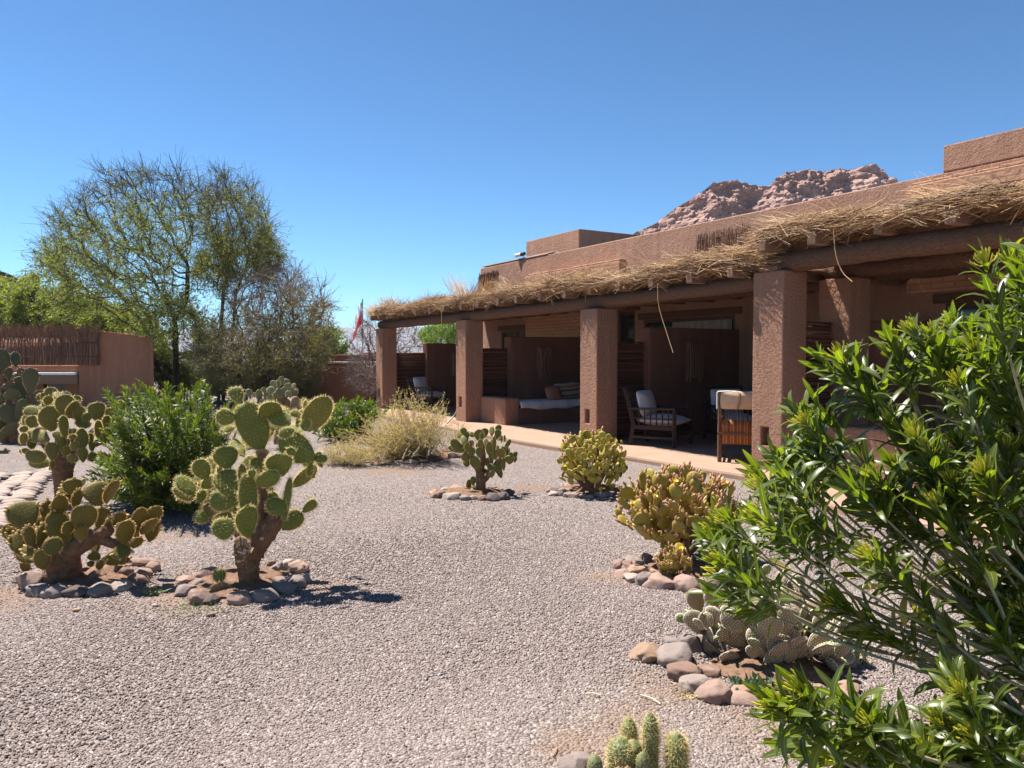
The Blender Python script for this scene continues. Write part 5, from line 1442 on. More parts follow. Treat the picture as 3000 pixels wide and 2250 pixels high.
# spiny fingers at the bottom edge
M['finger'] = pad_mat('finger_cactus', (0.12, 0.16, 0.07), (0.18, 0.22, 0.09), (0.20, 0.19, 0.09))
def finger(root, x0, x1, y0, y1, d, brown, seed, L=0.02, lean=0.0):
    rng = np.random.default_rng(seed)
    b = at_depth(*z7((x0 + x1) / 2 + lean, y1), d); t = at_depth(*z7((x0 + x1) / 2, y0), d)
    r = (x1 - x0) / 4.148 / FPX * d / 2
    ts = np.linspace(0, 1, 14); R = r * np.where(ts < 0.75, 0.8 + 0.2 * np.sin(ts / 0.75 * np.pi / 2), np.sqrt(np.clip(1 - ((ts - 0.75) / 0.252) ** 2, 0, 1)))
    P = b[None] + (t - b)[None] * ts[:, None]
    mb = MB(); mb.tube(P, np.maximum(R, 0.002), 20, 0, 0.5, True)
    A, Q = [], []
    h = np.linalg.norm(t - b)
    for i in range(int(h / 0.011)):
        tt_ = (i + 0.5) / int(h / 0.011)
        rr_ = np.interp(tt_, ts, R); na = max(4, int(2 * math.pi * rr_ / 0.012))
        for j in range(na):
            a = 2 * math.pi * (j + 0.5 * (i % 2)) / na
            o = np.array([math.cos(a), math.sin(a), 0.25 + (tt_ > 0.8) * 0.8]); A.append(b + (t - b) * tt_ + np.array([math.cos(a), math.sin(a), 0]) * rr_); Q.append(unit(o))
    A = np.array(A); Q = np.array(Q)
    if brown:
        s = unit(np.cross(Q, np.array([0.2, 0.5, 0.8]))); k = 0.0022
        mb.inst(OCT_V, OCT_F, np.stack([s * k, np.cross(Q, s) * k, Q * 0.004], 1), A, 1, rng.random(len(A)))
    else:
        spikes(mb, A, Q, 8, L * 1.15, 0.0021, 1, rng, 0.85)
    mb.build('stem', [M['pad_brown' if brown == 2 else 'finger'], M['ochre_spine' if brown else 'spine']], root)
c10 = at_ground(1885, 2330)
r10 = empty('finger_cactus', (c10[0], c10[1], 0), 'clump of spiny finger cactus standing up into the bottom edge', 'cactus')
for k, a in enumerate([(745, 1050, 1285, 2100, 2.62, 0), (915, 1105, 1040, 1900, 2.72, 0), (1175, 1365, 985, 2000, 2.66, 0), (1460, 1712, 1222, 2100, 2.62, 0), (500, 690, 1492, 2100, 2.60, 1), (960, 1165, 1312, 1900, 2.66, 1), (1085, 1262, 1462, 2100, 2.58, 1), (820, 940, 1640, 2100, 2.54, 2), (930, 1050, 1632, 2100, 2.54, 2)]):
    finger(r10, *a, 1000 + k, 0.022 if k == 3 else 0.016)
o = rock(tuple(at_ground(1695, 2300) + np.array([0, 0.05, 0.035])), 0.075, 0.06, 0.055, 0.2, 'grey', 1101)
tag(o, 'grey stone at the bottom edge, left of the finger cactus', 'stone')
# ------------------------------------------------------------------ oleander-like bushes
M['ole_leaf'] = leaf_mat('oleander_leaf', (0.036, 0.056, 0.012), (0.145, 0.178, 0.024), 0.43, 0.36, rib=(0.24, 0.27, 0.10), spec=0.55, tr=(2.4, 2.6, 0.4))
M['ole_leaf_mid'] = leaf_mat('bush_leaf', (0.045, 0.07, 0.011), (0.165, 0.20, 0.028), 0.36, 0.42, spec=0.45, tr=(1.9, 2.2, 0.5))
M['ole_old'] = leaf_mat('yellow_old_leaf', (0.30, 0.24, 0.05), (0.45, 0.36, 0.08), 0.3, 0.5)
M['ole_stem'] = simple('oleander_stem', (0.34, 0.29, 0.165), 0.7, 0.3, 25, 0.3)
M['ole_bud'] = leaf_mat('yellow_green_bud', (0.48, 0.47, 0.04), (0.72, 0.66, 0.07), 0.3, 0.5, tr=(1.2, 1.2, 0.6))

def leaf_template(curl, fold=0.25, st=(0, 0.14, 0.34, 0.58, 0.8, 0.93, 1.0), wd=(0.02, 0.052, 0.080, 0.088, 0.066, 0.034, 0.004)):
    """unit long lance shaped leaf along +x, face +z"""
    V, F, R = [], [], []
    for t, w in zip(st, wd):
        a = curl * t
        cx = math.sin(a) / curl if abs(curl) > 1e-3 else t
        cz = -(1 - math.cos(a)) / curl if abs(curl) > 1e-3 else 0
        up = np.array([math.sin(a), 0, math.cos(a)])
        c = np.array([cx, 0, cz])
        V += [c + np.array([0, w, 0]) + up * w * fold, c, c + np.array([0, -w, 0]) + up * w * fold]
        R += [0, 1, 0]
    for i in range(len(st) - 1):
        F += [(3*i, 3*i+1, 3*i+4, 3*i+3), (3*i+1, 3*i+2, 3*i+5, 3*i+4)]
    return np.array(V), np.array(F), np.array(R, float)
LT = [leaf_template(c) for c in (-0.5, 0.15, 0.6, 1.0, 1.7)]
LTm = [leaf_template(c, 0.3, (0, 0.3, 0.65, 1.0), (0.02, 0.085, 0.08, 0.008)) for c in (-0.2, 0.4, 0.9)]

def leaves_along(mbs, P, start, spacing, L, rng, per=3, T=LT, mat_=0, tip_ang=17, low_ang=48, tint=None):
    """whorls of leaves on the last part of a stem; P is a dense path"""
    seg = np.linalg.norm(np.diff(P, axis=0), axis=1); s = np.concatenate([[0], np.cumsum(seg)]); tot = s[-1]
    pos, Xs, Zs, Ls, tn = [], [], [], [], []
    q = max(tot - start, 0.02); ph = rng.random() * 6.28
    while q <= tot:
        p = np.array([np.interp(q, s, P[:, k]) for k in range(3)])
        i = min(np.searchsorted(s, q), len(P) - 1); t = unit(P[i] - P[max(i - 1, 0)])
        f = (q - (tot - start)) / start
        a0 = math.radians(low_ang + (tip_ang - low_ang) * f ** 1.3)
        r0 = unit(np.cross(t, [0.2, 0.1, 1.0])); r1 = np.cross(t, r0)
        for k in range(per):
            th_ = ph + 2 * math.pi * k / per + rng.normal(0, 0.25)
            rad = r0 * math.cos(th_) + r1 * math.sin(th_)
            a = a0 + rng.normal(0, 0.2)
            x = t * math.cos(a) + rad * math.sin(a)
            z = t * math.sin(a) - rad * math.cos(a)
            tw = rng.normal(0, 0.35); y = np.cross(z, x); z = z * math.cos(tw) + y * math.sin(tw)
            if f < 0.45 and rng.random() < 0.12: continue
            pos.append(p); Xs.append(unit(x)); Zs.append(unit(z)); Ls.append(L * (0.72 + 0.4 * rng.random()) * (1.0 if f < 0.85 else 0.75)); tn.append(np.clip((rng.beta(2, 2.5) if tint is None else tint) * 0.8 + 0.35 * max(0, f - 0.55), 0, 1))
        ph += math.pi / per + 0.1
        q += spacing * (0.8 + 0.4 * rng.random())
    pos = np.array(pos); X = np.array(Xs); Z = np.array(Zs); Ls = np.array(Ls); tn = np.array(tn)
    Y = np.cross(Z, X)
    pick = rng.integers(0, len(T), len(pos))
    for k in range(len(T)):
        sel = np.where(pick == k)[0]
        if len(sel) == 0: continue
        wv = (0.85 + 0.35 * rng.random(len(sel)))[:, None]
        Mx = np.stack([X[sel] * Ls[sel, None], Y[sel] * Ls[sel, None] * wv, Z[sel] * Ls[sel, None]], 1)
        mbs.inst(T[k][0], T[k][1], Mx, pos[sel], mat_, tn[sel], T[k][2])

def bud_cluster(mb, p, d, r, rng, n=22):
    d = unit(d)
    for i in range(n):
        e = unit(d + rng.normal(0, 0.5, 3)); s = r * (0.25 + 0.6 * rng.random())
        q = p + e * s
        mb.tube([q, q + unit(e + d * 0.6) * r * 0.38, q + unit(e + d) * r * 0.5], [0.0016, 0.0026, 0.0008], 4, 0, rng.random(), False)
        mb.tube([p, q], 0.0011, 3, 0, 0.2, False)

# the big bush in the right foreground
z3r = zoom(2200, 900, 2.5925); z5r = zoom(2200, 300, 2.5925); z6r = zoom(2200, 1610, 2.5925)
tips = []
def T_(zm, pts, d0, d1):
    for x, y in pts: tips.append((*zm(x, y), d0, d1))
T_(z3r, [(480, 395), (600, 400), (740, 430)], 2.5, 2.7)
T_(z3r, [(980, 270), (1130, 200), (1260, 240), (1400, 150), (1520, 150), (1330, 330), (1620, 400), (1480, 300), (1180, 380), (960, 400)], 2.6, 3.0)
T_(z3r, [(1690, 90), (1760, 110), (1900, 130), (2000, 180), (1700, 330), (1850, 300), (2040, 330)], 2.4, 2.8)
T_(z5r, [(1700, 1250), (1790, 1230), (1950, 1190), (2060, 1170), (2150, 1250)], 2.3, 2.6)
T_(z3r, [(290, 800), (430, 760), (340, 900), (250, 960)], 2.5, 2.8)
T_(z3r, [(50, 1160), (140, 1110), (230, 1140), (30, 1290), (120, 1270), (320, 1040), (380, 1100), (560, 1090), (680, 1090), (20, 1400)], 2.45, 2.9)
T_(z3r, [(1010, 850), (1180, 930), (1290, 1100), (1180, 1090), (1010, 1230), (870, 1310), (720, 1380), (960, 1390), (1380, 1340), (1540, 1060), (1240, 1250), (1060, 1000)], 2.3, 2.9)
T_(z3r, [(1590, 560), (1740, 560), (1890, 470), (1980, 850), (1900, 860), (1830, 1080), (1990, 1280), (2040, 900), (1700, 750), (1600, 900), (1450, 600), (1380, 560)], 2.4, 3.0)
T_(z3r, [(700, 1480), (1330, 1510), (1530, 1400), (1950, 1450), (1700, 1250), (830, 1450), (1750, 1440)], 2.3, 2.8)
T_(z4, [(850, 130), (930, 160), (1060, 60), (1170, 70), (1290, 50), (1400, 120), (800, 190), (980, 280), (1000, 380), (990, 480), (1010, 610), (1480, 150), (1560, 90), (1650, 70), (1120, 400)], 2.3, 2.75)
T_(z6r, [(860, 60), (1010, 170), (560, 420), (1260, 540), (1400, 250), (1560, 250), (1720, 200)], 2.2, 2.7)
T_(z6r, [(30, 1200), (110, 1190), (280, 1110), (400, 1130), (560, 1160), (880, 1400), (980, 1420), (1070, 1400), (330, 1390), (220, 1500), (640, 1600)], 1.9, 2.2)
T_(z6r, [(1440, 970), (1620, 990), (1500, 1120), (1300, 930), (1450, 1340), (1600, 1330), (1250, 1420), (1700, 1450), (1380, 1560), (1850, 1420), (1150, 1560), (1900, 1250), (1950, 1580), (1550, 1590)], 1.95, 2.35)
T_(z6r, [(1850, 110), (1960, 90), (2050, 200), (1900, 250), (1980, 480), (2060, 420), (1800, 600), (2080, 20), (1750, 420)], 2.2, 2.6)
T_(lambda x, y: (x, y), [(3060, 900), (3080, 1150), (3050, 1400), (3090, 1650), (3060, 1900), (3100, 2100)], 2.2, 2.6)
rng = np.random.default_rng(2024)
ole = empty('oleander_bush', (2.35, 2.55, 0), 'large glossy green bush with lance shaped leaves and yellow buds in the right foreground', 'bush')
for i, (px, py, d0, d1) in enumerate(tips):
    d = d0 + (d1 - d0) * rng.random()
    tip = at_depth(px + 28, py + 6, d)
    low = py > 1950
    base = np.array([2.25 + rng.normal(0, 0.22), 2.35 + 0.5 * (d - 2.3) + rng.normal(0, 0.16), 0.0])
    if low: base = np.array([1.75 + rng.normal(0, 0.2), 2.1 + rng.normal(0, 0.12), 0.0])
    h = tip[2]
    m1 = base * 0.62 + tip * 0.38; m1[2] = h * 0.40 + 0.06 + 0.06 * rng.random()
    m2 = base * 0.25 + tip * 0.75; m2[2] = h * 0.74 + 0.02
    if rng.random() < 0.75: tip = tip + np.array([rng.normal(0.01, 0.02), 0, 0.01])
    P = path([base, m1 + rng.normal(0, 0.03, 3), m2 + rng.normal(0, 0.02, 3), tip], 26)
    mb = MB(); mb.tube(P, np.linspace(0.0105, 0.0028, 26) * (0.8 + 0.4 * rng.random()), 6, 0, 0.5, False)
    br = mb.build('branch', M['ole_stem'], ole)
    lf = MB()
    leaves_along(lf, P, 0.14 + 0.15 * rng.random(), 0.0225, 0.116 + 0.04 * rng.random(), rng, 3, LT, 0)
    if rng.random() < 0.25: leaves_along(lf, P[:20], 0.2, 0.09, 0.11, rng, 1, LT, 1, 70, 95)
    lf.build('leaves', [M['ole_leaf'], M['ole_old']], br)
    if rng.random() < 0.6:
        bb_ = MB(); bud_cluster(bb_, P[-1], P[-1] - P[-3], 0.05, rng, 30); bb_.build('flower_buds', M['ole_bud'], br)

def leafy_bush(name, shoots, label, seed, L=0.095, nstart=0.42, spacing=0.026, buds=0.15, base=None, spread=0.3):
    rng = np.random.default_rng(seed)
    root = empty(name, (base[0], base[1], 0), label, 'bush')
    st, lf, bd = MB(), MB(), MB()
    for tip in shoots:
        b = np.array([base[0] + rng.normal(0, spread), base[1] + rng.normal(0, spread * 0.7), 0.0])
        m = b * 0.45 + tip * 0.55; m[2] = tip[2] * 0.52
        P = path([b, m + rng.normal(0, 0.04, 3), tip], 16)
        st.tube(P, np.linspace(0.009, 0.003, 16), 4, 0, 0.5, False)
        leaves_along(lf, P, min(nstart * (0.7 + 0.6 * rng.random()), 0.8 * np.linalg.norm(tip - b)), spacing, L, rng, 3, LTm, 0)
        if rng.random() < buds: bud_cluster(bd, P[-1], P[-1] - P[-3], 0.04, rng, 12)
    st.build('stems', M['ole_stem'], root); lf.build('foliage', M['ole_leaf_mid'], root)
    if bd.v: bd.build('flower_buds', M['ole_bud'], root)
    return root
def shoots_in(outline, d0, d1, n, seed, low=0.0):
    """tips spread through an outline (full photo pixels, list of (px,py,rx,ry)) between two distances"""
    rng = np.random.default_rng(seed); out = []
    w = np.array([rx * ry for _, _, rx, ry in outline], float); w /= w.sum()
    for i in range(n):
        cx, cy, rx, ry = outline[rng.choice(len(outline), p=w)]
        r = rng.random() ** 0.45; a = rng.random() * 6.283
        out.append(at_depth(cx + rx * r * math.cos(a), cy + ry * r * math.sin(a), d0 + (d1 - d0) * rng.random()))
    return [p for p in out if p[2] > 0.12]
mb_ = at_ground(545, 1520)
leafy_bush('oleander_bush', shoots_in([(420, 1180, 135, 70), (560, 1190, 120, 80), (480, 1330, 190, 140), (390, 1330, 120, 120), (600, 1340, 90, 110), (430, 1440, 140, 80), (330, 1400, 80, 70), (640, 1230, 60, 80)], 6.9, 8.1, 430, 31), 'bright green lance leaved bush between the left cacti', 32, base=(mb_[0] - 0.25, mb_[1] + 0.75), spread=0.22, L=0.085, buds=0.3)
leafy_bush('oleander_bush', shoots_in([(1010, 1225, 80, 55), (960, 1260, 50, 50), (1060, 1200, 50, 35), (1100, 1190, 40, 30)], 13.4, 14.6, 130, 33), 'green leafy bush behind the dry shrub, under the far wall', 34, base=at_ground(1010, 1285)[:2] + np.array([0, 0.5]), spread=0.3, L=0.13, spacing=0.04)

# ------------------------------------------------------------------ dry straw coloured shrub
M['dry_twig'] = tint_mat('dry_twig', [(0, (0.30, 0.22, 0.13)), (0.5, (0.50, 0.40, 0.25)), (1, (0.68, 0.60, 0.42))], 0.8)
M['dry_leaf'] = leaf_mat('dry_leaf', (0.48, 0.37, 0.13), (0.72, 0.62, 0.29), 0.4, 0.7, tr=(1.2, 1.15, 0.7))
QV = np.array([(0, -0.5, 0), (0.6, -0.35, 0.05), (1.0, 0, 0), (0.6, 0.35, 0.05), (0, 0.5, 0)]); QF = np.array([(0, 1, 3, 4), (1, 2, 2, 3)])
QV = np.array([(0, 0, 0), (0.5, -0.5, 0.06), (1.0, 0, 0), (0.5, 0.5, 0.06)]); QF = np.array([(0, 1, 2, 3)])
def twiggy(name, tipsl, base, spread, label, seed, cat='shrub', twig=4, leafn=16, lw=(0.02, 0.006), mats=('dry_twig', 'dry_leaf'), r0=0.006, leaf_zone=0.55, tw=0.16):
    rng = np.random.default_rng(seed)
    root = empty(name, (base[0], base[1], 0), label, cat)
    st, lf = MB(), MB()
    for tip in tipsl:
        b = np.array([base[0] + rng.normal(0, spread), base[1] + rng.normal(0, spread * 0.6), 0.0])
        m = b * 0.5 + tip * 0.5 + rng.normal(0, 0.06, 3); m[2] = max(0.03, tip[2] * 0.5 + rng.normal(0, 0.04))
        P = path([b, m, tip], 12)
        tn = rng.random()
        st.tube(P, np.linspace(r0, r0 * 0.25, 12), 4, 0, tn, False)
        ends = [P]
        for k in range(twig):
            i = rng.integers(4, 11); q = P[i] + unit(unit(P[-1] - P[0]) + rng.normal(0, 0.6, 3)) * tw * (0.5 + rng.random())
            Q = path([P[i], (P[i] + q) / 2 + rng.normal(0, 0.012, 3), q], 6); st.tube(Q, np.linspace(r0 * 0.4, r0 * 0.15, 6), 3, 0, tn, False); ends.append(Q)
        for E in ends:
            n = leafn
            f = leaf_zone + (1 - leaf_zone) * rng.random(n) if E is P else rng.random(n)
            idx = f * (len(E) - 1.001); i0 = idx.astype(int)
            pos = E[i0] + (E[i0 + 1] - E[i0]) * (idx - i0)[:, None]
            d = unit(unit(E[-1] - E[0]) + rng.normal(0, 0.7, (n, 3))); s = unit(np.cross(d, rng.normal(size=(n, 3))))
            l = lw[0] * (0.6 + 0.8 * rng.random(n))
            lf.inst(QV, QF, np.stack([d * l[:, None], s * (lw[1] * (0.7 + 0.6 * rng.random(n)))[:, None], np.cross(d, s) * l[:, None]], 1), pos, 0, rng.random(n))
    st.build('stems', M[mats[0]], root, smooth=True); lf.build('foliage', M[mats[1]], root, smooth=False)
    return root
db = at_ground(1190, 1345)
twiggy('dry_shrub', shoots_in([(1200, 1220, 105, 80), (1190, 1170, 50, 40), (1300, 1185, 20, 30), (1280, 1240, 45, 60), (1120, 1260, 90, 70), (1040, 1300, 90, 50), (1180, 1290, 120, 50), (1300, 1200, 14, 45)], 10.6, 11.7, 400, 51), (db[0] + 0.1, db[1] + 0.35), 0.24, 'dry straw coloured shrub of fine twigs in front of the far pillar', 52, leafn=13, lw=(0.022, 0.008))
twiggy('dry_grass_clump', shoots_in([(1010, 1325, 75, 32), (970, 1345, 40, 16), (1060, 1335, 60, 30)], 10.6, 11.1, 130, 53), at_ground(1010, 1368)[:2] + np.array([0, 0.25]), 0.25, 'low golden dry clump at the left foot of the dry shrub', 54, leafn=9, lw=(0.03, 0.006))
twiggy('dry_shrub', shoots_in([(1350, 1245, 28, 35), (1330, 1260, 25, 30), (1370, 1250, 18, 18)], 11.6, 12.4, 34, 55), at_ground(1345, 1310)[:2] + np.array([0, 0.2]), 0.12, 'thin pale dry shrub at the foot of the second pillar from the far end', 56, leafn=6, lw=(0.02, 0.006))
# bare crooked stems at its foot
bs = MB(); rng = np.random.default_rng(57)
for (x0, y0, x1, y1) in ((1120, 1350, 1150, 1290), (1205, 1340, 1225, 1285), (1210, 1290, 1190, 1270), (1265, 1330, 1285, 1240), (1275, 1332, 1262, 1250), (1310, 1240, 1340, 1200), (1255, 1335, 1240, 1260), (1140, 1352, 1110, 1320), (1180, 1345, 1205, 1300)):
    p, q = at_depth(x0, y0, 10.9), at_depth(x1, y1, 10.9); m = (p + q) / 2 + rng.normal(0, 0.05, 3); bs.tube(path([p, m, q], 8), [0.014, 0.013, 0.012, 0.011, 0.01, 0.009, 0.007, 0.004], 6, 0, 0.8)
dsh = [o for o in bpy.data.objects if o.name == 'dry_shrub'][0]
bs.build('bare_stems', M['dry_twig'], dsh)

# ------------------------------------------------------------------ trees
M['bark'] = wood('tree_bark', (0.085, 0.065, 0.05), (6, 6, 3), 0.8)
M['twig_green'] = tint_mat('twig_olive', [(0, (0.075, 0.065, 0.04)), (1, (0.14, 0.13, 0.07))], 0.9)
M['twig_brown'] = tint_mat('twig_brown', [(0, (0.15, 0.11, 0.08)), (1, (0.33, 0.25, 0.19))], 0.9)
M['twig_grey'] = tint_mat('twig_grey', [(0, (0.12, 0.09, 0.08)), (1, (0.36, 0.29, 0.25))], 0.9)
M['mesq'] = leaf_mat('mesquite_leaf', (0.13, 0.155, 0.035), (0.29, 0.305, 0.08), 0.4, 0.6, tr=(1.5, 1.6, 0.6))
M['mesq_yel'] = leaf_mat('yellowish_leaf', (0.13, 0.145, 0.03), (0.28, 0.275, 0.06), 0.4, 0.6, tr=(1.4, 1.45, 0.6))
M['mesq_dull'] = leaf_mat('dull_leaf', (0.14, 0.14, 0.035), (0.30, 0.275, 0.075), 0.35, 0.7, tr=(1.3, 1.35, 0.6))
M['fresh'] = leaf_mat('fresh_leaf', (0.09, 0.15, 0.03), (0.19, 0.27, 0.05), 0.4, 0.5, tr=(1.5, 1.6, 0.5))

def colonize(att, nodes, par, step, kill, infl, iters, rng, up=0.12, jit=0.25):
    nodes = [np.asarray(n, float) for n in nodes]; par = list(par)
    att = np.asarray(att); alive = np.ones(len(att), bool)
    NA = np.array(nodes)
    near = np.zeros(len(att), int); nd = np.full(len(att), 1e9)
    for i, n in enumerate(NA):
        d = np.linalg.norm(att - n, axis=1); m = d < nd; nd[m] = d[m]; near[m] = i
    for it in range(iters):
        act = alive & (nd < infl)
        if not act.any(): break
        idx = np.where(act)[0]
        own = near[idx]
        dirs = unit(att[idx] - np.array(nodes)[own])
        uq, inv = np.unique(own, return_inverse=True)
        acc = np.zeros((len(uq), 3)); np.add.at(acc, inv, dirs)
        new = []
        for k, o in enumerate(uq):
            d = unit(unit(acc[k]) + np.array([0, 0, up]) + rng.normal(0, jit, 3))
            new.append(nodes[o] + d * step); par.append(int(o)); nodes.append(new[-1])
        base = len(nodes) - len(new)
        for k, n in enumerate(new):
            d = np.linalg.norm(att - n, axis=1); m = d < nd; nd[m] = d[m]; near[m] = base + k
        alive &= nd > kill
        if len(nodes) > 9000: break
    return np.array(nodes), par

def tree(name, ells, d, ddepth, trunks, label, seed, n_att, step, kill, leaf, leaf_n, leaf_size, twigm, bare_top=None, up=0.12, thin=0.010, r_pow=2.3, cat='tree', infl=None, extra_twigs=0, tw_len=0.35, group=None, leaf_zone=None):
    rng = np.random.default_rng(seed)
    att = []
    w = np.array([e[2] * e[3] for e in ells], float); w /= w.sum()
    for i in range(n_att):
        cx, cy, rx, ry = ells[rng.choice(len(ells), p=w)]
        while True:
            v = rng.uniform(-1, 1, 3)
            if v @ v <= 1: break
        r = np.linalg.norm(v); v = v * (r ** 0.6) / (r + 1e-9)
        att.append(at_depth(cx + rx * v[0], cy + ry * v[1], d + ddepth * v[2]))
    nodes, par = [], []
    for t in trunks:
        pts = path([at_depth(x, y, d + dd) for x, y, dd in t], max(3, len(t) * 4))
        g0 = pts[0].copy()
        if g0[2] > 0.0: pts = np.vstack([[g0[0], g0[1], -0.05], pts])
        for k, p in enumerate(pts):
            nodes.append(p); par.append(-1 if k == 0 else len(nodes) - 2)
    nodes, par = colonize(att, nodes, par, step, kill, infl or 40 * step, 140, rng, up)
    n = len(nodes)
    ch = [[] for _ in range(n)]
    for i, p in enumerate(par):
        if p >= 0: ch[p].append(i)
    rad = np.zeros(n)
    for i in range(n - 1, -1, -1):
        rad[i] = thin if not ch[i] else (sum(rad[c] ** r_pow for c in ch[i])) ** (1 / r_pow)
    # parents may come after children only for trunk joins, so a second pass settles them
    root = empty(name, (nodes[0][0], nodes[0][1], 0), label, cat, group)
    big, small = MB(), MB()
    starts = [i for i in range(n) if par[i] < 0] 
    stack = [(i, None) for i in starts]
    while stack:
        i, p = stack.pop()
        chain = [p] if p is not None else []
        cur = i
        while True:
            chain.append(cur)
            if not ch[cur]: break
            nx_ = max(ch[cur], key=lambda c: rad[c])
            for c in ch[cur]:
                if c != nx_: stack.append((c, cur))
            cur = nx_
        if len(chain) < 2: continue
        P = nodes[chain]; R = rad[chain].copy()
        if p is not None: R[0] = min(R[0], R[1] * 1.15)
        m = big if R.max() > thin * 4 else small
        m.tube(P, R, 8 if R.max() > thin * 6 else 4, 0, rng.random(), False)
    ends = np.array([i for i in range(n) if rad[i] < thin * 2.2 and par[i] >= 0])
    # fine crooked twigs beyond the skeleton
    tips_p, tips_d = [], []
    for k in range(extra_twigs):
        i = ends[rng.integers(0, len(ends))]
        d0 = unit(nodes[i] - nodes[par[i]]) + rng.normal(0, 0.55, 3) + np.array([0, 0, 0.15])
        p = nodes[i]; q = p + unit(d0) * tw_len * (0.4 + 0.9 * rng.random()); m_ = (p + q) / 2 + rng.normal(0, 0.05, 3)
        small.tube([p, m_, q], [thin * 0.7, thin * 0.55, thin * 0.35], 3, 0, rng.random(), False)
        tips_p.append(p); tips_d.append(q - p)
    if big.v: big.build('trunk', M['bark'], root)
    if small.v: small.build('branches', M[twigm], root)
    lf = MB()
    zlo, zhi = nodes[:, 2].min(), nodes[:, 2].max()
    tot = 0
    for k in range(leaf_n):
        pass
    i = ends[rng.integers(0, len(ends), leaf_n)]
    pos = nodes[i] + rng.normal(0, step * 0.55, (leaf_n, 3))
    if tips_p:
        tp = np.array(tips_p); td = np.array(tips_d); j = rng.integers(0, len(tp), leaf_n); use = rng.random(leaf_n) < 0.65
        pos = np.where(use[:, None], tp[j] + td[j] * rng.random(leaf_n)[:, None] + rng.normal(0, 0.04, (leaf_n, 3)), pos)
    keep = np.ones(leaf_n, bool)
    f = (pos[:, 2] - zlo) / (zhi - zlo)
    if bare_top is not None:
        lim, soft = bare_top
        cl = np.array([noise.noise(Vector(p * 0.8 + seed)) for p in pos])
        keep &= rng.random(leaf_n) < np.clip((lim - f) / soft + 0.8 * cl, 0.03, 1)
    pos = pos[keep]; nL = len(pos)
    dd = unit(rng.normal(0, 1, (nL, 3)) + np.array([0, 0, -0.25])); ss = unit(np.cross(dd, rng.normal(size=(nL, 3))))
    l = leaf_size[0] * (0.6 + 0.8 * rng.random(nL)); ww = leaf_size[1] * (0.7 + 0.6 * rng.random(nL))
    lf.inst(QV, QF, np.stack([dd * l[:, None], ss * ww[:, None], np.cross(dd, ss) * l[:, None]], 1), pos, 0, np.clip(rng.beta(2, 2, nL), 0, 1))
    lf.build('crown', M[leaf], root, smooth=False)
    return root

tree('mesquite_tree', [(370, 660, 200, 185), (350, 560, 90, 90), (480, 640, 130, 170), (240, 740, 130, 130), (300, 840, 180, 90), (200, 660, 80, 80), (150, 770, 60, 60), (480, 850, 110, 110), (560, 620, 70, 130), (460, 990, 70, 60), (590, 990, 60, 60)], 25, 3.6,
     [[(522, 1140, 0), (518, 1040, 0), (512, 935, 0), (485, 870, .2)], [(512, 936, 0), (545, 880, -.3), (550, 780, -.5)], [(500, 1130, .4), (455, 1060, .6), (425, 960, .8)]],
     'tallest feathery mesquite tree with thin bare top twigs, behind the low left building', 11, 1500, 0.26, 0.42, 'mesq', 34000, (0.13, 0.030), 'twig_green', bare_top=(0.86, 0.35), thin=0.010, extra_twigs=5200, tw_len=0.65, group='trees behind the garden')
tree('mesquite_tree', [(690, 660, 100, 150), (720, 720, 110, 120), (650, 760, 90, 120), (770, 760, 60, 80), (640, 560, 60, 60)], 25.6, 2.6,
     [[(640, 1140, 0), (645, 1040, 0), (650, 930, 0), (655, 850, .1)], [(655, 1140, 0), (680, 1000, -.2), (690, 860, -.2)]],
     'upright airy mesquite tree with yellowish green clusters, right of the tallest tree', 12, 900, 0.24, 0.38, 'mesq_yel', 34000, (0.11, 0.028), 'twig_green', bare_top=(0.9, 0.4), thin=0.009, extra_twigs=3200, tw_len=0.65, group='trees behind the garden')
tree('thorn_tree', [(830, 900, 145, 130), (885, 960, 100, 120), (760, 940, 130, 130), (720, 1030, 150, 95), (860, 1050, 115, 75), (620, 1020, 80, 100), (700, 1100, 120, 40)], 23.5, 2.6,
     [[(680, 1145, 0), (690, 1080, 0), (720, 1010, 0)], [(720, 1145, .3), (740, 1060, .3), (800, 980, .3)], [(760, 1150, -.3), (800, 1080, -.3), (860, 1020, -.3)], [(640, 1145, .2), (640, 1070, .2), (630, 1010, .2)]],
     'dense rounded thorn tree with a mass of brown twigs, left of the far wall', 13, 1500, 0.2, 0.32, 'mesq_dull', 52000, (0.09, 0.028), 'twig_brown', bare_top=(0.8, 0.6), thin=0.010, extra_twigs=5500, tw_len=0.6, group='trees behind the garden')
tree('mesquite_tree', [(60, 900, 170, 80), (20, 960, 120, 50)], 32, 3.0, [[(60, 1080, 0), (70, 980, 0)]], 'broad low green tree behind the reed fence at the left edge', 14, 500, 0.4, 0.6, 'mesq', 30000, (0.20, 0.055), 'twig_green', thin=0.014, extra_twigs=900, tw_len=0.6, group='trees behind the garden')
tree('mesquite_tree', [(280, 950, 170, 60), (400, 1000, 90, 50), (200, 920, 90, 50)], 31, 3.0, [[(300, 1080, 0), (300, 1000, 0)]], 'broad low green tree behind the right end of the low left building', 15, 500, 0.4, 0.6, 'mesq', 26000, (0.20, 0.055), 'twig_green', thin=0.014, extra_twigs=900, tw_len=0.6, group='trees behind the garden')
tree('leafy_tree', [(960, 1020, 50, 60), (925, 1000, 40, 50), (985, 1050, 35, 25)], 34, 1.5, [[(955, 1100, 0), (955, 1050, 0)]], 'small fresh green tree behind the far wall, right of the thorn tree', 16, 250, 0.25, 0.4, 'fresh', 9000, (0.16, 0.06), 'twig_green', thin=0.012, extra_twigs=300, tw_len=0.4, group='trees behind the garden')
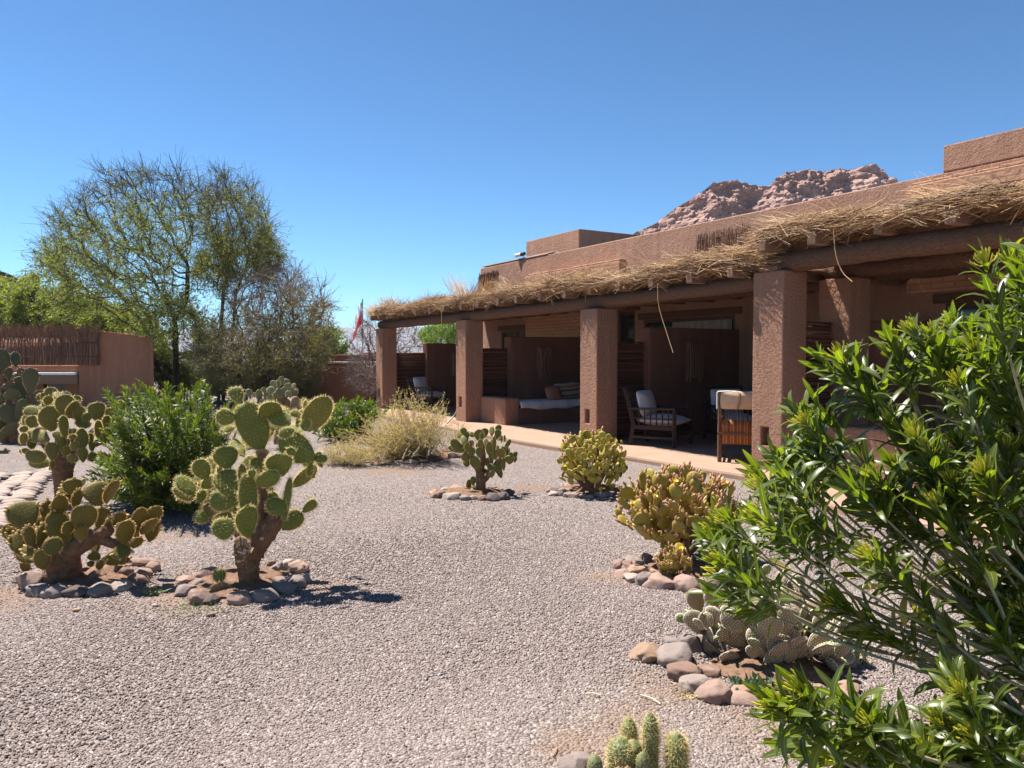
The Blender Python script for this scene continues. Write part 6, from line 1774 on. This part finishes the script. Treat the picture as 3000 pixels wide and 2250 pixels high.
tree('bare_tree', [(1060, 1020, 50, 70), (1100, 980, 50, 50), (1190, 1000, 55, 55), (1130, 1010, 50, 60), (1075, 960, 20, 40)], 23.2, 0.9, [[(1105, 1190, 0), (1100, 1130, 0), (1095, 1080, 0)], [(1100, 1130, 0), (1140, 1060, .2)]],
     'leafless grey tree behind the farthest pillar', 17, 420, 0.14, 0.22, 'mesq_dull', 60, (0.04, 0.015), 'twig_grey', thin=0.008, extra_twigs=900, tw_len=0.35, group='trees behind the garden')
tree('bare_shrub', [(1075, 1110, 60, 45), (1050, 1090, 45, 40), (1085, 1140, 35, 20)], 22.3, 0.7, [[(1110, 1150, 0), (1095, 1130, 0)]],
     'bare grey twiggy shrub spreading in front of the far wall beside the farthest pillar', 18, 300, 0.12, 0.2, 'mesq_dull', 40, (0.04, 0.015), 'twig_grey', thin=0.007, extra_twigs=800, tw_len=0.3, cat='shrub', up=0.0)
tree('leafy_tree', [(1290, 985, 60, 40), (1330, 970, 50, 40), (1255, 990, 30, 25)], 40, 2.0, [[(1290, 1100, 0), (1290, 1030, 0)]], 'yellow green tree seen through the far end of the porch', 19, 250, 0.3, 0.45, 'fresh', 7000, (0.17, 0.05), 'twig_green', thin=0.012, extra_twigs=400, tw_len=0.6, group='trees behind the garden')

tree('brush', [(560, 1110, 100, 40), (500, 1100, 60, 50), (470, 1060, 40, 40), (620, 1120, 90, 35)], 26.5, 1.0, [[(540, 1150, 0), (545, 1125, 0)], [(600, 1150, .2), (600, 1125, .2)]],
     'dull green brush under the tall trees, right of the low building', 20, 260, 0.22, 0.32, 'mesq', 16000, (0.12, 0.04), 'twig_brown', thin=0.009, extra_twigs=1800, tw_len=0.45, cat='shrub', up=0.05)
tree('brush', [(760, 1115, 110, 35), (850, 1115, 80, 40), (690, 1120, 90, 35)], 25.2, 0.9, [[(760, 1150, 0), (765, 1125, 0)], [(840, 1150, .2), (840, 1125, .2)]],
     'brown twiggy brush at the foot of the thorn tree, left of the far wall', 21, 260, 0.22, 0.32, 'mesq_dull', 14000, (0.11, 0.035), 'twig_brown', thin=0.009, extra_twigs=3200, tw_len=0.45, cat='shrub', up=0.05)

# ------------------------------------------------------------------ low adobe building on the left, with a reed fence on top
lb = empty('low_building', (-13.0, 23.2, 0), 'low adobe building on the left with a wooden lintel over a dark window', 'building')
mb = MB()

def prism(mb, pts, z0, z1s):
    n = len(pts); V = [(x, y, z0) for x, y in pts] + [(x, y, z) for (x, y), z in zip(pts, z1s)]
    mb.add(V, [tuple(range(n))[::-1]]); mb.add(V, [tuple(range(n, 2 * n))]); mb.add(V, [(i, (i + 1) % n, n + (i + 1) % n, n + i) for i in range(n)])
prism(mb, [(-12.93, 23.0), (-12.25, 23.0), (-10.68, 23.0), (-12.6, 26.5), (-12.93, 26.5)], -0.05, [2.33, 2.31, 2.10, 2.10, 2.33])
mb.build('wall', M['plaster_smooth'], lb, smooth=False, bevel=0.03)
mb = MB(); wall_holes(mb, (-19, 23.5, -0.05), (1, 0, 0), (0, 1, 0), 6.068, 2.0, 0.3, [(4.70, 5.42, 0.30, 0.83)])
mb.build('recessed_wall', M['plaster_smooth'], lb, smooth=False, bevel=0.02)
mb = MB(); mb.box(-14.32, -13.57, 23.62, 23.64, 0.22, 0.80); w_ = mb.build('window', M['pane'], lb, smooth=False)
mb = MB(); mb.box(-16.5, -12.95, 22.98, 23.5, 0.72, 0.99); mb.build('lintel_beam', M['rafter'], lb, smooth=False, bevel=0.03)
mb = MB(); mb.box(-16.5, -12.98, 22.93, 23.48, 0.993, 1.07); mb.build('ledge', M['white'], lb, smooth=False, bevel=0.015)
mb = MB(); mb.box(-16.5, -12.94, 23.05, 23.49, 1.073, 1.28); mb.build('fascia', M['plaster_smooth'], lb, smooth=False, bevel=0.03)
mb = MB(); mb.box(-19, -12.95, 23.49, 26, 1.951, 2.1); mb.build('roof', M['room'], lb, smooth=False)
rf_ = MB(); rng = np.random.default_rng(88)
x = -16.4
while x < -12.28:
    h = 2.25 + rng.normal(0, 0.06)
    rf_.tube(path([(x, 22.92 + rng.normal(0, 0.02), 1.285), (x + rng.normal(0, 0.03), 22.92 + rng.normal(0, 0.03), 1.8), (x + rng.normal(0, 0.05), 22.93 + rng.normal(0, 0.03), h)], 5), [0.011, 0.011, 0.010, 0.009, 0.006], 4, 0, rng.beta(2, 2), False)
    for k in range(4):
        p = np.array([x + rng.normal(0, 0.03), 22.92 + rng.normal(0, 0.03), 2.0 + 0.2 * rng.random()]); q = p + np.array([rng.normal(0, 0.09), rng.normal(0, 0.06), 0.22 + 0.22 * rng.random()])
        rf_.tube([p, (p + q) / 2 + rng.normal(0, 0.015, 3), q], [0.007, 0.006, 0.003], 3, 0, 0.3 + 0.5 * rng.random(), False)
    x += 0.016
rf_.box(-16.4, -12.3, 22.945, 22.955, 1.29, 2.1)
for z in (1.55, 1.95): rf_.bar((-16.4, 22.89, z), (-12.28, 22.89, z), 0.02, 0.02, 0, 0.1)
tag(rf_.build('reed_fence', M['reed'], None, origin=(-14.3, 22.92, 1.285)), 'upright brown reed fence with feathery tops along the low left building', 'fence')

# far wall and the roof behind it
mb = MB(); mb.box(-7.3, 1.5, 26.0, 26.4, -0.05, 1.30)
fw_ = empty('garden_wall', (-5, 26, 0), 'plain reddish adobe wall with a pale crumbling top at the far end of the garden', 'wall')
mb.build('wall', M['plaster_smooth'], fw_, smooth=False, bevel=0.03)
mb = MB(); rng = np.random.default_rng(4); x = -7.32
while x < 1.5:
    w = 0.3 + 0.3 * rng.random(); mb.box(x, x + w - 0.004, 25.95, 26.45, 1.302, 1.36 + 0.02 * rng.random()); x += w
mb.build('coping', M['roofmembrane'], fw_, smooth=False, bevel=0.012)
fb = empty('far_building', (-4, 30, 0), 'low brown building behind the far garden wall', 'building')
mb = MB(); mb.box(-7.1, 2, 30, 34, -0.05, 1.62); mb.build('wall', M['plaster_dark'], fb, smooth=False, bevel=0.04)
mb = MB(); mb.box(-5.9, 2, 30.4, 33, 1.625, 1.70); mb.build('roof', M['roofmembrane'], fb, smooth=False)

# flag
fg = empty('flag', (-5.72, 30.0, 0), 'limp white, red and blue flag with a star on a thin pole beyond the porch', 'flag')
M['pole'] = simple('grey_pole', (0.35, 0.36, 0.38), 0.5)
mb = MB(); mb.tube([(-5.72, 29.6, 0), (-5.72, 29.6, 3.74)], 0.022, 8); mb.build('pole', M['pole'], fg)
def cloth_mat(name, c): 
    return leaf_mat(name, tuple(x * 0.9 for x in c), c, 0.55, 0.8, tr=(1.15, 1.15, 1.15))
M['fw'] = cloth_mat('flag_white', (0.8, 0.8, 0.82)); M['fr'] = cloth_mat('flag_red', (0.62, 0.03, 0.07)); M['fb'] = cloth_mat('flag_blue', (0.05, 0.20, 0.42))
nu, nv = 26, 22
P = np.zeros((nv, nu, 3))
for j in range(nv):
    for i in range(nu):
        s = i / (nu - 1); t = j / (nv - 1)        # s out from the pole, t down the hoist
        fold = 0.07 * math.sin(s * 14 + t * 3) * s ** 0.4
        P[j, i] = (-5.735 - 0.36 * s * (0.75 + 0.25 * t) + 0.03 * math.sin(s * 9 + 1), 29.6 + fold, 3.70 - 0.86 * t - 0.72 * s ** 1.15 * (0.9 + 0.15 * math.sin(t * 3)))
idx = np.arange(nu * nv).reshape(nv, nu)
for nm, mm, sel in (('white_band', 'fw', lambda i, j: j < nv // 2 and i >= 6), ('blue_canton', 'fb', lambda i, j: j < nv // 2 and i < 6), ('red_band', 'fr', lambda i, j: j >= nv // 2)):
    mb = MB(); F = [(idx[j, i], idx[j, i + 1], idx[j + 1, i + 1], idx[j + 1, i]) for j in range(nv - 1) for i in range(nu - 1) if sel(i, j)]
    uq = np.unique(np.array(F)); mb.add(P.reshape(-1, 3)[uq], np.searchsorted(uq, np.array(F)))
    o = mb.build(nm, M[mm], fg)
    if nm == 'blue_canton': canton = o
st = MB(); V = []
c = P[5, 4]; e1 = unit(P[5, 5] - P[5, 3]); e2 = unit(P[4, 4] - P[6, 4]); n_ = np.cross(e1, e2); n_ = n_ if n_[1] < 0 else -n_
for k in range(10):
    a = math.pi / 2 + k * math.pi / 5; r = 0.11 if k % 2 == 0 else 0.045; V.append(c + (e1 * math.cos(a) + e2 * math.sin(a)) * r + n_ * 0.012)
st.add(np.vstack([[c + n_ * 0.012], V]), [(0, 1 + k, 1 + (k + 1) % 10) for k in range(10)])
st.build('star', M['fw'], canton, smooth=False)

# ------------------------------------------------------------------ hills and mountains
def rockface():
    m, nt, b, o = mat('cliff_rock')
    v = coords(nt); vs = coords(nt, stretch=(0.05, 0.05, 0.35))
    s = nz(nt, vs, 1.2, 6, 0.65); n = nz(nt, v, 0.35, 8, 0.65); f = nz(nt, v, 1.6, 5, 0.7)
    c = ramp(nt, s, [(0.3, (0.246, 0.127, 0.100)), (0.5, (0.426, 0.253, 0.206)), (0.62, (0.515, 0.345, 0.289)), (0.75, (0.314, 0.178, 0.142))])
    c = mixc(nt, math_(nt, 'MULTIPLY', n, 0.5), c, (0.44, 0.285, 0.235))
    c = mixc(nt, math_(nt, 'MULTIPLY', f, 0.35), c, (0.22, 0.14, 0.12))
    nt.links.new(c, b.inputs['Base Color']); b.inputs['Roughness'].default_value = 0.95; b.inputs['Specular IOR Level'].default_value = 0.1
    bump(nt, b, math_(nt, 'ADD', n, math_(nt, 'MULTIPLY', f, 0.5)), 0.8, 1.0)
    return m
M['cliff'] = rockface()
def ridge(name, prof, d, back, mat_, amp, nx_, ny_, seed, slope, block=0.0, freq=0.12):
    """hill whose skyline, seen from the yard, follows prof (px,py); it has a front slope, a top and a back"""
    rng = np.random.default_rng(seed)
    xs_ = np.linspace(prof[0][0], prof[-1][0], nx_); ys_ = np.interp(xs_, [p[0] for p in prof], [p[1] for p in prof])
    crest = np.array([at_depth(x, y, d) for x, y in zip(xs_, ys_)])
    rows = []
    # sections across the ridge: (offset towards the back as share of height, height share)
    secs = [(-slope * (1 - k) ** 1.2, k) for k in np.linspace(0, 1, ny_)] + [(0.25, 1.0), (0.6, 0.97), (1.2, 0.6), (2.0, 0.0)]
    for off, hf in secs:
        H = np.maximum(crest[:, 2], 0.5)
        y = d + off * (H if off < 0 else np.maximum(H, 6))
        row = np.stack([crest[:, 0] * y / d, y, H * hf], -1)
        rows.append(row)
    P = np.array(rows)
    sh = P.shape
    Q = P.reshape(-1, 3).copy()
    for i, p in enumerate(Q):
        v = Vector(p) * freq
        dd = amp * noise.fractal(v, 1.0, 2.1, 5)
        if block:
            # buttresses and gullies, strata that step back, then cracked detail
            g1 = noise.noise(Vector((p[0] * 0.11, p[1] * 0.03, 0.0))) + 0.5 * noise.noise(Vector((p[0] * 0.27, p[2] * 0.05, 3.0)))
            zz = p[2] * 0.42 + 1.2 * noise.noise(Vector((p[0] * 0.05, p[2] * 0.04, 7)))
            st_ = (zz - math.floor(zz)) ** 3
            rg_ = noise.ridged_multi_fractal(Vector((p[0] * 0.16, p[1] * 0.16, p[2] * 0.22)), 0.9, 2.2, 6, 1.0, 2.0)
            vv = noise.voronoi(Vector((p[0] * 0.62, p[1] * 0.4, p[2] * 0.7)))[0]
            dd += block * (2.6 * g1 - 0.25 * st_ + 0.7 * (rg_ - 1.2) + 0.35 * min(1.0, (vv[1] - vv[0]) * 2.5) + 0.5 * noise.fractal(Vector(p) * 0.9, 0.8, 2.2, 4))
        k = min(1.0, p[2] / 3.0 + 0.1)
        Q[i] = p + np.array([0.2 * dd, -dd, 0.12 * dd + (0.15 * amp * noise.noise(Vector((p[0] * 0.6, 0, 0))) if block else 0)]) * k
    ny2 = sh[0]
    i = np.arange(ny2 - 1)[:, None]; j = np.arange(nx_ - 1)[None]
    mb = MB(); mb.add(Q, np.stack([i*nx_+j, i*nx_+j+1, (i+1)*nx_+j+1, (i+1)*nx_+j], -1).reshape(-1, 4))
    return tag(mb.build(name, mat_, smooth=(block == 0)), kind='structure')
ridge('rocky_cliff', [(1600, 960), (1740, 800), (1850, 690), (1880, 668), (1930, 648), (1975, 612), (2050, 568), (2080, 542), (2140, 532), (2190, 540), (2248, 550), (2260, 530), (2300, 508), (2340, 504), (2380, 496), (2440, 494), (2480, 484), (2520, 486), (2560, 484), (2580, 496), (2600, 532), (2660, 600), (2800, 800), (2950, 1000)], 150, 1, M['cliff'], 0.9, 680, 240, 3, 0.75, 1.0, 0.3)
def hillmat():
    m, nt, b, o = mat('scrub_hill')
    v = coords(nt); n = nz(nt, v, 0.5, 8, 0.75); f = nz(nt, v, 2.2, 4, 0.7)
    c = ramp(nt, n, [(0.35, (0.10, 0.105, 0.045)), (0.55, (0.15, 0.145, 0.06)), (0.68, (0.26, 0.18, 0.10)), (0.8, (0.36, 0.26, 0.17))])
    c = mixc(nt, math_(nt, 'MULTIPLY', f, 0.5), c, (0.07, 0.07, 0.035))
    nt.links.new(c, b.inputs['Base Color']); b.inputs['Roughness'].default_value = 0.95
    bump(nt, b, f, 1.0, 0.8)
    return m
M['hill'] = hillmat()
ridge('scrub_hill', [(-900, 640), (-500, 690), (-200, 745), (0, 792), (50, 815), (130, 845), (200, 880), (300, 925), (420, 985), (520, 1030), (600, 1045)], 75, 1, M['hill'], 1.0, 220, 50, 5, 1.6, 0.8, 0.2)
def mountmat():
    m, nt, b, o = mat('far_mountain')
    v = coords(nt); n = nz(nt, v, 0.004, 6, 0.6)
    nt.links.new(ramp(nt, n, [(0.3, (0.13, 0.11, 0.10)), (0.7, (0.21, 0.17, 0.15))]), b.inputs['Base Color']); b.inputs['Roughness'].default_value = 1.0
    return m
M['mount'] = mountmat()
ridge('far_mountains', [(-400, 1030), (0, 1010), (300, 990), (600, 965), (800, 960), (900, 968), (970, 955), (1005, 960), (1040, 960), (1055, 953), (1110, 952), (1200, 958), (1300, 965), (1500, 985), (1900, 1010), (2600, 1040)], 3200, 1, M['mount'], 14, 400, 24, 9, 3.0, 0, 0.004)
ridge('far_foothills', [(-400, 1040), (300, 1025), (700, 1018), (960, 1008), (1010, 1012), (1080, 1020), (1200, 1014), (1500, 1025), (2400, 1042)], 2000, 1, M['mount'], 6, 300, 16, 10, 3.0, 0, 0.006)

# ------------------------------------------------------------------ small things on the ground
M['weed'] = leaf_mat('weed_leaf', (0.10, 0.17, 0.05), (0.20, 0.28, 0.08), 0.3, 0.5)
M['succ'] = leaf_mat('blue_green_leaf', (0.03, 0.07, 0.045), (0.09, 0.16, 0.10), 0.25, 0.5)
def weed(c, r, n, L, w, label, m='weed', seed=0, up=0.6):
    rng = np.random.default_rng(seed); mb = MB()
    pos = np.stack([c[0] + rng.normal(0, r, n), c[1] + rng.normal(0, r * 0.7, n), 0.01 + 0 * rng.random(n)], -1)
    d = unit(rng.normal(0, 1, (n, 3)) * np.array([1, 1, 0.3]) + np.array([0, 0, up])); s = unit(np.cross(d, rng.normal(size=(n, 3))))
    l = L * (0.5 + rng.random(n))
    mb.inst(QV, QF, np.stack([d * l[:, None], s * w, np.cross(d, s) * l[:, None]], 1), pos, 0, rng.random(n))
    tag(mb.build('weed', M[m], None, smooth=False, origin=(c[0], c[1], 0)), label, 'weed')
weed(at_ground(445, 1742), 0.03, 45, 0.06, 0.008, 'small green weed in the gravel between the two front left cacti', seed=1)
weed(at_ground(560, 1790), 0.11, 160, 0.02, 0.006, 'faint green weeds in the gravel below the tall cactus stones', seed=2)
p = at_ground(*z4(1330, 1330)); weed(p, 0.045, 130, 0.04, 0.022, 'blue green leafy weed among the white dotted cactus stones', 'succ', 3, 0.8)
weed(at_ground(*z4(860, 1395)), 0.05, 70, 0.06, 0.004, 'dry yellow grass tuft at the foot of the right front stones', 'dry_leaf', 4, 0.3)
for k, (x, y, w, sh, lab) in enumerate([(452, 1778, 0.022, 'pale', 'small white pebble in the gravel left of the tall cactus'), (225, 1792, 0.026, 'orange', 'flat orange stone chip on the gravel below the ochre cactus'), (618, 1806, 0.026, 'orange', 'orange stone chip on the gravel below the tall cactus'), (1787, 1940, 0.014, 'red', 'tiny reddish pebble left of the flat orange stone'), (1768, 1870, 0.012, 'pale', 'tiny white pebble on the gravel above the flat orange stone'), (328, 1780, 0.016, 'orange', 'small round ochre pebble between the front left cacti'), (1192, 2217, 0.012, 'brown', 'tiny brown pebble at the bottom centre of the gravel')]):
    g_ = at_ground(x, y); o = rock((g_[0], g_[1], w * 0.4), w, w * 0.7, w * 0.5, 0.3 * k, sh, 1200 + k, 'pebble', ICO2); tag(o, lab, 'pebble')
for k, (x0, y0, x1, y1, m, lab) in enumerate([(1876, 2035, 1935, 2062, 'dry_twig', 'thin pale twig on the gravel above the finger cactus'), (1716, 2032, 1760, 2037, 'dry_twig', 'short pale twig on the gravel left of the longer one'), (1620, 2215, 1632, 2190, 'deadwood', 'short brown twig on the gravel left of the finger cactus'), (945, 1765, 985, 1758, 'deadwood', 'brown twig on the gravel right of the tall cactus shadow')]):
    p, q = at_ground(x0, y0, 0.012), at_ground(x1, y1, 0.014); mb = MB(); mb.tube(path([p, (p + q) / 2 + np.array([0.005, 0.004, 0.004]), q], 6), 0.003, 5, 0, 0.9 if m == 'dry_twig' else 0.1)
    tag(mb.build('twig', M[m], None, origin=p), lab, 'twig')

# ------------------------------------------------------------------ thin haze in the air
hz = MB(); hz.box(-3900, 3900, -400, 4800, -1.2, 150)
hm = bpy.data.materials.new('haze'); hm.use_nodes = True
nt = hm.node_tree; nt.nodes.remove(nt.nodes['Principled BSDF'])
pv = N(nt, 'ShaderNodeVolumePrincipled'); pv.inputs['Color'].default_value = (0.70, 0.82, 1.0, 1); pv.inputs['Density'].default_value = 0.0002; pv.inputs['Anisotropy'].default_value = 0.2
nt.links.new(pv.outputs[0], nt.nodes['Material Output'].inputs['Volume'])
tag(hz.build('haze', hm, smooth=False), kind='stuff')
